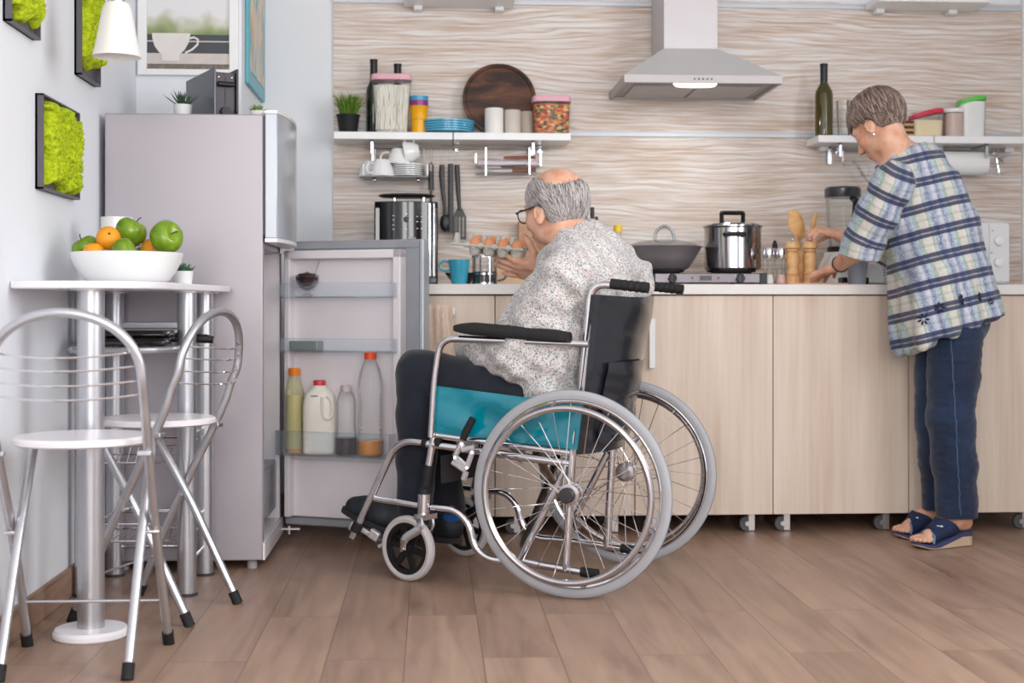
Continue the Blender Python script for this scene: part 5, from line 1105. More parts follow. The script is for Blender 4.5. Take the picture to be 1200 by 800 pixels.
# white canister and small plant on the table
s = F/4.0; c = PD(137, 330, 4.0); c.z = tz
single('canister', Geo().lathe([(.001, 0), (18.5/s, 0), (18.5/s, 78/s), (17.5/s, 79/s), (16.5/s, 79/s), (16.5/s, 4/s), (.001, 3/s)], tuple(c), 40), ceramic, 'plain white cylinder behind the fruit bowl', 'canister')
s = F/4.02; c = PD(215, 331, 4.02); c.z = tz
T = Thing('potted_succulent', 'small green rosette succulent in a white pot beside the fruit bowl', 'plant', tuple(c))
T.p('pot', Geo().lathe([(.1/s, 0), (9.5/s, 0), (11.4/s, 16/s), (10.6/s, 16/s), (9.8/s, 13/s), (.1/s, 13/s)], tuple(c), 32), potm, w=True)
rosette(T, c+Vector((0, 0, 13/s)), 8, 17/s, 2.3/s, .35, 1.3, m_wood('aloe_green', [(40, 76, 56), (72, 110, 84), (104, 140, 112)], (40, 40, 40), .55), 3)
# ---------------------------------------------------------------- folding stools with backs
seatm = mat('white_seat_laminate', (240, 236, 240), .3, vary=.01)
def stool(loc, rz, label):
    T = Thing('folding_chair', label, 'chair', loc, rz, None); r = .0115
    W2 = .172; top = .825; zs_ = .528
    L_ = [Vector((.15, W2, .02)), Vector((.03, W2-.004, .28)), Vector((-.105, W2, .54)), Vector((-.145, W2, .66))]
    arc = []
    for k in range(0, 17):
        a = pi*k/16; arc.append(Vector((-.150-.035*sin(a)-.005, W2*cos(a), .665+(top-.665)*sin(a)**.85)))
    P = L_[:3]+[Vector((-.135, W2, .62))]+arc+[Vector((-.135, -W2, .62))]+[Vector((p.x, -p.y, p.z)) for p in L_[:3][::-1]]
    fr = T.p('back_frame', Geo().tube(spline(P, 3), r, 12), satin)
    for sy in (-1, 1):
        T.p('rubber_foot', Geo().cyl((.158, sy*W2*1.002, 0.0), (.143, sy*W2, .034), r+.003, 14), blackm, fr)
    W3 = .142
    P = fillet([(-.165, W3, .02), (-.03, W3, .28), (.105, W3, zs_-.022), (.145, W3*.8, zs_-.016), (.15, -W3*.8, zs_-.016), (.105, -W3, zs_-.022), (-.03, -W3, .28), (-.165, -W3, .02)], .04)
    lf = T.p('leg_frame', Geo().tube(P, r, 12), satin)
    for sy in (-1, 1):
        T.p('rubber_foot', Geo().cyl((-.174, sy*W3, 0.0), (-.157, sy*W3, .034), r+.003, 14), blackm, lf)
        T.p('pivot', Geo().cyl((0.0, sy*(W3-.006), .305), (0.0, sy*(W2+.008), .305), .005, 10), steel)
        T.p('bracket', Geo().bx(-.108, -.092, *sorted((sy*(W2-.022), sy*(W2+.010))), zs_-.032, zs_-.020), satin, bevel=.002)
    for z, x, w_ in ((.12, .105, W2),): T.p('stretcher', Geo().cyl((x, -w_, z), (x, w_, z), .0035, 8), satin)
    T.p('seat', Geo().lathe([(.001, 0), (.15, 0), (.157, .004), (.158, .014), (.152, .019), (.001, .020)], (-.0, 0, zs_-.012), 56), seatm)
    for i, z in enumerate((.735, .705, .672, .64)):
        xe = -.178+.02*i*.4; ye = W2*(1-(max(0, (z-.665))/(top-.665))**2.4)
        P = [Vector((xe+.012-.0+-.065*(1-(q*q)), ye*q, z-.010*(1-q*q))) for q in [k/8-1 for k in range(17)]]
        T.p('back_wire', Geo().tube(P, .0024, 6), chrome)
    return T
stool((-.823, 3.31, 0), radians(90), 'nearest folding chair with round white seat, at the bottom left of the photo')
stool((-.752, 3.843, 0), radians(162), 'folding chair with round white seat between the near chair and the fridge')
# ---------------------------------------------------------------- wheelchair (local: x forward, y to the sitter's left, z up)
WM = Vector((.52, 4.21, 0)); WA = radians(156)
wfx, wfy = cos(WA), sin(WA); wlx, wly = -wfy, wfx
def Wl(px, py, y):
    r = ray(px, py); t = (y+WM.x*wlx+WM.y*wly)/(r.x*wlx+r.y*wly); p = r*t; q = p-WM
    return Vector((q.x*wfx+q.y*wfy, y, EYE+p.z))
WMat = Matrix.Translation(WM) @ Matrix.Rotation(WA, 4, 'Z')
def Ww(px, py, y): return WMat @ Wl(px, py, y)
WC = Thing('wheelchair', 'chrome wheelchair with black padding and teal side panels, the man sits in it', 'wheelchair', tuple(WM), WA)
leather = mat('black_vinyl', (34, 37, 43), .27, vary=.15, bump=.5, bscale=14, coat=.35)
tealv = mat('teal_vinyl', (0, 128, 148), .10, vary=.10, nscale=6, bump=1.0, bscale=7, coat=.6)
tyre = mat('grey_tyre', (166, 166, 170), .6, vary=.04); tread = mat('blue_grey_tread', (140, 150, 160), .7)
R0 = .3
for sg, nm in ((1, ''), (-1, '')):
    y = sg*.29
    prof = [(.273, -.010), (.283, -.0125), (.293, -.011), (.2985, -.006), (.3, 0), (.2985, .006), (.293, .011), (.283, .0125), (.273, .010), (.273, -.010)]
    g = Geo(); g.mt(0).lathe(prof[:4], (0, y, R0), 96, (0, 1, 0)); g.mt(1).lathe(prof[3:6], (0, y, R0), 96, (0, 1, 0)); g.mt(0).lathe(prof[5:], (0, y, R0), 96, (0, 1, 0))
    # drop the caps a lathe adds on open profiles
    keep = [i for i, f in enumerate(g.f) if len(f) == 4]; g.f = [g.f[i] for i in keep]; g.m = [g.m[i] for i in keep]
    wh = WC.p('rear_wheel', g, [tyre, tread], label=None)
    WC.p('rim', Geo().tube([(cos(a)*.268, y, R0+sin(a)*.268) for a in [2*pi*k/80 for k in range(80)]], .0075, 8, closed=True, flat=1.3, up=Vector((0, 1, 0))), chrome, wh)
    yo = y+sg*.042
    pr = Geo().tube([(cos(a)*.249, yo, R0+sin(a)*.249) for a in [2*pi*k/80 for k in range(80)]], .0098, 10, closed=True)
    for k in range(6):
        a = 2*pi*k/6+.35; pr.tube(fillet([(cos(a)*.265, y+sg*.004, R0+sin(a)*.265), (cos(a)*.257, y+sg*.035, R0+sin(a)*.257), (cos(a)*.25, yo, R0+sin(a)*.25)], .01), .005, 6, flat=1.5)
    WC.p('push_rim', pr, mat('push_rim_steel', (196, 192, 194), .2, .95), wh)
    g = Geo()
    for k in range(28):
        a = 2*pi*k/28; off = (.55 if k % 4 < 2 else -.55); ys = sg*.020 if k % 2 else -sg*.018
        g.cyl((cos(a+off)*.030, y+ys, R0+sin(a+off)*.030), (cos(a)*.262, y, R0+sin(a)*.262), .0013, 5)
    WC.p('spokes', g, chrome, wh)
    WC.p('hub', Geo().lathe([(.001, -.03), (.014, -.03), (.014, -.022), (.031, -.021), (.031, -.017), (.016, -.014), (.016, .014), (.031, .017), (.031, .022), (.02, .024), (.02, .03), (.001, .03)], (0, y, R0), 28, (0, 1, 0)), mat('push_rim_steel', (196, 192, 194), .2, .95), wh)
    WC.p('axle_cap', Geo().lathe([(.022, .024), (.0225, .045), (.019, .049), (.001, .050)] if sg > 0 else [(.001, -.05), (.019, -.049), (.0225, -.045), (.022, -.024)], (0, y, R0), 24, (0, 1, 0)), mat('dark_axle_cap', (52, 50, 54), .5), wh)
    def S(px, py, yy=.21): p = Wl(px, py, yy); return Vector((p.x, sg*yy, p.z))
    tr = .0115
    def T_(nm, pts, r=tr, fil=.04, m=chrome, par=None, n=12, lab=None): return WC.p(nm, Geo().tube(fillet(pts, fil, 6), r, n), m, par, label=lab)
    cane = T_('back_cane', [S(671, 530), S(681, 458), S(688, 386), S(693, 332.5), S(758, 337)], .0115, .045)
    gp = Geo(); a, b_ = S(716, 332.4), S(760, 337.2); P = [a.lerp(b_, k/24) for k in range(25)]
    gp.tube(P, [.016+(.0012*sin(k*1.6) if 6 < k < 22 else 0) for k in range(25)], 14); WC.p('hand_grip', gp, blackm, cane)
    arm = T_('armrest_frame', [S(505, 512, .232), S(509, 445, .232), S(516, 396, .232), S(690, 403, .232)], .0105, .05)
    a, b_ = S(535, 385, .235), S(667, 395, .235); g = Geo(); nn = 18
    P = [a.lerp(b_, k/nn) for k in range(nn+1)]
    wds = [.5+.5*min(1, (k/3)**.6) if k < 3 else (.8+.2*min(1, ((nn-k)/2)) if k > nn-2 else 1) for k in range(nn+1)]
    g.tube(P, [.030*q for q in wds], 16, flat=.62, up=Vector((0, 1, 0)))
    g.v = [(x, sg*.235+(yy-sg*.235)*.98, z) for x, yy, z in g.v]
    pad = Geo(); zz0 = S(540, 391, .235).z; slope = (S(667, 403, .235).z-zz0)/(b_.x-a.x); xs_ = [a.x+(b_.x-a.x)*k/nn for k in range(nn+1)]
    sec = []
    for k in range(nn+1):
        e_ = wds[k]; zc_ = zz0+slope*(xs_[k]-a.x)+.020; ring = []
        for j in range(16):
            t_ = 2*pi*j/16; ring.append((xs_[k], sg*.235+math.copysign(abs(cos(t_))**.6, cos(t_))*.031*(.75+.25*e_), zc_+math.copysign(abs(sin(t_))**.6, sin(t_))*.0195*e_-(1-e_)*.006))
        sec += ring
    pad.add(sec, [tuple(range(16))]+[(k*16+j, (k+1)*16+j, (k+1)*16+(j+1) % 16, k*16+(j+1) % 16) for k in range(nn) for j in range(16)]+[tuple(nn*16+j for j in range(16))[::-1]])
    WC.p('arm_pad', pad, mat('black_foam', (30, 30, 32), .75, bump=.3, bscale=300))
    seatr = T_('seat_rail', [S(506, 509), S(673, 531)], .0115)
    T_('lower_rail', [S(500, 520), S(668, 543)], .0125)
    T_('front_post', [S(509, 506), S(501, 556), S(495, 592)], .0125)
    WC.p('post_sleeve', Geo().cyl(S(503, 545), S(497, 577), .0165, 16), blackm)
    T_('rear_upright', [S(671, 528), S(663, 668)], .0125)
    T_('diagonal_brace', [S(664, 547), S(609, 657)], .0115)
    T_('bottom_rail', [S(506, 594), S(534, 597), S(549, 612), S(556, 642), S(574, 656), S(607, 658), S(683, 670)], .0115, .05)
    WC.p('tip_cap', Geo().tube([S(681, 669.7), S(701, 672.5)], [.0145, .0145], 14), blackm)
    hg = T_('footrest_hanger', [S(515, 521), S(466, 515), S(413, 630)], .0115, .06)
    for px in (498, 514): WC.p('clamp_ring', Geo().cyl(S(px-2.5, 518.5), S(px+2.5, 519.5), .0155, 16), blackm, hg)
    T_('footrest_crossbar', [S(439, 584), S(491, 592)], .0105)
    WC.p('footplate_clamp', Geo().cyl(S(421, 612), S(416, 622), .017, 14), blackm, hg)
    fp = S(425, 622); bk = Geo(); M_ = Matrix.Rotation(radians(-28), 3, 'Y')
    bk.box(fp+Vector((.0, -sg*.012, -.002)), (.09, .012, .016), M_).box(fp+Vector((.035, -sg*.012, .008)), (.03, .02, .028), M_).box(fp+Vector((-.035, -sg*.012, -.012)), (.035, .022, .030), M_)
    cast = mat('cast_aluminium', (206, 204, 204), .35, .6); WC.p('footplate_bracket', bk, cast, hg, bevel=.004)
    WC.p('footplate_lever', Geo().box(fp+Vector((-.075, -sg*.014, -.035)), (.06, .012, .012), Matrix.Rotation(radians(25), 3, 'Y')), cast, hg, bevel=.003)
    pm = Matrix.Rotation(radians(-19 if sg > 0 else -6), 3, 'Y'); fc = Vector((fp.x-.02, sg*.105, .122 if sg > 0 else .082))
    WC.p('footplate', Geo().box(fc, (.16, .17, .010), pm), mat('footplate_grey', (84, 86, 90), .5), hg, bevel=.004)
    # caster
    cst = S(496, 590, .225); WC.p('stem_housing', Geo().cyl(S(497, 578, .225), S(496, 602, .225), .019, 18), chrome)
    WC.p('stem_cap', Geo().lathe([(.019, 0), (.019, .006), (.015, .018), (.001, .022)], tuple(S(497, 579, .225)), 18), blackm)
    cw = Vector((.545, sg*.225, .1)); ca = radians(-15); RM = Matrix.Rotation(ca, 3, 'Z')
    def RR(v): return cw+RM @ Vector(v)
    g = Geo(); g.mt(0); ax_ = RM @ Vector((0, 1, 0))
    q = Geo().lathe([(.080, -.012), (.090, -.0145), (.097, -.011), (.1, -.004), (.1, .004), (.097, .011), (.090, .0145), (.080, .012), (.080, -.012)], tuple(cw), 56, ax_); q.f = [f for f in q.f if len(f) == 4]; q.m = [0]*len(q.f)
    cwo = WC.p('caster_wheel', q, mat('pale_grey_caster', (190, 184, 184), .5))
    g = Geo(); q = Geo().lathe([(.066, -.009), (.0805, -.010), (.0805, .010), (.066, .009), (.066, -.009)], tuple(cw), 48, ax_); q.f = [f for f in q.f if len(f) == 4]; q.m = [0]*len(q.f); g.add(q.v, q.f)
    g.lathe([(.001, -.018), (.018, -.018), (.020, -.012), (.020, .012), (.018, .018), (.001, .018)], tuple(cw), 24, ax_)
    for k in range(6):
        a = 2*pi*k/6+.2; rot = RM @ Matrix.Rotation(-a, 3, 'Y'); d_ = RM @ Vector((cos(a), 0, sin(a)))
        g.box(cw+d_*.042, (.055, .013, .017), rot)
    WC.p('caster_hub', g, blackp, cwo)
    top = S(498, 606, .225); fk = Geo(); fk.box(top+Vector((-.002, 0, .004)), (.045, .056, .016), RM)
    for k in (-1, 1):
        st = RM @ Vector((0, k*.026, 0))
        P = fillet([top+st, top+st+Vector((-.004, 0, -.03)), cw+st+Vector((-.004, 0, .035)), cw+st], .03)
        fk.tube(P, [.013]*2+[.0145]*(len(P)-4)+[.012]*2, 8, flat=.5, up=RM @ Vector((0, 1, 0)))
        fk.cyl(cw+st*.8, cw+st*1.25, .007, 12)
    WC.p('caster_fork', fk, chrome, cwo, bevel=0)
    # brake
    br = Geo(); yy = .245
    def B(px, py): return S(px, py, yy)
    def link(a, b_, w_=.009, t=.006): br.tube([a, b_], w_, 6, flat=t/w_, up=Vector((0, 1, 0)))
    link(B(541, 518), B(533, 535)); link(B(533, 535), B(547, 547)); link(B(547, 547), B(554, 527)); link(B(530, 541), B(546, 552)); link(B(546, 552), B(543, 562), .010); link(B(541, 526), B(556, 523), .010)
    for px, py in ((533, 536), (547, 548), (553, 530), (541, 520)): br.cyl(S(px, py, .236), S(px, py, .254), .005, 10)
    bo = WC.p('brake', br, mat('brake_steel', (214, 212, 216), .3, .8))
    WC.p('brake_grip', Geo().tube([S(542.5, 515, .25), S(546, 506, .25), S(554.5, 490, .25)], [.011, .0125, .0115], 12), blackm, bo)
    q4 = [S(*q, .222) for q in ((505.5, 506), (676, 527), (683, 474), (511, 452))]
    def sheet(u, v):
        p = (q4[0]*(1-u)+q4[1]*u)*(1-v)+(q4[3]*(1-u)+q4[2]*u)*v; e_ = sin(pi*min(1, max(0, u)))**.5*sin(pi*v)**.5
        p.y = sg*(.222+.005*e_*(sin(u*9+v*4)+.7*sin(u*17-v*6+1)+.5*sin(v*8+u*3))); return p if sg > 0 else p
    WC.p('side_panel', Geo().grid(sheet, 60, 20, .003), tealv, auto=60)
    for q in ((507, 453), (504, 500)): WC.p('stud', Geo().ball(S(*q, .226), .004, 10, 6), chrome)
# seat, strap, brace, backrest
def seat(u, v):
    x = .455-.44*u; y = -.205+.41*v; return (x, y, (.452-.035*u)-.028*sin(pi*v))
WC.p('seat_sling', Geo().grid(seat, 14, 16, .02), leather, auto=60)
WC.p('calf_strap', Geo().grid(lambda u, v: (.445-.03*sin(pi*u), .205-.41*u, .385-.085*v), 12, 4, .004), mat('dark_webbing', (46, 42, 42), .8), auto=60)
for sg in (-1, 1):
    WC.p('cross_brace', Geo().tube([(.16+.02*sg, sg*.195, .125), (.16+.02*sg, -sg*.195, .405)], .0125, 10), mat('chrome_brown_reflection', (140, 128, 120), .25, .9))  # chrome tubes, with the brownish reflection put into their base colour
def backr(u, v):
    y = .222-.452*u; k = sin(pi*u)
    a = Wl(671, 530, .21); b_ = Wl(694, 346, .21); z = .405+(.868-.405)*v; t = (z-a.z)/(b_.z-a.z); xc = a.x+(b_.x-a.x)*t
    wr = .0035*sin(z*55+u*5)*k+.003*sin(z*120+u*9)*(1-v)*k
    edge = .014 if (u < .04 or u > .96) else 0
    return (xc-.016+edge*.8-.060*k*(1-.25*v)-.062*max(0, u-.05)**1.2*min(1, .12+1.0*v)+.006*sin((z+.10*u)*34)*k*max(0, 1-abs(v-.62)*3)+wr, y, z+.006*(1-k)*(v > .98))
WC.p('backrest', Geo().grid(backr, 44, 60, .012), leather, auto=60)
def pocket(u, v): p = backr(.16+.72*u, .06+.52*v); return (p[0]-.0128-.002*sin(pi*u), p[1], p[2])
pk = WC.p('back_pocket', Geo().grid(lambda u, v: (lambda p: (p[0], p[1], p[2]))(pocket(u, v)), 24, 24, .003), leather, auto=60)
# ---------------------------------------------------------------- people: smooth fields of tapered limbs, turned into one surface
import openvdb
def V3(p): return np.array(tuple(p), dtype=np.float64)
class Field:
    def __init__(s, lo, hi, vox):
        s.vox = vox; s.lo = np.array(lo, float); s.n = np.ceil((np.array(hi)-s.lo)/vox).astype(int)+1
        s.d = np.full(s.n, .06, np.float32)
    def _reg(s, lo, hi, m):
        a = np.clip(np.floor((lo-m-s.lo)/s.vox).astype(int), 0, s.n-1); b = np.clip(np.ceil((hi+m-s.lo)/s.vox).astype(int)+1, 1, s.n)
        if np.any(b <= a): return None, None
        ax = [s.lo[i]+np.arange(a[i], b[i])*s.vox for i in range(3)]
        return tuple(slice(a[i], b[i]) for i in range(3)), np.meshgrid(*ax, indexing='ij')
    def _put(s, sl, d, k, op):
        D = s.d[sl]
        if op == 'sub':
            d = -d; h = np.clip(.5-.5*(D-d)/k, 0, 1); s.d[sl] = (D*(1-h)+d*h+k*h*(1-h)).astype(np.float32)
        else:
            h = np.clip(.5+.5*(D-d)/k, 0, 1); s.d[sl] = (D*(1-h)+d*h-k*h*(1-h)).astype(np.float32)
    def cone(s, a, b, ra, rb, k=.012, flat=None, op='add'):
        a, b = V3(a), V3(b); R = max(ra, rb)*(1.0 if not flat else max(1, flat[1])); sl, g = s._reg(np.minimum(a, b)-R, np.maximum(a, b)+R, .012+k)
        if sl is None: return s
        ba = b-a; L2 = max(ba@ba, 1e-12); p = [g[i]-a[i] for i in range(3)]
        t = np.clip((p[0]*ba[0]+p[1]*ba[1]+p[2]*ba[2])/L2, 0, 1); q = [p[i]-t*ba[i] for i in range(3)]
        sc_ = 1.0
        if flat:
            n = V3(flat[0]); n = n/np.linalg.norm(n); qn = (q[0]*n[0]+q[1]*n[1]+q[2]*n[2])*(1/flat[1]-1); q = [q[i]+n[i]*qn for i in range(3)]; sc_ = min(1, flat[1])
        d = (np.sqrt(q[0]**2+q[1]**2+q[2]**2)-(ra+(rb-ra)*t))*sc_
        s._put(sl, d, k, op); return s
    def ell(s, c, r, R=None, k=.012, op='add'):
        c = V3(c); r = np.array(r, float); m = r.max(); sl, g = s._reg(c-m, c+m, .012+k)
        if sl is None: return s
        p = [g[i]-c[i] for i in range(3)]
        if R is not None: p = [p[0]*R[0][j]+p[1]*R[1][j]+p[2]*R[2][j] for j in range(3)]
        k0 = np.sqrt(sum((p[i]/r[i])**2 for i in range(3))); k1 = np.sqrt(sum((p[i]/r[i]**2)**2 for i in range(3)))+1e-9
        s._put(sl, k0*(k0-1)/k1, k, op); return s
    def chain(s, pts, rad, k=.012, flat=None, op='add'):
        for i in range(len(pts)-1): s.cone(pts[i], pts[i+1], rad[i], rad[i+1], k, flat, op)
        return s
    def plane(s, c, n, k=.004):     # cut away everything on the n side
        c, n = V3(c), V3(n); n = n/np.linalg.norm(n); g = np.meshgrid(*[s.lo[i]+np.arange(s.n[i])*s.vox for i in range(3)], indexing='ij')
        d = -((g[0]-c[0])*n[0]+(g[1]-c[1])*n[1]+(g[2]-c[2])*n[2]); s._put(tuple(slice(0, q) for q in s.n), d.astype(np.float32), k, 'sub'); return s
    def cut(s, c, n, r, k=.003):    # cut away the n side inside a ball-sized box round c
        c, n = V3(c), V3(n); n = n/np.linalg.norm(n); sl, g = s._reg(c-r, c+r, 0)
        d = -((g[0]-c[0])*n[0]+(g[1]-c[1])*n[1]+(g[2]-c[2])*n[2]); s._put(sl, d.astype(np.float32), k, 'sub'); return s
    def mesh(s):
        gr = openvdb.FloatGrid(.06); gr.copyFromArray(s.d); P, T, Q = gr.convertToPolygons(isovalue=0.0, adaptivity=0.0)
        return np.array(P)*s.vox+s.lo, [tuple(int(i) for i in q[::-1]) for q in Q]+[tuple(int(i) for i in t[::-1]) for t in T]
def fmesh(name, V, Fc, m, origin, parent=None, attr=None, **k):
    g = Geo(); g.v = [tuple(v) for v in V-np.array(tuple(origin))]; g.f = Fc; g.m = [0]*len(Fc)
    o = build(name, g, m, parent, auto=180, **k)
    if parent is None: o.location = origin
    if attr is not None:
        for an, arr in attr.items():
            A = o.data.attributes.new(an, 'FLOAT_VECTOR', 'POINT'); A.data.foreach_set('vector', np.asarray(arr, np.float32).ravel())
    return o
def vnormals(V, Fc):
    F4 = np.array([f if len(f) == 4 else (*f, f[-1]) for f in Fc]); n = np.cross(V[F4[:, 2]]-V[F4[:, 0]], V[F4[:, 3]]-V[F4[:, 1]]); out = np.zeros_like(V)
    for j in range(4): np.add.at(out, F4[:, j], n)
    return out/(np.linalg.norm(out, axis=1, keepdims=True)+1e-12)
def bonecoords(V, bones):
    """cloth coordinates: for every vertex the frame of its nearest bone (a, b, side vector, offset)"""
    best = np.full(len(V), 1e9); out = np.zeros((len(V), 3))
    for a, b, side, off, bias in bones:
        a, b = V3(a), V3(b); d = b-a; L = np.linalg.norm(d); d = d/L; sd = V3(side); sd = sd-d*(sd@d); sd /= np.linalg.norm(sd); th_ = np.cross(d, sd)
        p = V-a; t = p@d; tc = np.clip(t, 0, L); dist = np.linalg.norm(p-tc[:, None]*d, axis=1)-bias
        c = np.stack([p@sd, t+off, p@th_], 1); m = dist < best; best[m] = dist[m]; out[m] = c[m]
    return out
def hand(Fd, wrist, pdir, pn, side, curl, scale=1.0, thumb=(.5, .35), spread=.10, k=.006, kf=.004, wr=.026):
    """palm plus five separate fingers. pdir: towards the fingers, pn: out of the palm, side: +1 thumb lies along pdir x pn."""
    w = V3(wrist); d = V3(pdir); d /= np.linalg.norm(d); n = V3(pn); n = n-d*(n@d); n /= np.linalg.norm(n); t = np.cross(d, n)*side; s_ = scale
    mcp = []
    for i, (off, ln) in enumerate(((.030, .090), (.010, .094), (-.010, .089), (-.028, .080))):
        m = w+d*ln*s_+t*off*s_; mcp.append(m)
        Fd.cone(w+t*off*.55*s_+d*.012*s_, m, .0145*s_, .0115*s_, .010)
    Fd.cone(w+d*.03*s_+t*.02*s_, w+d*.075*s_+t*.012*s_, .014*s_, .012*s_, .010)
    segs = ((.044, .025, .021), (.048, .029, .023), (.045, .027, .022), (.036, .020, .019)); tips = []
    for i in range(4):
        c_ = curl[i]; c_ = (c_, c_*1.1, c_*.7) if not isinstance(c_, (tuple, list)) else c_
        sp = spread*(1.5-i)/1.5; dd = d*cos(sp)+t*sin(sp); p = mcp[i]; a = 0; r = (.0098, .0088, .0080, .0068) if i < 3 else (.0086, .0078, .0070, .0060)
        for j in range(3):
            a += c_[j]; q = p+(dd*cos(a)+n*sin(a))*segs[i][j]*s_; Fd.cone(p, q, r[j]*s_, r[j+1]*s_, kf); p = q
        tips.append((p, dd*cos(a)+n*sin(a), -dd*sin(a)+n*cos(a)))
    b = w+d*.022*s_+t*.020*s_; ta, tb = thumb
    t1 = d*cos(ta+.5)+t*sin(ta+.5)+n*tb; t1 /= np.linalg.norm(t1); t2 = d*cos(ta)+t*sin(ta)+n*tb*1.3; t2 /= np.linalg.norm(t2); t3 = d*cos(ta-.35)+t*sin(ta-.35)+n*tb*1.5; t3 /= np.linalg.norm(t3)
    p1 = b+t1*.040*s_; p2 = p1+t2*.034*s_; p3 = p2+t3*.026*s_
    Fd.cone(b, p1, .0165*s_, .0125*s_, .012); Fd.cone(p1, p2, .0118*s_, .0105*s_, .004); Fd.cone(p2, p3, .0105*s_, .0080*s_, .004)
    tips.append((p3, t3, n)); return tips
def headframe(c, fwd, up=(0, 0, 1), roll=0):
    f = Vector(fwd).normalized(); l = Vector(up).cross(f).normalized(); u = f.cross(l)
    if roll: q = Matrix.Rotation(roll, 3, f); l = q @ l; u = q @ u
    R = Matrix((f, l, u)).transposed(); c = Vector(c); return R, (lambda x, y, z: c+R @ Vector((x, y, z)))
def head(Fd, R, h, s_=1.0, fem=False):
    Rn = np.array(R); e = lambda x, y, z, r, k=.012, op='add', RR=None: Fd.ell(h(x*s_, y*s_, z*s_), np.array(r)*s_, Rn if RR is None else RR, k, op)
    e(-.012, 0, .040, (.094, .075, .082)); e(.022, 0, .0, (.070, .066, .085), .02); e(.032, 0, -.050, (.050, .050, .058), .03)
    e(.060, 0, -.094, (.022, .024, .018), .025); e(.066, 0, .022, (.022, .054, .016), .02)          # chin, brow
    for sy in (1, -1):
        e(.052, sy*.040, -.022, (.026, .024, .022), .02)                                          # cheek
        e(.094, sy*.032, .002, (.018, .020, .014), .014, 'sub')                                  # eye hollow
        e(.070, sy*.031, .001, (.016, .017, .014), .006)                                          # lid
        e(-.006, sy*.048, -.074, (.030, .014, .016), .03)                                        # jaw angle
    Fd.cone(h(.086*s_, 0, .008*s_), h(.112*s_, 0, -.028*s_), .007*s_, .011*s_, .010)              # nose
    for sy in (1, -1): e(.098, sy*.012, -.033, (.011, .008, .008), .006)
    e(.086, 0, -.060, (.012, .024, .007), .006); e(.083, 0, -.072, (.012, .020, .007), .006); e(.098, 0, -.0655, (.006, .022, .0018), .002, 'sub')
    for sy in (1, -1):
        er = np.array(R @ Matrix.Rotation(sy*radians(24), 3, 'Z') @ Matrix.Rotation(radians(-14), 3, 'Y'))
        e(-.008, sy*.078, -.006, (.019, .0065, .032), .004, RR=er); e(-.004, sy*.0835, .000, (.010, .006, .020), .004, 'sub', er); e(-.005, sy*.079, -.003, (.005, .005, .010), .003, RR=er); e(-.004, sy*.077, -.031, (.009, .0055, .010), .004, RR=er)
def skinmat():
    m, nt, b = newmat('skin'); L = nt.links; co = coords(nt)
    n = N(nt, 'ShaderNodeTexNoise', i_Scale=26.0, i_Detail=4.0); L.new(co, n.inputs['Vector'])
    L.new(ramp(nt, [(.3, (206, 148, 122)), (.5, (222, 170, 142)), (.7, (230, 184, 158))], n.outputs[0]), b.inputs['Base Color'])
    b.inputs['Roughness'].default_value = .5; b.inputs['Subsurface Weight'].default_value = .12; b.inputs['Subsurface Radius'].default_value = (.012, .005, .003)
    n2 = N(nt, 'ShaderNodeTexNoise', i_Scale=160.0, i_Detail=3.0); L.new(co, n2.inputs['Vector']); bm = N(nt, 'ShaderNodeBump', i_Strength=.25, i_Distance=.002); L.new(n2.outputs[0], bm.inputs['Height']); L.new(bm.outputs[0], b.inputs['Normal'])
    return m
skin = skinmat()
def hairmat(name, cols):
    m, nt, b = newmat(name); L = nt.links; a = N(nt, 'ShaderNodeAttribute', attribute_name='tone'); s = N(nt, 'ShaderNodeSeparateXYZ'); L.new(a.outputs['Vector'], s.inputs[0])
    L.new(ramp(nt, [(i/(len(cols)-1), c) for i, c in enumerate(cols)], s.outputs[0]), b.inputs['Base Color']); b.inputs['Roughness'].default_value = .42; b.inputs['Specular IOR Level'].default_value = .35
    return m
def strands(roots, flow, steps, seglen, w, lift, seed, ell_c, hR, hfun, radii, s_, stop=lambda p: False):
    """hair locks that lie on an ellipsoid scalp; flow(p) gives the combing direction in head axes"""
    r = random.Random(seed); V = []; Fc = []; tone = []
    for p0 in roots:
        p = Vector(p0); P = []; n_ = steps*r.uniform(.75, 1.1); tn = r.random(); off = r.uniform(.3, 1)*lift; wob = Vector((r.gauss(0, .18), r.gauss(0, .18), r.gauss(0, .10)))
        for k in range(int(n_)+1):
            q = p-Vector(ell_c); nr = Vector((q.x/radii[0]**2, q.y/radii[1]**2, q.z/radii[2]**2)).normalized()
            P.append((p+nr*off*(1-.25*k/n_), nr)); f = Vector(flow(p))+wob; f = (f-nr*f.dot(nr)).normalized(); p = p+f*seglen
            q = p-Vector(ell_c); kk = sqrt((q.x/radii[0])**2+(q.y/radii[1])**2+(q.z/radii[2])**2)
            if k < n_*.8: p = Vector(ell_c)+q/kk
            if k > 0 and stop(p): break
        o = len(V); m = len(P)
        for i, (c, nr) in enumerate(P):
            t = (P[min(i+1, m-1)][0]-P[max(i-1, 0)][0]).normalized(); sd = t.cross(nr).normalized(); ww = w*(1-(i/(m-1))**2*.9)*(.6+.4*min(1, i*.7))
            for a_, b_ in ((1, 0), (0, .55), (-1, 0), (0, -.4)): V.append(hfun(*(c+sd*a_*ww+nr*b_*ww)*s_)); tone.append((min(1, max(0, tn+r.gauss(0, .03))), 0, 0))
        for i in range(m-1):
            for j in range(4): l = (j+1) % 4; Fc.append((o+i*4+j, o+i*4+l, o+(i+1)*4+l, o+(i+1)*4+j))
    return np.array([tuple(v) for v in V]), Fc, tone
def uvec(a): return Vector(a).normalized()
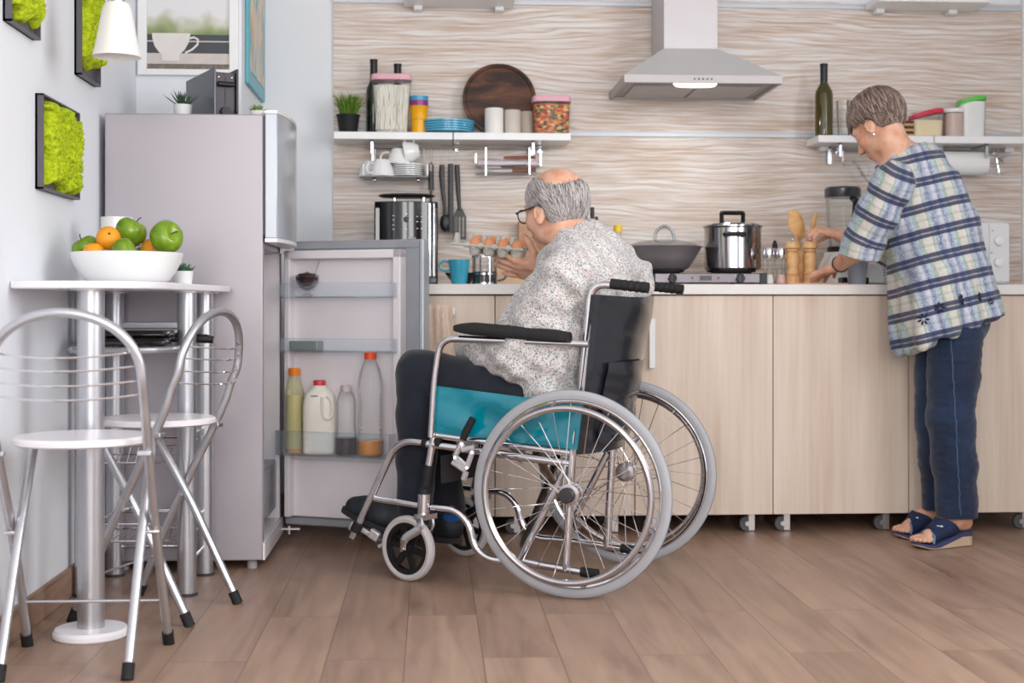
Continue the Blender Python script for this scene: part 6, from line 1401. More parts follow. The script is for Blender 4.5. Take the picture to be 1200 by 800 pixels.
# ================================================================ the seated man
mo = WMat @ Vector((.06, 0, .46))
HC = WMat @ Vector((.135, -.005, 1.140)); HC = PD(651.5, 247, (HC.y*_c+HC.x*_s))
view = Vector((HC.x, HC.y, 0)).normalized(); left_ = Vector((-view.y, view.x, 0))
fw = (left_*cos(radians(44))+view*sin(radians(44)))*cos(radians(8))+Vector((0, 0, -sin(radians(8))))
hR, hf = headframe(HC, fw, roll=radians(-3)); HS = 1.07
nk = Ww(688, 290, .0); neckb = Ww(690, 300, .0)
shL = Ww(668, 322, .185); elL = Ww(603, 418, .175); wrL = Ww(548, 405, .03)
shR = Ww(738, 326, -.185); elR = Ww(672, 372, -.25); wrR = Ww(636, 318, -.12)
hipL, hipR = WMat @ Vector((.07, .10, .52)), WMat @ Vector((.07, -.10, .52))
knL, knR = Ww(492, 437, .12), Ww(497, 440, -.09); anL, anR = Ww(486, 592, .10), Ww(527, 592, -.10)
lo = (min(p.x for p in (knL, knR, anL))-.18, 3.85, .05); hi = (1.0, 5.0, 1.36)
lo = (-.12, 3.9, .09); hi = (.92, 4.75, 1.36)
fd = Field(lo, hi, .004)
head(fd, hR, hf, HS)
nb = hf(-.045*HS, 0, -.095*HS)
fd.cone(hf(-.03*HS, 0, -.02*HS), nb, .055, .056, .035); fd.cone(nb, nk, .057, .062, .03)
fd.cone(nk, neckb, .06, .10, .03)
spine = [WMat @ Vector(v) for v in ((.11, 0, .55), (.095, 0, .70), (.075, -.005, .86), (.060, -.005, .95))]
fd.chain(spine+[neckb], (.11, .105, .115, .10, .08), .04)
for sh, el, wr_, in ((shL, elL, wrL), (shR, elR, wrR)):
    fd.cone(spine[3], sh, .07, .05, .03); fd.chain([sh, el], (.045, .038), .02); fd.chain([el, el.lerp(wr_, .4), wr_], (.040, .040, .026), .015)
for hp, kn, an in ((hipL, knL, anL), (hipR, knR, anR)):
    fd.cone(spine[0], hp, .09, .075, .03); fd.chain([hp, kn], (.07, .05), .02); fd.chain([kn, kn.lerp(an, .35), an], (.048, .048, .034), .015); fd.cone(an, an+(WMat.to_3x3() @ Vector((.09, 0, -.03))), .032, .025, .01)
# right hand: palm up under the egg tray; fingers point away to the left of the picture
pdir = (Ww(600, 306, -.14)-wrR); upv = Vector((0, 0, 1)); away = view
tipsR = hand(fd, wrR, pdir+Vector((0, 0, -.02)), upv*.62+view*.80, -1, ((.30, .2, .1), (.22, .16, .1), (.14, .12, .1), (.05, .1, .1)), 1.08, thumb=(1.12, .25), spread=.12, k=.010)
# left hand resting between the thighs
fwdw = WMat.to_3x3() @ Vector((1, 0, 0)); sidew = WMat.to_3x3() @ Vector((0, 1, 0))
hand(fd, wrL, fwdw*.35-sidew*.8-upv*.25, -upv, -1, ((.3, .4, .3),)*4, 1.0, thumb=(.5, .2))
Vb, Fb = fd.mesh()
man = fmesh('person', Vb, Fb, skin, mo)
tag(man, 'grey-haired balding man in a floral shirt sitting in the wheelchair, holding up an egg carton', 'person')
# shirt
sf = Field(lo, hi, .0045)
sf.chain(spine, (.150, .140, .142, .140), .05, flat=(sidew, 1.12))
sf.ell(WMat @ Vector((.03, -.01, .90)), (.115, .19, .13), np.array(WMat.to_3x3()), .05)
sf.ell(WMat @ Vector((.10, 0, .53)), (.14, .18, .10), np.array(WMat.to_3x3()), .04)
sf.cone(spine[3], nk+Vector((0, 0, -.005)), .11, .068, .05)
mid = spine[3]+Vector((0, 0, .05))
for sh, r in ((shL, .068), (shR, .068)): sf.cone(mid, sh, .085, r, .05)
sf.cone(nk+Vector((0, 0, .0)), shL.lerp(nk, .4), .060, .07, .04); sf.cone(nk, shR.lerp(nk, .4), .062, .07, .04)
sf.chain([shL, shL.lerp(elL, .5), elL], (.075, .070, .064), .03); sf.chain([elL, elL.lerp(wrL, .55), wrL], (.066, .060, .042), .03)
cufL = wrL+(wrL-elL).normalized()*.012
sf.chain([shR, elR], (.070, .062), .03); cR = elR.lerp(wrR, .72); sf.chain([elR, cR], (.062, .050), .02)
# bulge of cloth in front (belly side, seen left of the arm) and folds
sf.cone(Ww(640, 345, .08), Ww(610, 385, .12), .07, .075, .05); sf.cone(Ww(655, 400, .14), Ww(640, 448, .13), .085, .075, .04)
# neck opening, sleeve ends
sf.cone(nk+(nb-nk)*.05, nb+(nb-nk)*1.5, .066, .066, .004, op='sub')
sf.cone(wrL+(wrL-elL).normalized()*.006, wrL+(wrL-elL).normalized()*.2, .034, .034, .003, op='sub')
Vs, Fs = sf.mesh(); nr = vnormals(Vs, Fs)
q = Vs-np.array(tuple(mo))
wrk = .0045*np.sin(q[:, 2]*70+8*np.sin(q[:, 0]*11)+q[:, 1]*16)+.009*(vnoise(Vs*np.array([1, 1, .55]), 5, 15)-.5)*2+.004*(vnoise(Vs, 6, 36)-.5)*2
ax = V3(elL-shL); ax /= np.linalg.norm(ax); dE = np.linalg.norm(Vs-V3(elL), axis=1); wrk += .006*np.exp(-(dE/.11)**2)*np.sin((Vs@ax)*95)
dS = np.linalg.norm(Vs-V3(shL+Vector((0.02, 0, -.06))), axis=1); wrk += .004*np.exp(-(dS/.12)**2)*np.sin((Vs@V3((.6, .2, .7)))*70)
Vs = Vs+nr*wrk[:, None]
def m_floral():
    m, nt, b = newmat('floral_cotton'); L = nt.links; co = coords(nt, (1, 1, 1))
    nz = N(nt, 'ShaderNodeTexNoise', i_Scale=70.0, i_Detail=2.0); L.new(co, nz.inputs['Vector'])
    va = N(nt, 'ShaderNodeVectorMath', operation='MULTIPLY_ADD'); va.inputs[1].default_value = (.006,)*3; L.new(nz.outputs['Color'], va.inputs[0]); L.new(co, va.inputs[2])
    prev = None; base = (214, 210, 208)
    for sc_, seed, thr, cols in ((165.0, 0.0, .46, [(0, (128, 146, 142)), (.3, (158, 162, 164)), (.5, (192, 160, 154)), (.7, (112, 130, 132)), (.85, (200, 172, 164))]), (260.0, 3.1, .42, [(0, (186, 160, 158)), (.4, (112, 126, 142)), (.7, (160, 178, 176))])):
        v = N(nt, 'ShaderNodeTexVoronoi', i_Scale=sc_); mp = N(nt, 'ShaderNodeMapping'); mp.inputs['Location'].default_value = (seed,)*3; L.new(va.outputs[0], mp.inputs[0]); L.new(mp.outputs[0], v.inputs['Vector'])
        s = N(nt, 'ShaderNodeSeparateColor'); L.new(v.outputs['Color'], s.inputs[0]); c = ramp(nt, cols, s.outputs[0], 'CONSTANT')
        lt = N(nt, 'ShaderNodeMath', operation='LESS_THAN'); lt.inputs[1].default_value = thr; L.new(v.outputs['Distance'], lt.inputs[0])
        gt = N(nt, 'ShaderNodeMath', operation='GREATER_THAN'); gt.inputs[1].default_value = .28; L.new(s.outputs[1], gt.inputs[0]); mu = N(nt, 'ShaderNodeMath', operation='MULTIPLY'); L.new(lt.outputs[0], mu.inputs[0]); L.new(gt.outputs[0], mu.inputs[1])
        mx = N(nt, 'ShaderNodeMix', data_type='RGBA'); L.new(mu.outputs[0], mx.inputs[0])
        if prev is None: mx.inputs[6].default_value = (*lin(base), 1)
        else: L.new(prev, mx.inputs[6])
        L.new(c, mx.inputs[7]); prev = mx.outputs[2]
    L.new(prev, b.inputs['Base Color']); b.inputs['Roughness'].default_value = .85; b.inputs['Sheen Weight'].default_value = .15
    return m
fmesh('shirt', Vs, Fs, m_floral(), mo, man)
# collar
cg = Geo(); ex, ey, ez = basis((nb-nk)); P = []
for k in range(25):
    a = 2*pi*k/24; P.append(nk+(nb-nk)*.12+(ex*cos(a)+ey*sin(a))*.066)
build('collar', cg.tube(P[:-1], .010, 8, closed=True), m_floral(), man, Matrix.Translation(-mo))
# trousers
tf = Field(lo, (.92, 4.75, .80), .0045)
tf.ell(WMat @ Vector((.05, 0, .50)), (.15, .185, .085), np.array(WMat.to_3x3()), .03)
for hp, kn, an in ((hipL, knL, anL), (hipR, knR, anR)):
    kt = kn+Vector((0, 0, .0)); tf.chain([hp, hp.lerp(kt, .5), kt], (.095, .088, .072), .03); tf.chain([kt, kt.lerp(an, .3), kt.lerp(an, .65), an+Vector((0, 0, -.045))], (.074, .068, .060, .056), .02)
    tf.cut(an+Vector((0, 0, -.020)), (0, 0, -1), .11)
Vt, Ft = tf.mesh(); nr = vnormals(Vt, Ft)
wk = .003*(vnoise(Vt, 9, 26)-.5)*2
for kn in (knL, knR):
    dK = np.linalg.norm(Vt-V3(kn), axis=1); dirk = Vt-V3(kn+fwdw*.09+Vector((0, 0, .02))); wk += .0022*np.exp(-(dK/.12)**2)*np.sin(np.linalg.norm(Vt-V3(kn-fwdw*.07-Vector((0, 0, .06))), axis=1)*95)
Vt = Vt+nr*wk[:, None]
def m_denim(name, cols, fade=.0):
    m, nt, b = newmat(name); L = nt.links; co = coords(nt)
    n = N(nt, 'ShaderNodeTexNoise', i_Scale=5.0, i_Detail=3.0); L.new(co, n.inputs['Vector']); n2 = N(nt, 'ShaderNodeTexNoise', i_Scale=260.0, i_Detail=2.0); L.new(coords(nt, (1, 1, .12)), n2.inputs['Vector'])
    mx = N(nt, 'ShaderNodeMix', data_type='FLOAT'); mx.inputs[0].default_value = .35; L.new(n.outputs[0], mx.inputs[2]); L.new(n2.outputs[0], mx.inputs[3])
    L.new(ramp(nt, [(.35, cols[0]), (.5, cols[1]), (.65, cols[2])], mx.outputs[0]), b.inputs['Base Color']); b.inputs['Roughness'].default_value = .85; b.inputs['Sheen Weight'].default_value = .2
    bm = N(nt, 'ShaderNodeBump', i_Strength=.3, i_Distance=.002); L.new(n2.outputs[0], bm.inputs['Height']); L.new(bm.outputs[0], b.inputs['Normal']); return m
fmesh('trousers', Vt, Ft, m_denim('dark_navy_denim', ((9, 14, 25), (13, 20, 34), (19, 27, 42))), mo, man)
# shoes and socks
shoem = mat('navy_shoe_leather', (34, 38, 44), .55, vary=.2, bump=.2, bscale=120); solem = mat('dark_sole', (44, 42, 44), .7)
def shoe(an, heel_z, pitch, yaw, nm='shoe', L_=.310):
    f = WMat.to_3x3() @ (Matrix.Rotation(yaw, 3, 'Z') @ Matrix.Rotation(-pitch, 3, 'Y') @ Vector((1, 0, 0))); u = WMat.to_3x3() @ (Matrix.Rotation(yaw, 3, 'Z') @ Matrix.Rotation(-pitch, 3, 'Y') @ Vector((0, 0, 1))); l = u.cross(f)
    c = Vector((an.x, an.y, 0))+Vector((0, 0, heel_z)); h0 = c-f*.038
    g = Field(tuple(min(a_, b2)-.12 for a_, b2 in zip(h0, h0+f*L_)), tuple(max(a_, b2)+.14 for a_, b2 in zip(h0, h0+f*L_)), .0035)
    def Q(x, y, z): return h0+f*x+l*y+u*z
    fl = (l, .86)
    g.chain([Q(.035, 0, .045), Q(.10, 0, .045), Q(.17, .002, .040), Q(.225, .004, .037), Q(.262, .004, .031)], (.042, .044, .046, .041, .034), .02, flat=(u, .95))
    g.cone(Q(.045, 0, .06), Q(.055, 0, .105), .042, .044, .015); g.cone(Q(.09, 0, .06), Q(.17, 0, .045), .042, .036, .02)
    g.plane(Q(0, 0, .014), -u); g.cone(Q(.048, 0, .118), Q(.045, 0, .2), .036, .04, .003, op='sub')
    V, Fc = g.mesh(); so = fmesh(nm, V, Fc, shoem, mo, man)
    ol = []
    for k in range(28):
        a = 2*pi*k/28; x = cos(a); y = sin(a); xx = .148+x*.160; wd = (.036+.012*max(0, min(1, (xx-.06)/.14)))*(1 if xx > 0 else 1); ol.append((xx, y*wd*(1-.15*abs(x)**3)))
    gg = Geo().prism(ol, Q(0, 0, 0), f, l, u, -.004, .017); build('sole', gg, solem, so, Matrix.Translation(-mo), bevel=.004)
    gg = Geo()
    for k in range(4): gg.tube([Q(.105+k*.018, -.017, .090-k*.007), Q(.105+k*.018, 0, .095-k*.0075), Q(.105+k*.018, .017, .090-k*.007)], .0022, 6)
    build('laces', gg, blackm, so, Matrix.Translation(-mo))
    build('collar', Geo().tube([Q(.052+cos(a)*.040, sin(a)*.038, .116) for a in [2*pi*k/20 for k in range(20)]], .006, 8, closed=True), mat('brown_shoe_collar', (86, 54, 38), .6), so, Matrix.Translation(-mo))
shoe(anL-fwdw*.0, anL.z-.115, radians(19), radians(2)); shoe(anR, anR.z-.118, radians(2), radians(-14))
for an in (anL, anR): build('sock', Geo().cyl(an+Vector((0, 0, -.06)), an+Vector((0, 0, .02)), .041, 24), mat('blue_sock', (20, 84, 150), .8, bump=.4, bscale=300), man, Matrix.Translation(-mo))
# hair: a low fringe round the bald crown
RAD = (.101, .081, .099); EC = (-.012, 0, .030); D0 = Vector((-.40, .27, .87)).normalized()
rr = random.Random(11); roots = []
while len(roots) < 4200:
    th_ = rr.uniform(0, 2*pi); z = rr.uniform(-.62, .93); x = sqrt(1-z*z)*cos(th_); y = sqrt(1-z*z)*sin(th_)
    p = Vector((EC[0]+x*RAD[0], y*RAD[1], EC[2]+z*RAD[2]))
    crown = max(Vector((x, y, z)).dot(D0), Vector((x, -y, z)).dot(D0)) > .73+rr.gauss(0, .035) or (z > .62 and x > -.1 and abs(y) < .62)
    front = p.x > .052 and (p.z < .050 or abs(p.y) < .030)
    temple = p.x > .030 and p.z < .020; earz = -.024 < p.x < .03 and p.z < .024
    nape = p.z < -.050
    if crown: continue
    if front or temple or earz or nape: continue
    roots.append(p)
def flow(p):
    f = Vector((-.55, 0, -1.0)) if p.x > -.06 else Vector((-.1, 0, -1)); 
    return f
Vh, Fh, tone = strands(roots, flow, 6, .0125, .0016, .0050, 5, EC, hR, hf, RAD, HS, lambda p: (p.x > -.026 and p.z < .010) or (p.x > .045 and p.z < .05))
ho = fmesh('hair', Vh, Fh, hairmat('grey_hair', [(112, 104, 102), (150, 142, 140), (184, 178, 176), (218, 214, 212)]), mo, man, {'tone': tone})
# cap of short hair under the locks so that no scalp shows between them
hf_ = Field(tuple(HC[i]-.16 for i in range(3)), tuple(HC[i]+.16 for i in range(3)), .003)
hf_.ell(hf(EC[0]*HS, 0, EC[2]*HS), np.array((RAD[0]-.001, RAD[1]-.002, RAD[2]-.002))*HS, np.array(hR), .002)
hf_.ell(hf((EC[0]+D0.x*.115)*HS, D0.y*.10*HS, (EC[2]+D0.z*.115)*HS), np.array((.084, .078, .068))*HS, np.array(hR), .012, 'sub'); hf_.ell(hf((EC[0]+D0.x*.10)*HS, -.030*HS, (EC[2]+D0.z*.120)*HS), np.array((.088, .072, .062))*HS, np.array(hR), .012, 'sub'); hf_.ell(hf(.045*HS, 0, .125*HS), np.array((.07, .062, .045))*HS, np.array(hR), .012, 'sub')
hf_.plane(hf(0, 0, .084*HS), V3(hR @ Vector((0, 0, 1))), .004); hf_.plane(hf(.050*HS, 0, .03*HS), V3(hR @ Vector((1, 0, -.42))), .004); hf_.plane(hf(-.03*HS, 0, -.056*HS), V3(hR @ Vector((.25, 0, -1))), .004)
hf_.ell(hf(.008*HS, 0, -.008*HS), np.array((.034, .12, .034))*HS, np.array(hR), .006, 'sub')
V, Fc = hf_.mesh(); b_ = fmesh('short_hair', V, Fc, mat('grey_short_hair', (138, 130, 128), .8, vary=.2, nscale=90, stretch=(3, 3, 1), bump=.8, bscale=220), mo, man)
# glasses, eyes
gl = Geo(); fr = mat('dark_spectacle_frame', (50, 34, 46), .3)
for sy in (1, -1):
    c = Vector((.104, sy*.033, .002)); gl.tube([hf(*((c+Vector((-.004*abs(cos(a)), cos(a)*.025*(1), sin(a)*.020)))*HS)) for a in [2*pi*k/24 for k in range(24)]], .0020, 6, closed=True)
    gl.tube([hf(*(Vector(v)*HS)) for v in ((.100, sy*.058, .008), (.092, sy*.073, .010), (.03, sy*.080, .012), (-.008, sy*.081, .016), (-.028, sy*.079, .002))], .0022, 6)
gl.tube([hf(*(Vector(v)*HS)) for v in ((.104, .009, .006), (.108, 0, .009), (.104, -.009, .006))], .0018, 6)
go = build('spectacles', gl, fr, man, Matrix.Translation(-mo))
for sy in (1, -1):
    c = Vector((.103, sy*.033, .002)); build('lens', Geo().lathe([(.001, -.0006), (.0205, -.0006), (.0205, .0006), (.001, .0006)], tuple(hf(*(c*HS))), 24, tuple(hR @ Vector((1, 0, 0)))), thing_glass, go, Matrix.Translation(-mo))
    build('eye', Geo().ball(hf(*(Vector((.072, sy*.031, .001))*HS)), .0150, 16, 12), white_gloss, man, Matrix.Translation(-mo))
    build('iris', Geo().ball(hf(*(Vector((.0835, sy*.031, .000))*HS)), .0052, 12, 8), mat('grey_iris', (70, 80, 84), .2), man, Matrix.Translation(-mo))
# ---------------------------------------------------------------- egg tray in his hand
pulp = mat('grey_egg_pulp', (200, 198, 190), .9, vary=.06, bump=.8, bscale=260)
dT = (wrR.y*_c+wrR.x*_s)+.055
a = PD(606, 291, dT-.02); b_ = PD(541, 285, dT+.03); ex = (b_-a)/4; exn = ex.normalized(); pit = ex.length
eyv = Vector((0, 0, 1)).cross(exn).normalized(); eyv = eyv if eyv.y > 0 else -eyv; eyv = (eyv*cos(.14)+Vector((0, 0, 1))*sin(.14)).normalized(); ezv = exn.cross(eyv); ezv = ezv if ezv.z > 0 else -ezv
org = a; T = Thing('egg_carton', 'grey pulp egg carton held up on the seated man\'s right hand', 'egg carton', tuple(org-ezv*.035))
ncol, nrow = 5, 2
def tray(u, v):
    x = -.55+(ncol-.9+.0)*u+.0; y = -.55+(nrow+.10)*v; cx, cy = x-round(x), y-round(y); cx = cx if -.5 <= x <= ncol-.5 else .5; r_ = sqrt((x-round(x))**2+(y-round(y))**2)
    d = -1+min(1, max(0, (r_-.30)/.19))**1.5
    d = max(-1, min(0, d)); return org+exn*pit*x+eyv*pit*y+ezv*(.034*d)
tg = Geo().grid(tray, 88, 36, .0035)
cn = [org+exn*pit*x_+eyv*pit*y_ for x_, y_ in ((-.56, -.56), (ncol-.44, -.56), (ncol-.44, nrow-.44), (-.56, nrow-.44))]
T.p('tray', tg, pulp, w=True, auto=60); T.p('rim', Geo().tube(cn, .0036, 8, closed=True), pulp, w=True)
g = Geo()
for i in range(ncol):
    for j, hh in ((0, .022),):
        c = org+exn*pit*(i+.5)+eyv*pit*.5; g.lathe([(.0135, -.01), (.0095, .026), (.006, .031), (.001, .032)], tuple(c), 12, tuple(ezv))
T.p('posts', g, pulp, w=True)
for i in range(ncol-1):
    c = org+exn*pit*(i+.5)-eyv*pit*.42; T.p('rim_bump', Geo().ball(c, (.013, .009, .010), 14, 8), pulp, w=True)
eggm = mat('brown_egg_shell', (222, 152, 108), .5, vary=.04)
el_ = {(0, 0): 'brown egg in the carton\'s front row, nearest the man\'s thumb', (1, 0): 'brown egg in the front row, second from the thumb', (2, 0): 'brown egg in the front row, third from the thumb', (3, 0): 'brown egg in the front row, farthest from the thumb',
       (0, 1): 'brown egg in the back row, beside the thumb tip', (1, 1): 'brown egg in the back row, second from the thumb', (2, 1): 'brown egg in the back row, third from the thumb', (3, 1): 'brown egg in the back row, farthest from the thumb'}
for (i, j), l in el_.items():
    c = org+exn*pit*i+eyv*pit*j-ezv*.001; R = Matrix((exn, eyv, ezv)).transposed(); g = Geo().ball((0, 0, 0), 1, 24, 16)
    g.v = [tuple(c+R @ Vector((x*.0215*(1-.12*z), y*.0215*(1-.12*z), z*.028))) for x, y, z in g.v]
    single('egg', g, eggm, l, 'egg', 'brown eggs in the carton', auto=180)
# ================================================================ the standing woman
wo = PD(1112, 640, 4.86); wo.z = .80
WH = PD(1030, 149, 4.92); view2 = Vector((WH.x, WH.y, 0)).normalized(); left2 = Vector((-view2.y, view2.x, 0))
ga, pi_ = radians(32), radians(35)
fw2 = (left2*cos(ga)+view2*sin(ga))*cos(pi_)+Vector((0, 0, -sin(pi_)))
wR, wf = headframe(WH, fw2); WS = .98
P_ = PD
sp = [P_(1112, 378, 4.87), P_(1104, 325, 4.88), P_(1094, 270, 4.89), P_(1079, 226, 4.90), P_(1066, 203, 4.91)]
nk2 = P_(1060, 188, 4.92)
sL, eL, wL = P_(1046, 216, 4.80), P_(1011, 284, 4.88), P_(983, 311, 5.09)
sR, eR, wR_ = P_(1086, 208, 5.01), P_(1044, 288, 5.13), P_(984, 276, 5.225)
hL, hR2 = P_(1120, 392, 4.81), P_(1102, 392, 4.96); kL, kR = P_(1114, 490, 4.81), P_(1098, 490, 4.97); aL, aR = P_(1123, 598, 4.83), P_(1103, 590, 4.985)
lo2 = (wo.x-.75, wo.y-.30, .02); hi2 = (wo.x+.32, wo.y+.60, 1.68)
fd = Field(lo2, hi2, .004)
head(fd, wR, wf, WS)
nb2 = wf(-.012*WS, 0, -.10*WS)
fd.cone(wf(-.03*WS, 0, -.02*WS), nb2, .050, .048, .035); fd.cone(nb2, nk2, .048, .050, .02); fd.cone(nk2, sp[4], .058, .09, .04)
fd.cone(nk2+Vector((.02, 0, -.01)), P_(1088, 192, 4.93), .045, .05, .04); fd.cone(nk2, P_(1040, 208, 4.84), .045, .05, .04)
fd.chain(sp, (.11, .10, .105, .11, .09), .04)
for s_, e_, w__ in ((sL, eL, wL), (sR, eR, wR_)):
    fd.cone(sp[4], s_, .07, .048, .03); fd.chain([s_, e_], (.045, .040), .02); fd.chain([e_, e_.lerp(w__, .35), w__], (.042, .040, .0255), .02)
for hp, kn, an in ((hL, kL, aL), (hR2, kR, aR)):
    fd.cone(sp[0], hp, .09, .07, .03); fd.chain([hp, kn, an], (.065, .05, .036), .02)
# feet
def footframe(toe_px, heel_px, dh, dt, zbot=0.0):
    a = PD(*heel_px, dh); b_ = PD(*toe_px, dt); a.z = b_.z = 0; f = (b_-a); L_ = f.length; f.normalize(); l = Vector((0, 0, 1)).cross(f); return a, f, l, L_
feet = [footframe((1071, 640), (1137, 638), 4.86, 4.765), footframe((1049, 629), (1106, 626), 5.02, 4.985)]
def ftop(t): return .052-.034*min(1, max(0, (t-.25)/.5))+.008*max(0, (t-.85))/.15     # sole top height along the foot
for (a, f, l, L_), an in zip(feet, (aL, aR)):
    Q = lambda x, y, z: a+f*(x*L_)+l*y+Vector((0, 0, z))
    fd.cone(an, Q(.15, 0, ftop(.15)+.045), .033, .030, .02); fd.ell(Q(.13, 0, ftop(.1)+.026), (.030, .028, .026), None, .02)
    fd.chain([Q(.18, 0, ftop(.18)+.04), Q(.45, 0, ftop(.45)+.034), Q(.72, 0, ftop(.7)+.020)], (.030, .029, .024), .02, flat=(l, 1.25))
    sd = 1 if f.cross(Vector((0, 0, 1))).dot(l) else 1
    for i, (yy, r, ln) in enumerate(((-.030, .0125, .92), (-.012, .0095, .93), (.003, .009, .90), (.016, .0085, .87), (.028, .008, .83))):
        yy = -yy if False else yy; fd.chain([Q(.70, yy*.8, ftop(.7)+.014), Q(.70+(ln-.70)*.5, yy, ftop(.8)+.016), Q(ln, yy, ftop(.9)+.009)], (r*1.05, r, r*.95), .003)
# near hand flat on the board, far hand on the mill
pd = P_(967, 319, 5.20)-wL
tipL = hand(fd, wL, pd+Vector((0, 0, -.01)), Vector((0, 0, -1))*.8+view2*.3, 1, ((.04, .14, .1), (.04, .16, .1), (.04, .18, .1), (.04, .2, .1)), .95, thumb=(1.0, .05), spread=.30)
pd = P_(962, 270, 5.24)-wR_
tipF = hand(fd, wR_, pd+Vector((0, 0, .002)), Vector((0, 0, -1))+view2*.25-left2*.1, -1, ((.75, .9, .5), (.85, .95, .5), (.95, 1.0, .5), (1.1, 1.0, .4)), .92, thumb=(.35, .75), spread=.12)
Vb, Fb = fd.mesh()
wom = fmesh('person', Vb, Fb, skin, wo)
tag(wom, 'short-haired woman in a plaid blouse and jeans standing at the worktop, hand on a mill', 'person')
MO = Matrix.Translation(-wo)
# nails
for tp in (tipL, tipF):
    for p, d_, n_ in tp:
        p, d_, n_ = Vector(p), uvec(d_), -uvec(n_); sx_ = d_.cross(n_); R = Matrix((d_, sx_, d_.cross(sx_) if d_.cross(sx_).dot(n_) > 0 else -d_.cross(sx_))).transposed()
        build('fingernail', Geo().ball(p+n_*.0045*.92+d_*.001, (.0065, .0048, .0022), 12, 8, R), mat('pale_nail', (232, 204, 200), .2, coat=.5), wom, MO)
# blouse
sf = Field((lo2[0], lo2[1], .60), hi2, .0045)
back2 = -view2
sf.chain(sp, (.158, .148, .146, .132, .105), .05, flat=(view2, .88))
sf.cone(sp[4], nk2, .10, .080, .04); sf.cone(P_(1062, 190, 4.92), P_(1086, 188, 4.93), .07, .06, .04)
sf.cone(sp[4], sL, .10, .066, .04); sf.cone(sp[4], sR, .10, .066, .04)
sf.chain([sL, sL.lerp(eL, .5), eL], (.072, .072, .070), .03); cf = P_(1004, 312, 4.90); sf.chain([eL, cf], (.070, .078), .02)
cfR = eR.lerp(wR_, .35); sf.chain([sR, eR, cfR], (.07, .07, .062), .03)
sf.cone(P_(1066, 265, 4.93), P_(1074, 400, 4.93), .075, .085, .05); sf.cone(P_(1118, 330, 4.85), P_(1136, 372, 4.85), .105, .112, .05); sf.cone(P_(1096, 330, 4.78), P_(1098, 395, 4.78), .09, .105, .05)
hd = P_(1166, 372, 4.86)-P_(1055, 418, 4.86); sf.plane(P_(1110, 394, 4.86), hd.cross(view2)*(-1 if hd.cross(view2).z > 0 else 1), .004)
nd = P_(1092, 165, 4.9)-P_(1024, 192, 4.9); cr_ = nd.cross(view2); sf.plane(P_(1056, 178.5, 4.9), cr_ if cr_.z > 0 else -cr_, .004)
sf.cut(P_(1003, 300.5, 4.88), P_(997, 330, 4.90)-P_(1003, 300.5, 4.88), .13)
fb = (wR_-eR).normalized(); sf.cone(cfR+fb*.02, cfR+fb*.3, .08, .08, .004, op='sub')
Vs, Fs = sf.mesh(); nr = vnormals(Vs, Fs)
q = Vs-np.array(tuple(wo))
ang = np.arctan2(q[:, 1], q[:, 0]); low = np.clip((1.10-Vs[:, 2])/.35, 0, 1)
wrk = low*.012*np.sin(ang*11+q[:, 2]*6)+.0035*(vnoise(Vs, 15, 20)-.5)*2+.002*(vnoise(Vs, 16, 55)-.5)*2
axb = V3(P_(1045, 235, 4.8)-P_(1075, 215, 4.85)); dA = np.linalg.norm(Vs-V3(P_(1052, 248, 4.80)), axis=1); wrk += .006*np.exp(-(dA/.10)**2)*np.sin(Vs@V3((.5, 0, .86))*80)
Vs = Vs+nr*wrk[:, None]
xside = V3((cos(TH), -sin(TH), 0)); L0 = [0]
for i in range(4): L0.append(L0[-1]+(sp[i+1]-sp[i]).length)
bones = [(sp[0], sp[4], xside, 0, .10), (sL, eL, xside, .02, .03), (eL, cf, xside, .02+(eL-sL).length, .03), (sR, eR, xside, .05, .02)]
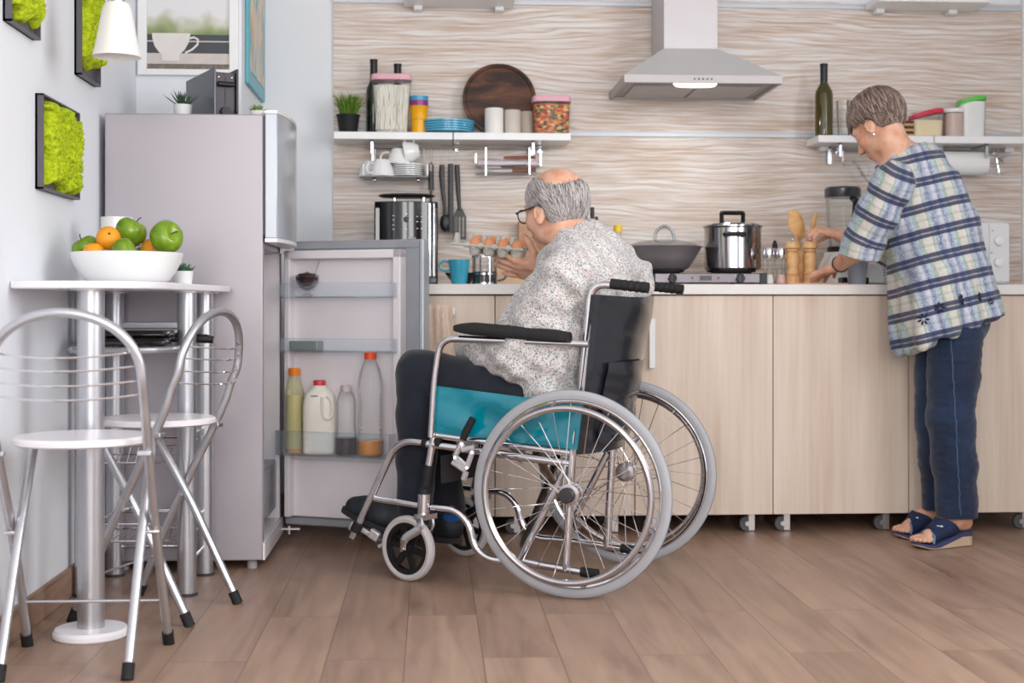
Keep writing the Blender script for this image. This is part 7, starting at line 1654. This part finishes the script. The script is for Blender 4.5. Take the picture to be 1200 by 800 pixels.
# one straight frame for the trunk and one for each sleeve
pat = bonecoords(Vs, bones)
def m_plaid():
    m, nt, b = newmat('plaid_cotton'); L = nt.links; a = N(nt, 'ShaderNodeAttribute', attribute_name='weave')
    nz = N(nt, 'ShaderNodeTexNoise', i_Scale=24.0, i_Detail=2.0); L.new(a.outputs['Vector'], nz.inputs['Vector'])
    va = N(nt, 'ShaderNodeVectorMath', operation='MULTIPLY_ADD'); va.inputs[1].default_value = (.0045,)*3; L.new(nz.outputs['Color'], va.inputs[0]); L.new(a.outputs['Vector'], va.inputs[2])
    s = N(nt, 'ShaderNodeSeparateXYZ'); L.new(va.outputs[0], s.inputs[0])
    def fr(out, per, off=0):
        d = N(nt, 'ShaderNodeMath', operation='MULTIPLY_ADD'); d.inputs[1].default_value = 1/per; d.inputs[2].default_value = 40+off; L.new(out, d.inputs[0]); f = N(nt, 'ShaderNodeMath', operation='FRACT'); L.new(d.outputs[0], f.inputs[0]); return f.outputs[0]
    ver = ramp(nt, [(0, (208, 202, 190)), (.09, (214, 209, 198)), (.13, (146, 170, 142)), (.18, (178, 194, 202)), (.30, (98, 114, 148)), (.40, (156, 168, 188)), (.50, (200, 204, 214)), (.60, (96, 112, 150)), (.72, (166, 186, 202)), (.84, (142, 168, 138)), (.88, (200, 196, 182)), (1, (208, 202, 190))], fr(s.outputs[0], .118, .3))
    hmask = ramp(nt, [(0, (.05, .05, .05)), (.02, (.15, .15, .15)), (.04, (.9, .9, .9)), (.16, (.9, .9, .9)), (.19, (.45, .45, .45)), (.22, (.45, .45, .45)), (.25, (.9, .9, .9)), (.39, (.9, .9, .9)), (.42, (.12, .12, .12)), (.66, (.03, .03, .03)), (.68, (.2, .2, .2)), (.76, (.2, .2, .2)), (.8, (.03, .03, .03))], fr(s.outputs[1], .088, .55))
    mx = N(nt, 'ShaderNodeMix', data_type='RGBA'); L.new(hmask, mx.inputs[0]); mx.inputs[7].default_value = (*lin((26, 32, 78)), 1)
    # loose weave: pale threads
    th_ = N(nt, 'ShaderNodeTexNoise', i_Scale=1.0, i_Detail=2.0); mp = N(nt, 'ShaderNodeMapping'); mp.inputs['Scale'].default_value = (520, 130, 60); L.new(a.outputs['Vector'], mp.inputs[0]); L.new(mp.outputs[0], th_.inputs['Vector'])
    tr_ = ramp(nt, [(.46, (0, 0, 0)), (.62, (.6, .6, .6))], th_.outputs[0]); m2 = N(nt, 'ShaderNodeMix', data_type='RGBA'); L.new(tr_, m2.inputs[0]); L.new(ver, m2.inputs[6]); m2.inputs[7].default_value = (*lin((222, 222, 226)), 1)
    L.new(m2.outputs[2], mx.inputs[6]); L.new(mx.outputs[2], b.inputs['Base Color']); b.inputs['Roughness'].default_value = .9; b.inputs['Sheen Weight'].default_value = .15
    return m
plaid = m_plaid()
bl = fmesh('blouse', Vs, Fs, plaid, wo, wom, {'weave': pat})
# embroidered flowers along the hem
rel = Vs; dcam = rel[:, 0]*_s+rel[:, 1]*_c; ppx = 600+F*(rel[:, 0]*_c-rel[:, 1]*_s)/dcam; ppy = 360-F*(rel[:, 2]-EYE)/dcam
nr = vnormals(Vs, Fs); emb = mat('navy_embroidery', (30, 36, 62), .8)
for px, py, r in ((1079, 372, .020), (1100, 358, .019), (1128, 349, .021), (1150, 346, .017), (1162, 351, .012)):
    ok = np.where((np.abs(ppx-px) < 3) & (np.abs(ppy-py) < 3))[0]
    if not len(ok): continue
    i = ok[np.argmin(dcam[ok])]; c = Vector(Vs[i]); n_ = Vector(nr[i]); n_ = n_ if n_.dot(view2) < 0 else -n_; ex, ey, ez = basis(n_); g = Geo()
    for k in range(7):
        a = 2*pi*k/7; d_ = ex*cos(a)+ey*sin(a); R = Matrix((d_, ez.cross(d_), ez)).transposed(); g.ball(c+n_*.004+d_*r*.66, (r*.42, r*.17, .0022), 12, 6, R)
    build('embroidered_flower', g, emb, bl, MO)
# jeans
tf = Field((lo2[0]+.3, lo2[1], .05), (hi2[0], hi2[1], .95), .0045)
tf.ell(P_(1114, 372, 4.87), (.14, .125, .12), None, .03)
for hp, kn, an, rs in ((hL, kL, aL, (.094, .080, .070)), (hR2, kR, aR, (.088, .076, .064))):
    tf.chain([hp, hp.lerp(kn, .5), kn, kn.lerp(an, .5), an+Vector((0, 0, -.05))], (rs[0], (rs[0]+rs[1])/2, rs[1], (rs[1]+rs[2])/2, rs[2]), .02)
    tf.cut(an+Vector((0, 0, -.022)), (0, 0, -1), .12)
Vt, Ft = tf.mesh(); nr = vnormals(Vt, Ft); Vt = Vt+nr*(.0035*(vnoise(Vt*np.array([1, 1, 1.6]), 31, 16)-.5)*2+.002*(vnoise(Vt*np.array([1, 1, 2.2]), 32, 34)-.5)*2)[:, None]
je = fmesh('jeans', Vt, Ft, m_denim('blue_denim', ((13, 28, 54), (18, 38, 68), (29, 53, 85))), wo, wom)
# side seam and turn-ups
g = Geo(); relt = Vt; dc_ = relt[:, 0]*_s+relt[:, 1]*_c; qx = 600+F*(relt[:, 0]*_c-relt[:, 1]*_s)/dc_; qy = 360-F*(relt[:, 2]-EYE)/dc_; P = []
for py in range(385, 607, 5):
    px = 1112+(py-385)*.055; ok = np.where((np.abs(qx-px) < 2.5) & (np.abs(qy-py) < 2.5))[0]
    if len(ok): P.append(Vector(Vt[ok[np.argmin(dc_[ok])]])-view2*.0008)
build('side_seam', g.tube(P, .0022, 6), mat('denim_seam', (70, 92, 124), .8), je, MO)
# mules
cork = mat('beige_wedge_sole', (196, 172, 146), .7); band = mat('navy_sole_band', (62, 66, 104), .7); den = mat('navy_denim_upper', (30, 42, 74), .85, vary=.2, nscale=80, bump=.4, bscale=200); frn = mat('frayed_denim', (104, 130, 158), .9)
for (a, f, l, L_), nm in zip(feet, (0, 1)):
    Q = lambda x, y, z: a+f*(x*L_)+l*y+Vector((0, 0, z))
    def wd(t): return (.030+.012*min(1, max(0, (t-.2)/.45)))*min(1, (t/.10+.12)**.5 if t < .1 else 1)*(1 if t < .8 else max(.05, (1-((t-.8)/.215)**2))**.5)
    def sole(z0f, z1f, ex_=0):
        g = Geo(); n = 24; v = []
        for i in range(n+1):
            t = i/n*1.0; w_ = wd(t)+ex_
            for y, zf in ((-w_, z0f), (w_, z0f), (w_, z1f), (-w_, z1f)): v.append(Q(t, y, zf(t)))
        return g.add(v, [(3, 2, 1, 0)]+[(i*4+j, i*4+(j+1) % 4, (i+1)*4+(j+1) % 4, (i+1)*4+j) for i in range(n) for j in range(4)]+[(n*4, n*4+1, n*4+2, n*4+3)])
    zb_ = lambda t: .002+.012*max(0, (t-.78)/.22)**1.5
    so = build('mule', sole(zb_, lambda t: max(zb_(t)+.004, ftop(t)-.016)), cork, wom, MO, bevel=.002)
    build('sole_band', sole(lambda t: max(zb_(t)+.004, ftop(t)-.016), lambda t: ftop(t)-.001, .0008), band, so, MO)
    fu = Field(tuple(min(x_, y_)-.06 for x_, y_ in zip(Q(0, 0, 0), Q(1, 0, 0))), tuple(max(x_, y_)+.10 for x_, y_ in zip(Q(0, 0, 0), Q(1, 0, 0))), .003)
    fu.chain([Q(.30, 0, ftop(.3)+.036), Q(.45, 0, ftop(.45)+.036), Q(.72, 0, ftop(.7)+.020)], (.036, .036, .031), .02, flat=(l, 1.22))
    fu.cone(Q(.34, 0, ftop(.3)+.05), Q(.05, 0, .13), .052, .08, .003, op='sub'); fu.plane(Q(.79, 0, .03), f*1.0+Vector((0, 0, .35)), .003); fu.plane(Q(0, 0, .012), Vector((0, 0, -1)), .003)
    V, Fc = fu.mesh(); up_ = fmesh('denim_upper', V, Fc, den, wo, so)
    fr_ = []
    for k in range(21):
        t_ = pi*k/20; fr_.append(Q(.785-.05*sin(t_), cos(t_)*.040, ftop(.78)+.003+.040*sin(t_)**.8))
    build('frayed_edge', Geo().tube(fr_, .0045, 6), frn, so, MO)
    g = Geo()
    for k in range(6):
        aa = 2*pi*k/6; g.ball(Q(.60+.045*cos(aa), -.020+.012*sin(aa) if l.dot(view2) > 0 else .020+.012*sin(aa), ftop(.6)+.050), (.007, .007, .003), 8, 6)
    build('white_embroidery', g, white_gloss, so, MO)
# hair
RAD2 = (.106, .087, .096); EC2 = (-.016, 0, .042); rr = random.Random(21); roots = []
while len(roots) < 4800:
    th_ = rr.uniform(0, 2*pi); z = rr.uniform(-.85, 1); x = sqrt(1-z*z)*cos(th_); y = sqrt(1-z*z)*sin(th_); p = Vector((EC2[0]+x*RAD2[0], y*RAD2[1], EC2[2]+z*RAD2[2]))
    if p.x > .050 and p.z < .074: continue
    if p.x > .018 and p.z < .034: continue
    if -.030 < p.x and p.z < .020: continue
    if p.z < (-.045 if p.x < -.06 else -.02): continue
    roots.append(p)
def flow2(p):
    d = Vector((p.x+.045, p.y*1.4, 0)); d = d.normalized() if d.length > .01 else Vector((1, 0, 0))
    if p.x > .0 and p.z > .06: return Vector((1.0, p.y*5, -.35))
    if p.x > -.05: return Vector((-.05+p.x*3, d.y*.9, -1.0))
    return Vector((-.15+d.x*.3, d.y*.5, -1))
Vh, Fh, tone = strands(roots, flow2, 6, .0150, .0020, .010, 8, EC2, wR, wf, RAD2, WS, lambda p: (-.030 < p.x < .045 and p.z < .018) or (.045 <= p.x < .080 and p.z < .040) or (p.x >= .08 and p.z < .026))
fmesh('hair', Vh, Fh, hairmat('ash_brown_hair', [(84, 66, 58), (116, 94, 84), (146, 126, 115), (188, 172, 162)]), wo, wom, {'tone': tone})
hf_ = Field(tuple(WH[i]-.17 for i in range(3)), tuple(WH[i]+.17 for i in range(3)), .003)
hf_.ell(wf(EC2[0]*WS, 0, EC2[2]*WS), np.array((RAD2[0]-.001, RAD2[1]-.002, RAD2[2]-.002))*WS, np.array(wR), .002)
hf_.plane(wf(.052*WS, 0, .062*WS), V3(wR @ Vector((1, 0, -.8))), .004); hf_.plane(wf(-.03*WS, 0, -.048*WS), V3(wR @ Vector((.2, 0, -1))), .004)
hf_.ell(wf(.014*WS, 0, -.008*WS), np.array((.046, .12, .040))*WS, np.array(wR), .006, 'sub')
V, Fc = hf_.mesh(); fmesh('under_hair', V, Fc, mat('ash_under_hair', (112, 94, 86), .8, vary=.2, nscale=90, stretch=(3, 3, 1), bump=.8, bscale=220), wo, wom)
for sy in (1, -1):
    build('eye', Geo().ball(wf(*(Vector((.072, sy*.031, .001))*WS)), .0145, 16, 12), white_gloss, wom, MO)
    build('iris', Geo().ball(wf(*(Vector((.0830, sy*.031, -.002))*WS)), .0052, 12, 8), mat('grey_iris', (70, 80, 84), .2), wom, MO)
    build('earring', Geo().ball(wf(*(Vector((-.004, sy*.080, -.046))*WS)), (.007, .004, .007), 14, 8), chrome, wom, MO)
bd = Geo(); fa = uvec(wL-eL); ex, ey, ez = basis(fa)
for k in range(26): a = 2*pi*k/26; bd.ball(wL-fa*.012+(ex*cos(a)+ey*sin(a))*.030, .0034, 8, 6)
build('bead_bracelet', bd, mat('dark_beads', (50, 60, 74), .3, .4), wom, MO)
